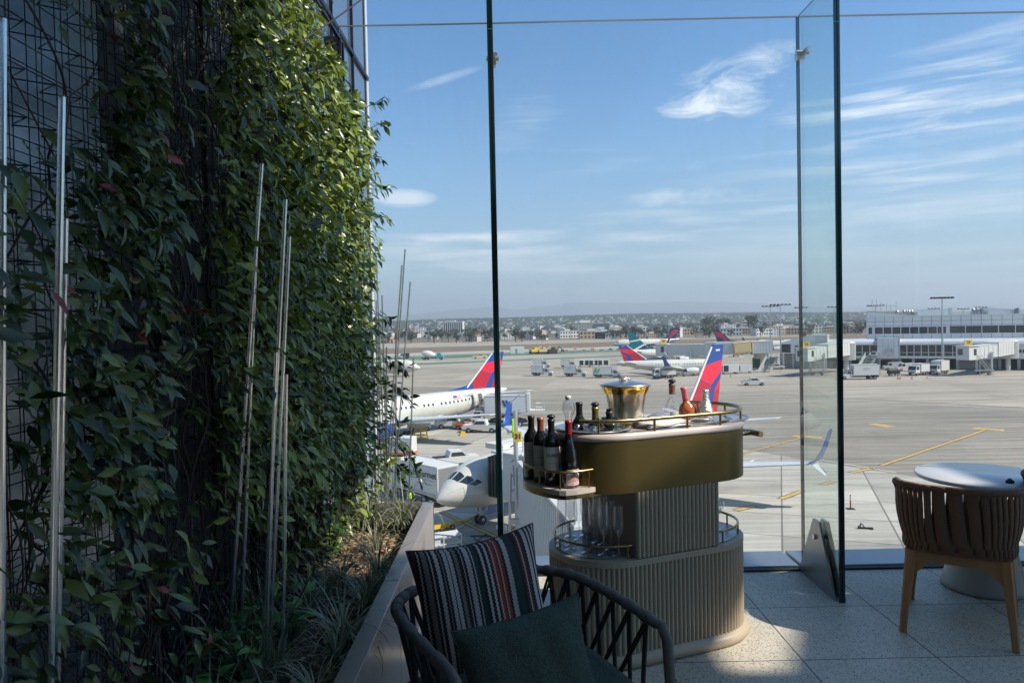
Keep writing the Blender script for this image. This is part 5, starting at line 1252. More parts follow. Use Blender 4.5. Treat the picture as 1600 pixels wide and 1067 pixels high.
b = MB(); b.bx(s_.x-.36,s_.x-.24,s_.y+.1,s_.y+.3,s_.z-.1,s_.z+1.1); b.build('lamp_housing', M['hivis'], t, bevel=.03)

# bridge row serving the regional jet
zB_ = GZ+3.6
def P_(px, D, z): q = at(px, 500, D); return (q.x, q.y, z)
bridge('long white jet bridge with a tan middle section reaching the regional jet', P_(1040,232,GZ+4.4), P_(1105,226,GZ+4.5), P_(1190,222,GZ+4.9), 3, 3.2, sign='20', rib=1.1)
b = MB(); q0, q1 = Vector(P_(1118,222,GZ+4.9)), Vector(P_(1172,219,GZ+5.0)); tunnel(b, q0, q1, 3.3, 3.0, 30); b.build('canvas_covered_walkway', M['white'], label='plain white covered walkway crossing behind the near tail', cat='walkway')
b = MB(); q0, q1 = Vector(P_(1146,218,GZ+5.2)), Vector(P_(1172,217.5,GZ+5.6)); tunnel(b, q0, q1, 3.4, 2.9, 30); b.build('tan_walkway_panel', M['tanpanel'], label='tan covered walkway section right of the near tail', cat='walkway')
b = MB(); q0, q1 = Vector(P_(1174,219,GZ+5.0)), Vector(P_(1206,218,GZ+5.2)); tunnel(b, q0, q1, 3.4, 3.4, .8); b.build('ribbed_walkway', M['white'], label='ribbed white walkway between the tan section and the terminal corner', cat='walkway')
# stairs
def stairs(label, px0, px1, D, ztop, group='white passenger stairs'):
    a, c = Vector(P_(px0, D, GZ)), Vector(P_(px1, D, ztop)); t = thing('passenger_stairs', label, 'stairs', (a.x,a.y,GZ), 0, group)
    b = MB()
    for s in (-1.6,0,1.6):
        p0 = a+Vector((s,-.0,0)); p1 = c+Vector((s,0,0)); b.prism([(p0.x,GZ+.1),(p0.x+.5,GZ+.1),(p1.x,p1.z-.5),(p1.x,p1.z+.9),(p0.x,GZ+1.0)], a.y-.1-abs(s)*.2, a.y+.1-abs(s)*.2, M=XZ)
    b.build('side_panel', M['white'], t)
    b = MB(); n = 14
    for i in range(n): p = a+(c-a)*(i/(n-1)); b.box((p.x+.4,p.y,p.z+.1),(2.6,.9,.07))
    b.build('steps', M['metal'], t)
    b = MB(); b.bx(c.x-.3,c.x+2.2,c.y-1.2,c.y+1.2,c.z-.1,c.z); b.tube([(c.x+2,c.y-1,GZ),(c.x+2,c.y-1,c.z+1)], .08, 6); b.tube([(c.x-.2,c.y-1.1,c.z+1),(c.x+2.1,c.y-1.1,c.z+1)], .05, 6); b.build('landing', M['metal'], t)
stairs('steep white stairs beside the terminal corner left of the tall fin', 1192, 1205, 208, GZ+4.3)
stairs('steep white stairs beside the terminal right of the tall fin', 1345, 1360, 206, GZ+4.4)

# terminal ------------------------------------------------------------
A0 = Vector((103.8,215,GZ)); U = Vector((33.2,-18,0)).normalized(); NB = Vector((-U.y*-1,0,0))
NV = Vector((-U.y, U.x, 0))       # points away from the camera, into the building
t = thing('terminal_building', 'long silver panelled airport terminal with bands of dark windows', 'building', A0, math.atan2(U.y,U.x))
def ss(px, dep=0):
    k = (px-800)/F; return (k*(A0.y+NV.y*dep)-(A0.x+NV.x*dep))/(U.x-k*U.y)
def tb(name, m, boxes, bevel=0, parent=t):
    b = MB()
    for x0, x1, y0, y1, z0, z1 in boxes: b.bx(x0, x1, y0, y1, z0, z1)
    return b.build(name, m, parent, world=False, bevel=bevel)
E_ = 75
facM = M['facade']
tb('upper_storey', facM, [(ss(1353),E_,3,40,8.4,14.9)]); tb('lower_storey', facM, [(ss(1404),E_,0,40,3.0,8.3)])
tb('entrance_block', facM, [(ss(1371),ss(1404),-1.5,3,3.0,8.9)]); tb('left_wing', facM, [(ss(1225),ss(1370),.5,14,3.0,8.2)])
tb('parapet', facM, [(ss(1353),E_,2.7,3.3,14.9,15.15)])
tb('canopy', M['facadelt'], [], ) if False else None
for nm, x0, x1 in (('canopy',ss(1405),E_),('canopy',ss(1225),ss(1366))):
    b = MB(); b.prism([(-1.4,6.9),(-1.55,7.2),(-1.3,7.8),(-.6,8.3),(.4,8.6),(.4,6.9)], x0, x1, M=Matrix(((0,0,1,0),(1,0,0,0),(0,1,0,0),(0,0,0,1))), smooth=False); b.build(nm, M['facadelt'], t, world=False)
tb('canopy_end', M['white'], [(ss(1404.2),ss(1406.5),-1.6,.2,7.6,9.7)])
# mullioned windows: each bay is a part
def bays(x0, x1, y, z0, z1, n, gap=.22, transom=None):
    wv = (x1-x0)/n
    for i in range(n):
        b = MB(); b.bx(x0+i*wv+gap/2, x0+(i+1)*wv-gap/2, y-.06, y-.005, z0, z1); o_ = b.build('window', M['glassdark'], t, world=False)
        if transom:
            b = MB(); b.bx(x0+i*wv+gap/2, x0+(i+1)*wv-gap/2, y-.10, y-.065, transom, transom+.15); b.build('transom', M['facadelt'], o_, world=False)
bays(ss(1356), ss(1363), 3, 10.0, 11.9, 1); bays(ss(1366), ss(1480), 3, 10.0, 11.9, 8); bays(ss(1484.5), E_, 3, 10.0, 12.0, 14)
bays(ss(1406), ss(1474), 0, 3.7, 6.8, 6, transom=4.6); bays(ss(1475), ss(1545), 0, 3.7, 6.8, 5, transom=4.6); bays(ss(1324), ss(1371), .5, 3.7, 6.8, 4, transom=4.6); bays(ss(1560), E_, 0, 4.6, 5.5, 8)
bays(ss(1240), ss(1310), .5, 3.7, 6.0, 5)
# panel joints, base
b = MB(); x = ss(1353)
while x < E_: b.bx(x-.06,x+.06,2.985,2.999,12.1,14.9); b.bx(x-.06,x+.06,2.985,2.999,8.7,9.9); x += 2.4
x = ss(1404)
while x < E_: b.bx(x-.03,x+.03,-.02,-.001,3.0,3.6); x += 2.4
for z in (13.5,12.3): b.bx(ss(1353),E_,2.985,2.999,z,z+.10)
for z in (5,6.6): b.bx(ss(1371),ss(1404),-1.52,-1.501,z,z+.05)
for x in (ss(1380),ss(1388),ss(1397)): b.bx(x-.03,x+.03,-1.52,-1.501,3.1,8.9)
b.build('panel_joints', M['inkgrey'], t, world=False)
tb('ground_floor_recess', M['dark'], [(ss(1403),ss(1495),6,8,0,3),(ss(1560),E_,6,8,0,3)])
tb('ground_floor_wall', M['concretew'], [(ss(1225),ss(1403),2,14,0,3),(ss(1495),ss(1560),3,12,0,3),(ss(1560),E_,8,30,0,3),(ss(1403),ss(1495),8,30,0,3)])
tb('column', M['concretew'], [(ss(p),ss(p)+.7,0.2,.9,0,3) for p in (1404,1425,1447,1470,1494,1560,1590,1625)])
tb('soffit', M['shade'], [(ss(1403),E_,0.05,8,2.9,2.999)])
tb('ground_floor_door', M['dark'], [(ss(1376),ss(1392),1.9,2.0,0,2.4),(ss(1330),ss(1342),1.9,2.0,0,2.4),(ss(1300),ss(1312),1.9,2.0,0,2.4)])
b = MB(); b.bx(ss(1382),ss(1395),-1.75,-1.53,3.8,6.0); sg = b.build('notice_board', M['white'], t, world=False, bevel=.05)
wt = full(t) @ Matrix.Translation(((ss(1382)+ss(1395))/2,-1.77,5.3)) @ Matrix.Rotation(PI/2,4,'X'); text('1 1 1 0', .7, M['ink'], wt, sg, 'board_lettering', bold=.02)
tb('penthouse', facM, [(ss(1430),ss(1486),12,24,15,16.9)]); tb('penthouse_end', M['white'], [(ss(1486.5),ss(1492),12,20,15,17.2)])
b = MB(); x0, x1 = ss(1354), ss(1428); b.prism([(x0,15.16),(x1,15.16),(x0+1,16.5),(x0,16.5)], 4, 26, M=XZ); b.build('sloping_roof', M['facade'], t, world=False)
b = MB(); b.prism([(x0,16.52),(x0+1,16.52),(x1,15.2),(x1,15.4),(x0+1.2,16.8),(x0,16.8)], 3.9, 27, M=XZ); b.build('roof_covering', mat('cream roof membrane', (.55,.5,.38), .8), t, world=False)
b = MB(); x0, x1 = ss(1533), ss(1640); b.prism([(x0,15.16),(x1,15.16),(x1,15.6),(x0+1.5,17.0),(x0,16.8)], 8, 26, M=XZ); b.build('sloping_roof', M['facade'], t, world=False)
b = MB()
for px, z0, z1 in ((1375,15.3,19.3),(1384,15.3,19),(1391,15.3,18.6),(1400,15.3,19.5),(1361,17.4,20.3),(1368,17,20.3)): b.tube([(ss(px),10,z0),(ss(px),10,z1)], .07, 5)
b.tube([(ss(1361),10,18.4),(ss(1400),10,18.2)], .06, 5); b.build('antenna', M['metal'], t, world=False)
b = MB(); rr = random.Random(3)
for i in range(26):
    px = rr.uniform(1396,1432) if i < 14 else rr.uniform(1517,1545) if i < 22 else rr.uniform(1582,1600); x = ss(px); h = rr.uniform(.5,1.6); b.bx(x-.4,x+.4,5,6.2,15.15,15.15+h)
for px in (1402,1413,1417,1421,1425,1524,1530): b.lathe([(.5,15.2),(.5,16.4),(.3,16.8),(0,16.9)], 8, c=(ss(px),6,0))
b.build('rooftop_unit', M['metal'], t, world=False)
# terminal corner block at the left end
t2 = thing('corner_stair_block', 'white stair tower at the left end of the terminal beside the tall fin', 'building', (P_(1240,222,GZ)[0],222,GZ), math.atan2(U.y,U.x))
b = MB(); b.prism([(-3.4,4.6),(9.5,4.6),(9.5,10.1),(5,10.1),(-3.4,7.9)], -2.5, 4, M=XZ); b.build('wall', M['facade'], t2, world=False)
b = MB(); b.bx(6.2,9.6,-2.6,-2.52,4.7,10.0); b.build('white_panel', M['white'], t2, world=False)
b = MB(); b.bx(-3.2,-.6,-2.6,-2.52,4.9,7.4); b.bx(.6,1.6,-2.6,-2.52,4.9,7.0); b.build('window', M['glassdark'], t2, world=False)
b = MB(); b.bx(1.8,3.6,-2,0,9.4,10.8); b.build('rooftop_unit', M['dark'], t2, world=False)
b = MB()
for x in (-3,0,3,6,9): b.bx(x-.25,x+.25,-2.2,-1.7,0,4.6)
b.bx(-3,9,1,3,0,4.5); b.build('column', M['concretew'], t2, world=False)
b = MB(); b.bx(-12,-5,-1,1,0,3.2); b.build('green_shed', M['greenp'], t2, world=False)
# right hand bridges
bridge('stubby white jet bridge with two dark doors in front of the right terminal', P_(1516,183,GZ+4.2), P_(1550,186,GZ+4.6), P_(1575,197,GZ+4.6), 3.0, 3.0, sign='26', rib=1.4)
bridge('white jet bridge partly behind the tall fin', P_(1262,192,GZ+4.2), P_(1285,196,GZ+4.6), P_(1322,205,GZ+4.8), 3.0, 3.0, sign='24', rib=1.4)
# cab faces shown dark
# light masts
def mast(label, px, ptop, D, n=6, w_=5.6, group='apron light masts'):
    q = at(px, ptop, D); t = thing('light_mast', label, 'light mast', (q.x,q.y,GZ), 0, group)
    b = MB(); b.tube([(q.x,q.y,GZ),(q.x,q.y,q.z)], [.28,.14], 8); b.build('pole', M['metal'], t)
    b = MB(); b.tube([(q.x-w_/2,q.y,q.z),(q.x+w_/2,q.y,q.z)], .10, 6); b.build('crossarm', M['dark'], t)
    for i in range(n):
        x = q.x-w_/2+w_*i/(n-1); b = MB(); b.prism([(x-.35,q.z-.15),(x+.35,q.z-.05),(x+.3,q.z+.3),(x-.2,q.z+.35)], q.y-.3, q.y+.3, M=XZ); b.build('floodlight', M['dark'], t)
mast('tall light mast left of the pair beyond the walkway', 1203.5, 479, 250, 5, 5); mast('tall light mast right of the pair beyond the walkway', 1219, 476.5, 235, 6, 6)
mast('tallest light mast standing in front of the right terminal', 1472, 466, 193, 7, 5.4); mast('light mast behind the roof corner of the terminal', 1368, 478, 262, 6, 5.4)
mast('light mast seen through the tall glass fin', 1303, 480, 260, 4, 4); mast('light mast just left of the tall glass fin', 1252, 481, 265, 4, 4)
for px, pt, lab in ((1459,482.5,'small far light mast left of the tallest mast'),(1505,483,'small far light mast right of the tallest mast'),(1533,480.5,'small far light mast above the sloping roof at right')): mast(lab, px, pt, 330, 4, 4.5)
# clutter on the far apron behind the row of walkways
for i, (px, py) in enumerate(((1092,551),(1104,553),(1118,549),(1070,553),(1160,551),(1178,549),(1150,554))):
    q = on(px, py+3); t = thing('service_vehicle', ['small white','yellow topped','white','low white','white boxy','pale','small grey'][i]+' service vehicle beyond the jet bridges, '+['left of the near tail top','nearest the near tail top','just left of the dark red tail','leftmost of the group','below the light masts','rightmost of the group','behind the tan walkway'][i], 'service vehicle', (q.x,q.y,GZ), .2*i)
    b = MB(); b.bx(-2.5,1.0,-1,1,.6,2.4); b.prism([(1.1,.5),(3,.5),(3,1.4),(2.4,2.1),(1.1,2.1)], -1, 1, M=XZ); b.build('body', M['white' if i % 3 else 'yellow'], t, world=False, bevel=.05)
    for x in (-1.6,2.2):
        for s in (-.9,.9): wheel_at(t, x, s, .42)
# ================================================================== BAR CART
CA = math.atan2(.19,.45); D_ = Vector((math.cos(CA),math.sin(CA),0)); N_ = Vector((-D_.y,D_.x,0))
RC = .27; C1 = Vector((.435,3.575,0)); LC = .485
CT = Matrix((D_, N_, Vector((0,0,1)))).transposed().to_4x4(); CT.translation = C1      # local: x along cart, y away from the camera side
cart = thing('bar_cart', 'taupe fluted drinks cart with an olive bronze band and cream stone top', 'bar cart', C1+D_*LC/2, CA)
def stad(r, ext=0, n=24, l0=0, l1=LC):
    p = []
    for i in range(n+1): a = -PI/2-PI*i/n; p.append((l0-ext+r*math.cos(a), r*math.sin(a)))
    for i in range(n+1): a = PI/2-PI*i/n; p.append((l1+ext+r*math.cos(a), r*math.sin(a)))
    return p
def stadpath(r, L_):     # arc-length walk of the outline, starts front left of the straight
    tot = 2*L_+2*PI*r
    def f(s):
        s %= tot
        if s < L_: return Vector((s,-r)), Vector((0,-1))
        s -= L_
        if s < PI*r: a = -PI/2+s/r; return Vector((L_+r*math.cos(a), r*math.sin(a))), Vector((math.cos(a),math.sin(a)))
        s -= PI*r
        if s < L_: return Vector((L_-s,r)), Vector((0,1))
        s -= L_; a = PI/2+s/r; return Vector((r*math.cos(a), r*math.sin(a))), Vector((math.cos(a),math.sin(a)))
    return f, tot
f_, tot = stadpath(RC, LC); nr = int(tot/.0232); pts = []
for i in range(nr):
    for k in range(6):
        p, n = f_((i+k/6)*tot/nr); q = p+n*(-.007+.0115*math.sin(PI*(k/6))**.7 if k else -.007); pts.append((q.x,q.y))
def rings(poly, zs): return [[Vector((x,y,z)) for x, y in poly] for z in zs]
b = MB(); b.loft(rings(pts,(.062,.462)), smooth=False, M=CT); b.build('fluted_base', M['taupe'], cart)
b = MB(); sec = [(.004,.0),(.022,.006),(.031,.022),(.031,.036),(.022,.052),(.0,.062)]
vs = [];  P0 = stad(RC)
for dr, z in sec: vs.append([Vector((x,y,z)) for x, y in stad(RC+dr)])
b.loft(vs, M=CT); b.build('plinth', M['taupe'], cart)
b = MB(); b.prism(stad(RC+.006), .463, .492, M=CT); b.build('lower_shelf', M['taupe'], cart, bevel=.003)
b = MB(); b.prism(stad(RC-.03), .4925, .496, M=CT); b.build('shelf_inlay', M['trayb'], cart)
# column with fluted front
x0, x1 = .012, LC-.01
b = MB(); b.bx(x0, x1, -RC+.012, RC-.012, .497, .80, 0, CT); b.build('column', M['taupe2'], cart)
b = MB(); nf = int((x1-x0)/.0222)
poly = []
for i in range(nf):
    for k in range(6):
        x = x0+(i+k/6)*(x1-x0)/nf; poly.append((x, -RC-.001-(.0105*math.sin(PI*k/6)**.7 if k else 0)+.006))
poly += [(x1,-RC+.011),(x0,-RC+.011)]
b.prism(poly, .497, .80, M=CT); b.build('fluted_front', M['taupe'], cart)
# band, top
RB = .272
b = MB(); b.prism(stad(RB, .01, 48), .80, 1.035, M=CT, smooth=True); b.build('bronze_band', M['brasspanel'], cart)
b = MB(); secs = [(-.004,1.036),(.002,1.040),(.004,1.05),(.002,1.066),(-.004,1.070)]
b.loft([[Vector((x,y,z)) for x, y in stad(RB+dr,.012,48)] for dr, z in secs], M=CT); b.build('stone_top', M['marble'], cart)
def railpath(poly_xy, z): return [CT @ Vector((x,y,z)) for x, y in poly_xy]
# top rail: from the left end along the front and around the right end
rp_ = []
for i in range(9): a = -PI/2-.9+.9*i/8; rp_.append((-.01+.262*math.cos(a), .262*math.sin(a)))
for i in range(1,8): rp_.append((LC*i/8, -.262))
for i in range(13): a = -PI/2+2.5*i/12; rp_.append((LC+.01+.262*math.cos(a), .262*math.sin(a)))
b = MB(); b.tube(railpath(rp_,1.128), .0095, 12); b.build('top_rail', M['brass'], cart)
for i in (3, 10, 13, 16, 20, 24, 27):
    b = MB(); x, y = rp_[min(i, len(rp_)-1)]; b.tube([CT @ Vector((x,y,1.07)), CT @ Vector((x,y,1.124))], .006, 8); b.build('rail_post', M['brass'], cart)
# push handle at the right
b = MB(); hz_ = .985; b.tube([CT @ Vector(p) for p in ((LC+.28,-.09,hz_),(LC+.33,-.09,hz_),(LC+.352,-.075,hz_),(LC+.355,.12,hz_),(LC+.335,.14,hz_),(LC+.28,.14,hz_))], .012, 12)
b.tube([CT @ Vector((LC+.352,-.155,hz_)), CT @ Vector((LC+.355,-.06,hz_))], .0155, 12); b.build('push_handle', M['brass'], cart)
# wine shelf on the left end
WZ = .812
wr = .405
def shelf(r, y0): return [(-.13,y0+.022),(-.20,y0+.006),(-.27,y0),(-r*.80,y0+.004),(-r*.86,y0+.022),(-r*.90,y0+.055)]+[(r*math.cos(a), r*math.sin(a)) for a in [R(204)-R(88)*i/22 for i in range(23)]]
ws = shelf(wr, -.232)+[(-.10,.30)]
b = MB(); b.prism(ws, WZ, WZ+.022, M=CT); b.build('wine_shelf', M['marble'], cart, bevel=.003)
b = MB(); b.prism(shelf(wr-.004,-.228)+[(-.10,.29)], WZ-.02, WZ-.001, M=CT); b.build('shelf_trim', M['brass'], cart)
rr_ = shelf(wr-.012, -.220)
b = MB(); b.tube(railpath(rr_, WZ+.10), .0062, 10); b.build('shelf_rail', M['brass'], cart)
for i in (1, 4, 9, 16, 24):
    x, y = rr_[i]; b = MB(); b.tube([CT @ Vector((x,y,WZ+.022)), CT @ Vector((x,y,WZ+.098))], .0045, 8); b.build('rail_post', M['brass'], cart)
# lower shelf rails
l1 = [(.0,-.245)]+[(.0+.25*math.cos(a), .25*math.sin(a)) for a in [-PI/2-.1-2.9*i/20 for i in range(21)]]
b = MB(); b.tube(railpath(l1,.553), .0062, 10); b.build('lower_rail', M['brass'], cart)
for i in (1,6,11,16,20): x, y = l1[i]; b = MB(); b.tube([CT @ Vector((x,y,.496)), CT @ Vector((x,y,.551))], .0045, 8); b.build('rail_post', M['brass'], cart)
l2 = [(LC+.005,-.245)]+[(LC+.25*math.cos(a), .25*math.sin(a)) for a in [-PI/2+.1+2.9*i/20 for i in range(21)]]
b = MB(); b.tube(railpath(l2,.553), .0062, 10); b.build('lower_rail', M['brass'], cart)
for i in (1,6,11,16,20): x, y = l2[i]; b = MB(); b.tube([CT @ Vector((x,y,.496)), CT @ Vector((x,y,.551))], .0045, 8); b.build('rail_post', M['brass'], cart)

# bottles -------------------------------------------------------------
BORD = [(0,0),(.034,0),(.0375,.004),(.0378,.19),(.034,.212),(.020,.232),(.0145,.245),(.0140,.30)]
BURG = [(0,0),(.038,0),(.0415,.005),(.0418,.12),(.036,.165),(.022,.215),(.0150,.245),(.0140,.30)]
def bottle(label, p, prof, glass, foil, foilz=.235, stop=None, lab=None, labz=(.03,.13), labm='label', tilt=None, group=None, txt=None, face=None, name='wine_bottle', top=.302):
    p = Vector(p); t = thing(name, label, 'bottle', p, 0, group)
    if tilt: t.rotation_euler = tilt
    b = MB(); b.lathe(prof, 28); b.build('bottle_glass', M[glass], t, world=False)
    b = MB(); b.lathe([(.0165,foilz),(.0158,foilz+.01),(.0152,top-.02),(.0168,top-.012),(.0168,top),(0,top+.001)], 20); b.build('foil', M[foil], t, world=False)
    if stop:
        b = MB(); b.lathe([(.011,top),(.011,top+.006),(.019,top+.008),(.020,top+.013),(.015,top+.020),(.006,top+.023),(0,top+.024)], 16); b.build('stopper', M[stop], t, world=False)
    if lab:
        r = interp([(z, r_) for r_, z in prof[1:]], sum(labz)/2)[0]+.0006; a0, da = lab
        b = MB(); vs = []; fs = []; n = 22
        for i in range(n+1):
            a = a0-da+2*da*i/n
            for z in labz: rr = interp([(z_, r_) for r_, z_ in prof[1:]], z)[0]+.0008; vs.append((rr*math.cos(a), rr*math.sin(a), z))
        for i in range(n): fs.append((2*i,2*i+2,2*i+3,2*i+1))
        b.add(vs, fs, 0, True); lb = b.build('bottle_label', M[labm], t, world=False, recalc=False)
        if txt:
            for body, size, zz, m in txt:
                # wrap each letter around the glass
                w_ = len(body)*size*.66
                for i, ch in enumerate(body):
                    if ch == ' ': continue
                    a = a0+((i+.5)*size*.66-w_/2)/r
                    Mx = full(t) @ frame((( r+.0012)*math.cos(a),(r+.0012)*math.sin(a),zz), (-math.sin(a),math.cos(a),0), (math.cos(a),math.sin(a),0))
                    text(ch, size, M[m], Mx, lb, 'print', ext=.0003)
    return t
V = lambda x, y: -PI/2   # labels face the camera
z_ = WZ+.0225
def wp(r, a): p = CT @ Vector((0,0,z_)); return (p.x+r*math.cos(R(a)), p.y+r*math.sin(R(a)), z_)
def cp(px, Y, z): q = at(px, 700, Y); return (q.x, Y, z)
bottle('tall dark red wine bottle with black foil, farthest left on the cart shelf', wp(.357,190), BORD, 'winebk', 'foilblk', .22, lab=(-PI/2,1.1), labz=(.05,.180), labm='labelgrey', txt=[('RESERVE',.008,.14,'ink'),('VALLEY',.007,.12,'ink')], group=None)
bottle('wine bottle with copper foil and a grey label, second from left on the shelf', wp(.338,203.5), BORD, 'winebk', 'foilcop', .235, lab=(-PI/2,1.25), labz=(.03,.175), labm='labelgrey', txt=[('ESTATE',.009,.12,'ink'),('CABERNET',.007,.09,'ink')])
bottle('wine bottle with dark stopper and cream label reading DUNO on the cart shelf', wp(.334,218), BORD, 'winebk', 'foilblk', .225, stop='foilgrey', lab=(-PI/2,1.35), labz=(.065,.178), labm='label', txt=[('DUNO',.020,.140,'ink'),('RED WINE',.007,.105,'ink')])
q = bottle('round shouldered wine bottle with red foil and a white label, nearest on the cart shelf', wp(.320,234), BURG, 'winebk', 'foilred', .235, lab=(-PI/2+.5,.95), labz=(.015,.085), labm='labelwht', txt=[('PINOT NOIR',.006,.022,'inkred')])
b = MB(); vs = []
for i in range(19):
    a = -PI/2+.5-.65+1.3*i/18; r = .0428; h = .024+.034*math.sin(PI*i/18)
    vs += [(r*math.cos(a), r*math.sin(a), .028), (r*math.cos(a), r*math.sin(a), max(.03,h+.006))]
b.add(vs, [(2*i,2*i+2,2*i+3,2*i+1) for i in range(18)], 0, True); b.build('bottle_label', mat('pink print', (.55,.25,.22), .6, var=.5, scale=120), q, world=False, recalc=False)
TZ = 1.0705
def top(px, off=0, z=TZ):      # a point on the cart top below image column px, off metres behind the front edge
    k = (px-800)/F; p0 = CT @ Vector((0,-RB+off,0)); s = (k*p0.y-p0.x)/(D_.x-k*D_.y); q = p0+D_*s; return Vector((q.x,q.y,z))
# ice tub sunk in the left end with bottles standing in it
tc_ = top(925,.22)
t = thing('ice_tub', 'round steel ice tub sunk into the left end of the cart top', 'ice tub', (tc_.x,tc_.y,TZ))
b = MB(); b.lathe([(.135,.003),(.185,.004),(.188,.008),(.16,.010),(.152,.006),(.148,-.02)], 40, c=(0,0,.001)); b.build('tub_rim', M['steel'], t, world=False)
b = MB(); b.lathe([(0,.0025),(.15,.0026)], 32); b.build('tub_floor', M['trayb'], t, world=False)
b = MB(); rr = random.Random(5)
for i in range(46):
    a = rr.uniform(0,6.3); r = .14*math.sqrt(rr.random()); T = Matrix.Translation((r*math.cos(a), r*math.sin(a), .014+.012*rr.random())) @ Matrix.Rotation(rr.uniform(0,3),4,'X') @ Matrix.Rotation(rr.uniform(0,3),4,'Z')
    b.box((0,0,0),(.024,.024,.02), M=T)
b.build('ice_cubes', M['ice'], t, world=False, bevel=.003)
SH = [(0,-.0),(.033,0),(.037,.01),(.0375,.06),(.033,.08),(.020,.10),(.0145,.115),(.0140,.17)]
bz2 = TZ+.004
bottle('bottle neck with black foil standing in the ice tub, left of two darker ones', (*top(903,.235)[:2],bz2), [(r,z-.045 if z > .05 else z) for r, z in SH], 'winegn', 'foilblk', .055, group=None, top=.125)
bottle('bottle neck with gold green foil and dark stopper standing in the ice tub', (*top(928,.15)[:2],bz2), [(r,z-.055 if z > .055 else z) for r, z in SH], 'winegn', 'foilgold', .045, stop='foilgrey', top=.108)
bottle('bottle neck with plain grey foil in the ice tub beside the champagne bucket', (*top(950,.10)[:2],bz2), [(r,z-.07 if z > .07 else z) for r, z in SH], 'winegn', 'foilgrey', .032, top=.09)
q = top(886,.25); t = thing('glass_decanter', 'small clear glass carafe with a pale stopper at the left end of the cart top', 'carafe', (q.x,q.y,TZ))
b = MB(); b.lathe([(0,.0),(.022,0),(.018,.03),(.017,.055),(.03,.085),(.034,.105),(.028,.130),(.016,.143),(.014,.15)], 20); b.build('glass_body', M['crystal'], t, world=False)
b = MB(); b.lathe([(.011,.142),(.014,.15),(.014,.16),(0,.163)], 14); b.build('stopper', M['linen'], t, world=False)
# champagne bucket
q = top(976,.235); t = thing('champagne_bucket', 'flared steel champagne bucket with a gold band and domed lid', 'ice bucket', (q.x,q.y,TZ), 0, None, 1.0)
b = MB(); b.lathe([(0,.002),(.074,.002),(.078,.006),(.079,.03),(.080,.075),(.084,.12),(.091,.155),(.100,.182),(.106,.196)], 48); b.build('bucket_body', M['champ'], t, world=False)
b = MB(); b.lathe([(.0965,.166),(.1025,.183),(.1085,.199),(.112,.204),(.107,.206),(.099,.204)], 48); b.build('gold_band', M['gold'], t, world=False)
b = MB(); b.lathe([(.0745,.0),(.0800,.0),(.0808,.018),(.0800,.020)], 48); b.build('gold_foot', M['gold'], t, world=False)
b = MB(); b.lathe([(.1105,.2045),(.111,.207),(.085,.214),(.05,.221),(.018,.227),(0,.228)], 48); b.build('lid', M['steel'], t, world=False)
b = MB()
for k in range(3): b.tube([(.02*math.cos(a+k)+.006*k-.006, .012*math.sin(a+k*2), .234+.006*math.sin(a*2+k)) for a in [i*PI/6 for i in range(12)]], .0028, 6, closed=True)
b.build('lid_knob', M['steel'], t, world=False)
t = [o for o in C.objects if o.name == 'champagne_bucket'][0]; t.scale = (1.12,1.12,.97)
# napkin, silver shell dish, blue cloth
q = top(1035,.10); t = thing('folded_napkins', 'white folded linen napkins laid on the cart top', 'napkins', (q.x,q.y,TZ), CA+.1)
b = MB()
for k in range(3):
    vs = []; fs = []; n = 12; m_ = 8
    for j in range(m_+1):
        for i in range(n+1):
            u, v = i/n, j/m_; x = -.13+.26*u; y = -.05+.10*v+.012*k
            vs.append((x+.012*math.sin(v*5+k), y+.01*math.sin(u*6+k*2), .004+.010*k+.020*math.sin(PI*u)**.6*math.sin(PI*v)**.5*(1 if k else .4)+.004*math.sin(9*u+7*v+k)))
    for j in range(m_):
        for i in range(n): a = j*(n+1)+i; fs.append((a,a+1,a+n+2,a+n+1))
    b.add(vs, fs, 0, True)
o = b.build('linen', M['linen'], t, world=False, recalc=False); md = o.modifiers.new('thick','SOLIDIFY'); md.thickness = .003
q = top(1027,.19); t = thing('silver_scoop', 'dark blue grey cloth heap behind the folded napkins', 'cloth', (q.x,q.y,TZ), CA)
b = MB(); b.lathe([(0,.045),(.03,.043),(.06,.032),(.075,.012),(.07,.0)], 20, M=Matrix.Diagonal((1.05,.55,1.25,1)).to_4x4()); b.build('cloth_heap', M['trayb'], t, world=False)
q = top(1098,.20); b = MB()
# right end: round tray with bottles
tr_ = top(1112,.235); t = thing('round_tray', 'round grey tray on the right end of the cart top', 'tray', (tr_.x,tr_.y,TZ)); b = MB(); b.lathe([(0,.002),(.165,.002),(.172,.004),(.178,.010),(.182,.009),(.176,.0)], 40); b.build('tray', M['trayb'], t, world=False)
CL = [(0,0),(.030,0),(.034,.004),(.035,.055),(.032,.08),(.022,.105),(.0135,.125),(.0125,.19)]
z2 = TZ+.004
q = top(1049,.25, TZ); bottle('clear spirit bottle with a brown seal and dark stopper, leftmost on the round tray', (q.x,q.y,TZ+.001), [(r*1.25 if z < .11 else r,z) for r, z in CL], 'crystal', 'brownlab', .135, stop='foilgrey', top=.188, name='spirit_bottle', lab=(-PI/2,.5), labz=(.02,.05), labm='linen')
q = top(1075,.23); bottle('squat rose coloured bottle with a pink cap leaning on the cart top', (q.x,q.y,z2), [(0,0),(.040,0),(.045,.02),(.045,.05),(.036,.075),(.018,.09),(.0155,.10),(.015,.16)], 'rose', 'pink', .105, top=.165, tilt=(.0,-.16,0), name='spirit_bottle')
q = top(1101,.17); bottle('silver foiled champagne bottle, nearest on the round tray in front of the near tail', (q.x,q.y,z2), [(0,0),(.040,0),(.042,.01),(.040,.04),(.030,.075),(.018,.11),(.0165,.15)], 'foilsil', 'foilsil', .10, top=.152, name='champagne_bottle')
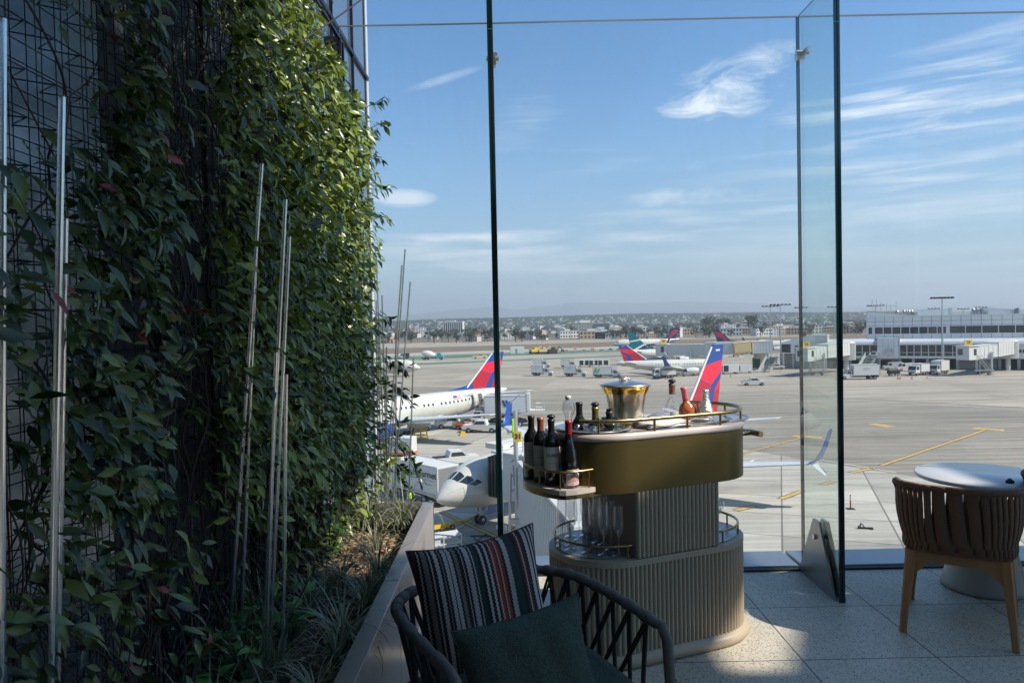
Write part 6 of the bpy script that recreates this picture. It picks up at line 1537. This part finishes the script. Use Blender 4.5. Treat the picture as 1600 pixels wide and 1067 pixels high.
q = top(1090,.08); t = thing('silver_tongs', 'flat silver serving piece lying beside the round tray', 'tongs', (q.x,q.y,TZ), CA-.25)
b = MB(); b.prism([(-.09,-.012),(.03,-.006),(.10,-.022),(.11,.0),(.10,.02),(.03,.010),(-.09,.014)], .006, .010); b.tube([(-.09,0,.01),(-.02,0,.03),(.05,0,.022)], .004, 6); b.build('tongs', M['steel'], t, world=False)
# glasses ---------------------------------------------------------------
def glass_proto(kind):
    t = thing(kind, 'x', 'glass', (0,0,0))
    if kind == 'champagne_flute':
        b = MB(); b.lathe([(.0065,.093),(.016,.105),(.0225,.13),(.0235,.16),(.021,.21),(.0195,.235)], 20); b.build('bowl', M['crystal'], t, world=False, recalc=False)
        b = MB(); b.lathe([(.030,.0),(.029,.003),(.012,.006),(.0035,.014),(.003,.05),(.0035,.085),(.0065,.093)], 20); b.build('stem', M['crystal'], t, world=False, recalc=False)
    else:
        b = MB(); b.lathe([(.004,.085),(.022,.10),(.040,.115),(.046,.135),(.044,.150)], 20); b.build('bowl', M['crystal'], t, world=False, recalc=False)
        b = MB(); b.lathe([(.033,.0),(.030,.003),(.010,.007),(.0035,.014),(.003,.06),(.004,.085)], 20); b.build('stem', M['crystal'], t, world=False, recalc=False)
    return t
fl = glass_proto('champagne_flute'); first = True
spots = [(-.20,-.02),(-.155,-.10),(-.15,.05),(-.10,-.165),(-.09,-.05),(-.09,.10),(-.045,-.205),(-.03,-.11),(-.03,.02),(-.03,.15),(-.17,.12),(-.10,.17),(-.02,-.02),(-.21,.05)]
order = ['flute nearest the column on the lower left shelf']
for i, (x, y) in enumerate(spots):
    q = CT @ Vector((x,y,.4965)); lab = 'clear champagne flute in the cluster on the lower left shelf of the cart'
    if first: fl.location = q; tag(fl, lab, 'glass', 'champagne flutes on the lower left shelf'); first = False
    else: dup(fl, q, i*.7, lab, 'champagne flutes on the lower left shelf')
co = glass_proto('coupe_glass'); first = True
for i, (x, y) in enumerate(((LC+.06,-.13),(LC+.13,-.06),(LC+.17,.03),(LC+.09,.04),(LC+.06,.14),(LC+.16,.12))):
    q = CT @ Vector((x,y,.4965)); lab = 'clear coupe glass in the cluster on the lower right shelf of the cart'
    if first: co.location = q; tag(co, lab, 'glass', 'coupe glasses on the lower right shelf'); first = False
    else: dup(co, q, i*.7, lab, 'coupe glasses on the lower right shelf')
b = MB(); 
for k in range(3):
    q = CT @ Vector((LC+.12,-.05,.4965+.155)); 
q = CT @ Vector((LC+.10,-.04,.655)); t = dup(co, (q.x,q.y,.655), 0, 'coupe glass stacked on top of the cluster on the lower right shelf', 'coupe glasses on the lower right shelf')

# ================================================================== ROPE ARMCHAIR
AF = Vector((.447,-.894,0)); AR = Vector((-.894,-.447,0))    # facing, and the chair's right hand side (image left)
AO = Vector((.008,2.335,0))
arm = thing('rope_armchair', 'dark rope wrapped armchair with crossed cords and green cushions, half out of frame', 'armchair', AO, math.atan2(AF.y,AF.x))
pl = []                        # plan of the arm tube in (side, forward)
ctrl = [(.34,.26),(.348,.05),(.345,-.16),(.32,-.28),(.24,-.37),(.10,-.405),(-.10,-.405),(-.24,-.37),(-.33,-.26),(-.355,-.1),(-.352,.10),(-.335,.28)]
def cat(P, n=6):
    P = [Vector(p) for p in P]; o = []
    for i in range(len(P)-1):
        p0, p1, p2, p3 = P[max(i-1,0)], P[i], P[i+1], P[min(i+2,len(P)-1)]
        for k in range(n):
            t_ = k/n; o.append(.5*((2*p1)+(p2-p0)*t_+(2*p0-5*p1+4*p2-p3)*t_*t_+(3*p1-p0-3*p2+p3)*t_**3))
    o.append(P[-1]); return o
def AW(s, f, z): return AO+AR*s+AF*f+Vector((0,0,z))
tube3 = [AW(s, f, .645+.0*max(0,-f)) for s, f in [(p[0],p[1]) for p in cat([(a,c,0) for a, c in ctrl])]]
path = [AW(.352,.35,.02), AW(.348,.31,.60), AW(.346,.30,.64)]+tube3[1:-1]+[AW(-.337,.29,.648), AW(-.338,.315,.61), AW(-.345,.36,.02)]
b = MB(); b.tube(path, .0165, 14); b.build('arm_frame', M['rope'], arm)
seg = tube3; n = len(seg)
# rope wraps
acc = 0; wraps = []; 
for i in range(2, n-2):
    if i % 3 == 0: wraps.append(i)
for i in wraps:
    p, d = seg[i], (seg[i+1]-seg[i-1]).normalized(); b = MB()
    b.tube([p-d*.024,p-d*.020,p,p+d*.020,p+d*.024], [.0168,.0198,.0205,.0198,.0168], 12); b.build('rope_wrap', M['rope'], arm)
# lower ring and lattice
low = [AO+AR*s*.86+AF*(f*.88)+Vector((0,0,.36)) for s, f, _ in cat([(a,c,0) for a, c in ctrl])]
b = MB(); b.tube(low, .012, 8); b.build('seat_ring', M['rope'], arm)
b = MB()
for a, i in enumerate(wraps):
    for dj in (-4, 3):
        j = i+dj
        if 0 <= j < n:
            p0, p1 = seg[i]-Vector((0,0,.02)), low[j]
            d = (seg[min(i+1,n-1)]-seg[i-1]).normalized()
            for o_ in (-.0045,.0045): b.tube([p0+d*o_*1.4, p1+d*o_*.5], .0055, 6)
b.build('cord_lattice', M['ropebk'], arm)
b = MB()
for s, f, tx, ty in ((.31,.30,.04,.05),(-.30,.30,-.04,.05),(.27,-.30,.05,-.06),(-.27,-.30,-.05,-.06)):
    b = MB(); b.tube([AW(s,f,.36),AW(s+tx,f+ty,0)], [.016,.012], 10); b.build('leg', M['rope'], arm)
def pillow(w_, h, th, nx=26, pinch=.07):
    vs = []; fs = []
    def pt(u, v, s):
        x = (u-.5); y = (v-.5); e = (1-abs(2*x)**3.0)*(1-abs(2*y)**3.0)
        edge = 1-.10*(1-abs(2*x)**2)*abs(2*y)**4 ; ex2 = 1-.10*(1-abs(2*y)**2)*abs(2*x)**4
        wr = .006*math.sin(23*u+5*v)*e+.004*noise.noise(Vector((u*5,v*5,s)))
        return Vector((w_*x*ex2, s*(th*.5*max(0,e)**.55+wr*.6), h*y*edge))
    for s in (1,-1):
        o = len(vs)
        for j in range(nx+1):
            for i in range(nx+1): vs.append(pt(i/nx, j/nx, s))
        for j in range(nx):
            for i in range(nx): a = o+j*(nx+1)+i; fs.append((a,a+1,a+nx+2,a+nx+1) if s < 0 else (a+nx+1,a+nx+2,a+1,a))
    b = MB(); b.add(vs, fs, 0, True); return b
def setpillow(nm, lab, m, c, xdir, up, w_, h, th, parent=None, cat_='cushion'):
    x = Vector(xdir).normalized(); z = Vector(up); z = (z-x*z.dot(x)).normalized(); y = z.cross(x)
    Mx = Matrix((x, y, z)).transposed().to_4x4(); Mx.translation = Vector(c)
    t = bpy.data.objects.new(nm, None); C.objects.link(t); t.matrix_basis = Mx; tag(t, lab, cat_)
    o = pillow(w_, h, th).build('cushion_cover', m, t, world=False, recalc=False)
    sz = MB(); k = 40
    def e(u, v): x_ = u-.5; y_ = v-.5; return Vector((w_*x_*(1-.10*(1-abs(2*y_)**2)*abs(2*x_)**4), 0, h*y_*(1-.10*(1-abs(2*x_)**2)*abs(2*y_)**4)))
    loop = [e(i/k,0) for i in range(k)]+[e(1,i/k) for i in range(k)]+[e(1-i/k,1) for i in range(k)]+[e(0,1-i/k) for i in range(k)]
    sz.tube(loop, .0028, 5, closed=True); sz.build('piping', m if nm != 'striped_cushion' else M['ropebk'], t, world=False, recalc=False)
    return t
SX = AR*-1
# striped back cushion: corners measured in the photograph
TLc, TRc = at(641,862,2.40), at(838,818,2.58)
xd = (TRc-TLc); wS = xd.length
upS = Vector((0,0,1))+AF*-.28; upS.normalize()
cS = (TLc+TRc)/2-upS*.24
setpillow('striped_cushion', 'square cushion with black, grey, white and rust woven stripes leaning on the chair back', M['stripes'], cS, xd, upS, wS+.0, .49, .15)
g0, g1 = at(722,988,2.10), at(893,925,2.24); xd2 = g1-g0
cG = (g0+g1)/2-upS*.145+AF*.02
setpillow('lumbar_cushion', 'dark green boucle cushion in front of the striped cushion', M['cushgreen'], cG, xd2+Vector((0,0,-.02)), upS, xd2.length*1.14, .31, .13)
b = MB(); sc_ = [AO+AR*s+AF*f for s, f in ((.27,.34),(.29,0),(.25,-.24),(.1,-.32),(-.1,-.32),(-.25,-.24),(-.29,0),(-.27,.34))]
cc = AO.copy()
b.loft([[Vector((cc.x+(p.x-cc.x)*k, cc.y+(p.y-cc.y)*k, z)) for p in [Vector(v) for v in cat([tuple(q) for q in sc_], 4)]] for k, z in ((.96,.37),(1,.39),(1,.445),(.96,.468),(.85,.478))]); b.build('seat_cushion', M['cushgreen'], arm)

# ================================================================== STRAP CHAIRS AND TABLE
def strap_chair(label, A, B, group):
    """A, B: rear feet of the chair (left, right in the photograph); the back faces the camera"""
    A, B = Vector(A), Vector(B); x = (B-A).normalized(); f = Vector((-x.y,x.x,0)); O = (A+B)/2; W_ = (B-A).length
    T = Matrix((x, f, Vector((0,0,1)))).transposed().to_4x4(); T.translation = O
    t = thing('strap_chair', label, 'chair', O, math.atan2(x.y,x.x), group); h = W_/2
    def leg(x0, y0, x1, y1, z1, r0=.016, r1=.026):
        b = MB(); rs = []
        for z, q in ((0,0),(.1,.2),(z1*.6,.62),(z1-.03,1),(z1,1.0)):
            cx, cy = x0+(x1-x0)*q, y0+(y1-y0)*q; r = r0+(r1-r0)*q
            rs.append([T @ Vector((cx+r*a*k, cy+r*c*k, z)) for a, c, k in ((1,.6,1),(.6,1,1),(-.6,1,1),(-1,.6,1),(-1,-.6,1),(-.6,-1,1),(.6,-1,1),(1,-.6,1))])
        b.loft(rs, smooth=False); b.build('leg', M['teak'], t)
    zr = .395
    leg(-h,0,-h+.035,.035,zr+.02); leg(h,0,h-.035,.035,zr+.02); leg(-h-.005,.50,-h+.03,.46,zr+.0); leg(h+.005,.50,h-.03,.46,zr+.0)
    b = MB(); s = h-.05
    b.bx(-s,s,.018,.05,zr-.035,zr+.018,0,T); b.bx(-s,s,.445,.475,zr-.035,zr+.018,0,T); b.bx(-s-.01,-s+.02,.05,.445,zr-.035,zr+.018,0,T); b.bx(s-.02,s+.01,.05,.445,zr-.035,zr+.018,0,T)
    for sg in (-1,1):
        b.prism([(sg*(s-.0),zr-.034),(sg*(s-.07),zr-.034),(sg*(s-.0),zr-.10)], .020, .048, M=T @ XZ)
    b.build('seat_rail', M['teak'], t, bevel=.004)
    # upper tube and lower band, U shaped in plan
    up = [(-h-.035,.40),(-h-.045,.18),(-h-.02,.02),(-h+.05,-.045),(-.1,-.075),(.1,-.075),(h-.05,-.045),(h+.02,.02),(h+.045,.18),(h+.035,.40)]
    lo = [(-h-.0,.42),(-h-.005,.2),(-h+.015,.06),(-h+.06,.015),(-.1,-.008),(.1,-.008),(h-.06,.015),(h-.015,.06),(h+.005,.2),(h+.0,.42)]
    U_ = cat([(a,c,0) for a, c in up], 8); L_ = cat([(a,c,0) for a, c in lo], 8)
    def zt(p): return .748-.10*max(0,(p.y-.05)/.36)
    b = MB(); b.tube([T @ Vector((p.x,p.y,zt(p))) for p in U_], .016, 10); b.build('top_rail', M['strap'], t)
    b = MB(); b.tube([T @ Vector((p.x,p.y,zr+.032)) for p in L_], .013, 8); b.build('lower_rail', M['strap'], t)
    b = MB(); n = len(U_)
    def smp(P, q): q = max(0, min(n-1.001, q)); i = int(q); return P[i]+(P[i+1]-P[i])*(q-i)
    k = 0; q = 1.5
    while q < n-2:
        for layer, off in ((0,1.05),(1,-1.05)):
            a0 = smp(U_, q); a1 = smp(U_, q+2.1); c0 = smp(L_, q+off); c1 = smp(L_, q+off+2.1)
            nr = .010 if layer else -.004
            mid = (smp(U_, q+.75)-Vector((0,.2,0))).normalized()*nr
            mid = Vector((mid.x, mid.y, 0))
            vs = []
            for j in range(7):
                g = j/6; z0 = (zt(a0)+.014)*(1-g)+(zr+.03)*g; bow = mid*(1+0*g)+mid.normalized()*(-.018*math.sin(PI*g))
                p = a0*(1-g)+c0*g+bow; r = a1*(1-g)+c1*g+bow
                vs += [T @ Vector((p.x,p.y,z0)), T @ Vector((r.x,r.y,z0))]
            b.add(vs, [(2*j,2*j+1,2*j+3,2*j+2) for j in range(6)], 0, True)
        q += 2.55
    o = b.build('strap_webbing', M['strap'], t, recalc=False); md = o.modifiers.new('thick','SOLIDIFY'); md.thickness = .004
    b = MB(); b.prism([(-h+.03,.03),(h-.03,.03),(h-.02,.46),(-h+.02,.46)], zr+.02, zr+.075, M=T); b.build('seat_cushion', M['strap'], t, bevel=.02)
    return t
strap_chair('teak legged chair with a wide brown strap back, left of two by the round table', on(1411,986,0), on(1588,1019,0), 'teak strap chairs at the round table')
B2 = on(1612,966,0); strap_chair('teak legged strap chair at the right edge, mostly out of frame', (B2.x+.0,B2.y,0), (B2.x+.36,B2.y-.30,0), 'teak strap chairs at the round table')
tt = Vector((2.70,4.22,0)); t = thing('round_table', 'low round table with a pale top and a grey conical base', 'table', tt)
b = MB(); b.lathe([(0,.625),(.318,.627),(.345,.632),(.352,.640),(.352,.650),(.346,.656),(0,.657)], 72, M=Matrix.Translation(tt)); b.build('tabletop', M['tabletop'], t)
b = MB(); b.lathe([(.0,.002),(.215,.002),(.222,.01),(.215,.03),(.185,.14),(.13,.38),(.095,.60),(.12,.625)], 56, M=Matrix.Translation(tt)); b.build('table_base', M['tablebase'], t)
b = MB(); q = at(1578,757,3.98); b.lathe([(0,0),(.020,0),(.022,.010),(.012,.016),(.008,.022),(0,.024)], 16, c=(q.x,q.y,.658)); b.build('table_knob', M['dark'], label='small dark round object on the near edge of the table', cat='coaster')
# ================================================================== PLANTS
def leafgeo(b, T, L_, W_, mat=0, fold=.25, droop=.25, seg=4):
    vs = []; fs = []
    prof = [0,.55,.95,1.0,.72,.35,0] if seg == 6 else [0,.75,1.0,.62,0]
    k = len(prof)-1
    for i, p in enumerate(prof):
        u = i/k; y = L_*u; z = -droop*L_*u*u
        if i in (0, k): vs.append((0,y,z))
        else: w_ = W_/2*p; vs += [(-w_,y,z+w_*fold),(0,y,z-.0),(w_,y,z+w_*fold)]
    idx = [0]; rows = []
    c = 0
    for i in range(k+1):
        if i in (0,k): rows.append((c,)); c += 1
        else: rows.append((c,c+1,c+2)); c += 3
    for i in range(k):
        a, d = rows[i], rows[i+1]
        if len(a) == 1: fs += [(a[0],d[1],d[0]),(a[0],d[2],d[1])]
        elif len(d) == 1: fs += [(a[0],a[1],d[0]),(a[1],a[2],d[0])]
        else: fs += [(a[0],a[1],d[1],d[0]),(a[1],a[2],d[2],d[1])]
    b.add(vs, fs, mat, True, T)
def pl_interp(P, y):
    if y <= P[0][0]: return P[0][1]
    for (a, v), (c, w_) in zip(P[:-1], P[1:]):
        if y <= c: return v+(w_-v)*(y-a)/(c-a)
    return P[-1][1]
RB_ = [(-200,440),(0,488),(60,512),(100,528),(130,545),(170,572),(230,592),(300,598),(360,600),(450,592),(520,602),(600,606),(680,622),(740,628),(780,600),(830,560),(900,470)]
rl = random.Random(21)
def wall_pt(Y, z, off): return Vector((XW+off, Y, z))
def leaf_at(b, p, size, aspect=.36, mats=(0,), hang=None):
    az_ = rl.gauss(0,.9); up = rl.gauss(-.55,.55)
    tip = Vector((.55+.5*rl.random(), math.sin(az_)*1.1, up)).normalized()
    nrm = Vector((.75+.3*rl.random(), rl.gauss(-.1,.6), .5+rl.gauss(0,.55)))
    x = tip.cross(nrm).normalized(); n2 = x.cross(tip)
    Mx = Matrix((x, tip, n2)).transposed().to_4x4(); Mx.translation = p
    leafgeo(b, Mx, size, size*aspect*rl.uniform(.8,1.2), rl.choice(mats), rl.uniform(.1,.5), rl.uniform(.05,.45), 4)
def grow_vine(name, label, yr, dens, leafcount, size, bulge, lmat, stems, seed, red=0):
    t = thing(name, label, 'climbing plant', (XW+.05,(yr[0]+yr[1])/2,.46))
    b = MB(); cnt = 0; tries = 0; red_ = MB(); lights = []
    while cnt < leafcount and tries < leafcount*30:
        tries += 1
        Y = rl.uniform(*yr); z = .42+rl.random()*(3.42-.42)
        nn = noise.fractal(Vector((Y*2.2,z*2.2,seed)), 1, 2, 4)
        off = .0+abs(rl.gauss(0,.5))*bulge*(1+.6*nn)+.012
        p = wall_pt(Y, z, off); px, py = proj(p)
        if px > pl_interp(RB_, py)-rl.expovariate(1/9)+26*noise.noise(Vector((py/38, 2.7, seed)))-4: continue
        d = dens(px, py, Y, z)*(max(0, 1+2.6*nn) if d_noise else 1)
        if rl.random() > d: continue
        cnt += 1
        s = size*rl.uniform(.65,1.25)
        if red and rl.random() < red: leaf_at(red_, p, s*.9)
        else: leaf_at(b, p, s)
        # a few companions on the same twig
        if rl.random() < .55:
            q = p+Vector((rl.uniform(-.02,.03),rl.uniform(-.04,.04),rl.uniform(-.05,.04)))
            if proj(q)[0] < pl_interp(RB_, py): leaf_at(b, q, s*rl.uniform(.6,1)); cnt += 1
    b.build('leaves', M[lmat], t, recalc=False)
    if red_.v: red_.build('red_leaves', M['leafred'], t, recalc=False)
    for k in range(stems[0]):
        sb = MB(); y = rl.uniform(yr[0]+.15, yr[1]-.15); z = .44; r = rl.uniform(.0022,.0062); pts = [Vector((XW+.06+rl.random()*.12, y, z))]; hd = rl.uniform(-.5,.5); top_ = rl.uniform(*stems[1])
        if y < 1.75: top_ = min(top_, rl.uniform(.9,2.0)); r *= .7
        while z < top_:
            hd = hd*.8+rl.gauss(0,.45); z += rl.uniform(.03,.09); y += hd*.055
            y = max(yr[0]-.2, min(yr[1]+.02, y)); o_ = .015+abs(noise.noise(Vector((y*3,z*3,k*3.1))))*.14
            q = Vector((XW+o_, y, z))
            if proj(q)[0] > pl_interp(RB_, proj(q)[1])-14: y -= .12; q.y = y
            pts.append(q)
        m_ = len(pts)
        if m_ > 2:
            P = cat([tuple(p) for p in pts], 3); sb.tube(P, [r*(1-.6*i/len(P)) for i in range(len(P))], 5); sb.build('stem', M['bark'], t, recalc=False)
    return t
d_noise = True
def den1(px, py, Y, z):
    if px > 345: return 0
    d = .75
    if px < 40: d = .30
    elif px < 100: d = .42
    if py < 130 and px < 105: d = .07
    if px > 262+18*math.sin(py/40) and 40 < py < 640: d = .035
    if 235 < px and py < 120: d = .05
    if px > 262 and 470 < py < 540: d = .15
    if py > 790: d = .12 if px > 110 else .3
    if 60 < px < 260 and py < 40: d = .5
    if py > 930: d = .35 if px < 190 else .12
    return d
def den2(px, py, Y, z):
    if px < 300: return 0
    d = 1.0
    if px < 338+14*math.sin(py/33): d = .5 if py < 40 else .03 if py < 620 else .25
    if py > 740: d = .5
    if py > 770: d = .3
    if py > 830: d = .12
    return d
grow_vine('star_jasmine_vine', 'dark leafed climbing vine with tangled stems at the near left of the trellis', (.9,2.6), den1, 5200, .060, .17, 'leafdk', (60,(.9,3.2)), 1.7, red=.02)
d_noise = False
grow_vine('star_jasmine_vine', 'dense climbing vine with sunlit yellow green leaves at the far end of the trellis', (2.2,4.55), den2, 15500, .060, .26, 'leaf', (60,(1.0,3.3)), 5.2)
# loose trailing twigs past the wall end
for k, (px, py, ln_, dy) in enumerate(((596,215,.14,.3),(590,255,.12,-.3),(600,300,.14,-.5),(598,345,.13,-.4),(612,560,.2,-.9),(618,600,.2,-.9),(626,680,.24,-1.1),(622,720,.2,-.8),(606,640,.2,.4),(600,500,.16,-.4),(594,180,.10,.9),(634,606,.24,-1.0),(640,688,.26,-1.2),(648,712,.24,-1.3),(617,642,.24,-.9),(630,742,.22,-.9),(614,775,.2,-1.0),(624,575,.16,-.6))):
    t = thing('trailing_twig', ['leafy twig poking right just below the facade corner','short leafy twig at the sunlit vine edge','sunlit twig reaching farthest into the blue sky','drooping twig beside the small white cloud','twig drooping left of the taxiing white nose','twig hanging in front of the taxiing white aircraft','twig hanging beside the blue engine','twig hanging over the white catering truck roof','twig curling up left of the airliner windows','twig at the horizon level of the vine edge','topmost twig sticking up at the vine edge','dark twig hanging over the white airliner fuselage','dark leafy twig hanging left of the yellow frame','rightmost dark twig hanging over the catering truck','dark twig between the far clear rods','dark twig hanging low beside the catering truck lettering','lowest dark twig just above the planter grass','dark twig level with the taxiing nose'][k], 'twig', at(px-16,py-8,4.3))
    b = MB(); p0 = Vector(at(px-22,py-12,4.3)); pts = [p0]; 
    for i in range(5): pts.append(pts[-1]+Vector((.022,rl.uniform(-.02,.01),ln_*.12*dy)))
    b.tube(pts, .0022, 4); b.build('stem', M['bark'], t, recalc=False)
    b = MB()
    for p in pts[1:]:
        for j in range(3): leaf_at(b, p+Vector((rl.uniform(-.01,.02),0,rl.uniform(-.02,.02))), .065*rl.uniform(.7,1.1))
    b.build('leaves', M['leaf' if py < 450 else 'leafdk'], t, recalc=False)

# strap leaf grass clumps
def clump(seed, n=60, L_=.26):
    r_ = random.Random(seed); b = MB()
    for i in range(n):
        a = r_.uniform(0,2*PI); ln = L_*r_.uniform(.5,1.25); lean = r_.uniform(.25,1.25); w_ = r_.uniform(.0022,.0042); d = Vector((math.cos(a),math.sin(a),0)); s_ = Vector((-d.y,d.x,0)); p = d*r_.uniform(0,.02); ang = PI/2-.35*lean; vs = []
        for k in range(7):
            ww = w_*(1-(k/6)**2*.9); vs += [p-s_*ww, p+s_*ww]; p = p+(d*math.cos(ang)+Vector((0,0,math.sin(ang))))*ln/6; ang -= lean*.46
        b.add(vs, [(2*k,2*k+1,2*k+3,2*k+2) for k in range(6)], 0, True)
    return b
GL = mat('x', (.1,.1,.1)); 
pg = []
for k in range(4):
    t = thing('grass_clump', 'x', 'grass clump', (0,0,0)); clump(k, 64 if k < 3 else 40, (.26,.22,.30,.34)[k]).build('blades', M['grass'], t, recalc=False)
    b = MB(); b.lathe([(.0,-.02),(.02,-.01),(.017,.02),(.0,.03)], 8); b.build('crown_base', M['bark'], t, world=False, recalc=False); pg.append(t)
us = set(); gi_ = 0
for j in range(17):
    for i in range(3):
        y = .72+j*.207+rl.uniform(-.07,.07); x = -1.0+.205*i+rl.uniform(-.05,.05)
        if 3.35 < y < 3.95 and i >= 1: continue
        x = min(-.60, x); k = (i+j*2) % 3; z = .465; rz = rl.uniform(0,6); sc2 = rl.uniform(.65,1.0)
        lab = 'clump of narrow arching grass blades in the shaded planter soil'; grp = 'grass clumps in the planter'
        if k not in us: us.add(k); o = pg[k]; o.location = (x,y,z); o.rotation_euler = (0,0,rz); tag(o, lab, 'grass clump', grp)
        else: dup(pg[k], (x,y,z), rz, lab, grp, sc2)
o = pg[3]; o.location = (-.62,4.08,.48); tag(o, 'large arching grass clump spilling over the far end of the planter rim', 'grass clump', 'grass clumps in the planter')
dup(o, (-.80,4.05,.48), 2.0, 'large arching grass clump beside the wall at the far end of the planter', 'grass clumps in the planter', 1.1)
dup(o, (-.70,3.62,.47), 4.0, 'pale sunlit grass clump on the bright patch of bark mulch', 'grass clumps in the planter', .8)

# low broadleaf shrubs at the front of the planter
def shrub(label, x, y, h, n, sz, seed):
    t = thing('small_shrub', label, 'shrub', (x,y,.46)); r_ = random.Random(seed); b = MB(); sb = MB()
    for k in range(7):
        d = Vector((r_.uniform(-.12,.13),r_.uniform(-.22,.22),h*r_.uniform(.6,1.1))); P = [Vector((x,y,.45)), Vector((x,y,.45))+d*.5+Vector((0,0,.03)), Vector((x,y,.45))+d]
        sb.tube(P, [.004,.003,.0015], 5)
        for m_ in range(n):
            q = .25+.75*m_/n; p = P[0]+(P[2]-P[0])*q; a = m_*2.4+k; s_ = sz*r_.uniform(.7,1.15)
            tip = Vector((math.cos(a),math.sin(a),r_.uniform(-.1,.6))).normalized(); nn = Vector((r_.gauss(0,.3),r_.gauss(0,.3),1)); xx = tip.cross(nn).normalized(); n2 = xx.cross(tip)
            Mx = Matrix((xx, tip, n2)).transposed().to_4x4(); Mx.translation = p; leafgeo(b, Mx, s_, s_*.45, 0, .3, .3, 6)
    sb.build('stem', M['bark'], t, recalc=False); b.build('leaves', M['greens'], t, recalc=False)
shrub('low broad leafed shrub at the bottom left corner of the planter', -.86,1.42,.24,11,.075,1)
shrub('low broad leafed shrub behind the corner shrub beside the clear rods', -.90,1.85,.22,9,.07,2)
shrub('small bright leafed shrub at the foot of the middle rods', -.86,2.25,.28,9,.07,3)
shrub('dark leafed shrub between the middle rods and the grass', -.84,2.62,.26,8,.065,4)
shrub('tiny shrub at the far end of the planter', -.9,3.5,.26,8,.06,5)

# acrylic rods: top pixel, bottom pixel, distance, radius
rods = [((97,152),(80,1080),1.32,.0062,'tallest thick clear rod at the near left'),((102,342),(90,1080),1.40,.0056,'shorter clear rod just right of the tallest near one'),((5,30),(2,1080),1.25,.006,'clear rod at the very left edge of the photo'),((0,540),(6,1080),1.3,.006,'short clear rod at the very left edge of the photo'),
 ((409,256),(365,905),2.3,.0058,'long leaning clear rod, leftmost of the middle group'),((404,300),(380,910),2.34,.005,'clear rod standing just behind the leftmost of the middle group'),((446,312),(414,960),2.25,.006,'clear rod with the second highest tip in the middle group'),((452,370),(424,965),2.28,.0056,'clear rod just right of the second highest in the middle group'),((431,550),(418,968),2.22,.0056,'short clear rod between two taller ones in the middle group'),((447,585),(443,968),2.25,.0058,'shortest clear rod, rightmost of the middle group')]
for a, c, Y, lab in ((633,602,4.2,'tallest thin clear rod of the far group'),(628,598,4.15,'thin clear rod just left of the tallest far one'),(641,610,4.22,'thin clear rod leaning right of the tallest far one'),(588,605,4.25,'thin clear rod leaning left at the far end'),(597,607,4.2,'shorter thin clear rod near the far wall edge'),(588,592,4.1,'thin rod nearest the wall edge in the far group'),(591,597,4.15,'short thin rod against the wall edge'),(604,604,4.1,'short far rod left of the trailing leaves'),(619,618,4.12,'short far rod below the tallest one'),(646,643,4.05,'rightmost short far rod in front of the white truck')):
    tops = {633:390,628:415,641:441,588:401,597:462,591:520,604:543,619:528,646:560}; ty = tops[a] if not (a == 588 and c == 592) else 470
    rods.append(((a,ty),(c if a != 646 else 637,835),Y,.0048,lab))
for (x0, y0), (x1, y1), Y, r, lab in rods:
    p0 = at(x0, y0, Y); p1 = at(x1, y1, Y)
    d = (p1-p0); k = (.44-p0.z)/d.z; p1 = p0+d*k
    if p1.x > -.545: p1.x = -.56
    t = thing('acrylic_rod', lab, 'clear rod', p1, 0, 'clear rods standing in the planter')
    b = MB(); b.tube([p1, p0], r, 12, cap=False); b.build('rod', M['acrylic'], t, recalc=False)
    b = MB(); b.tube([p0, p0+Vector((0,0,.0015))], r, 12); b.build('rod_tip', M['brownlab'], t)
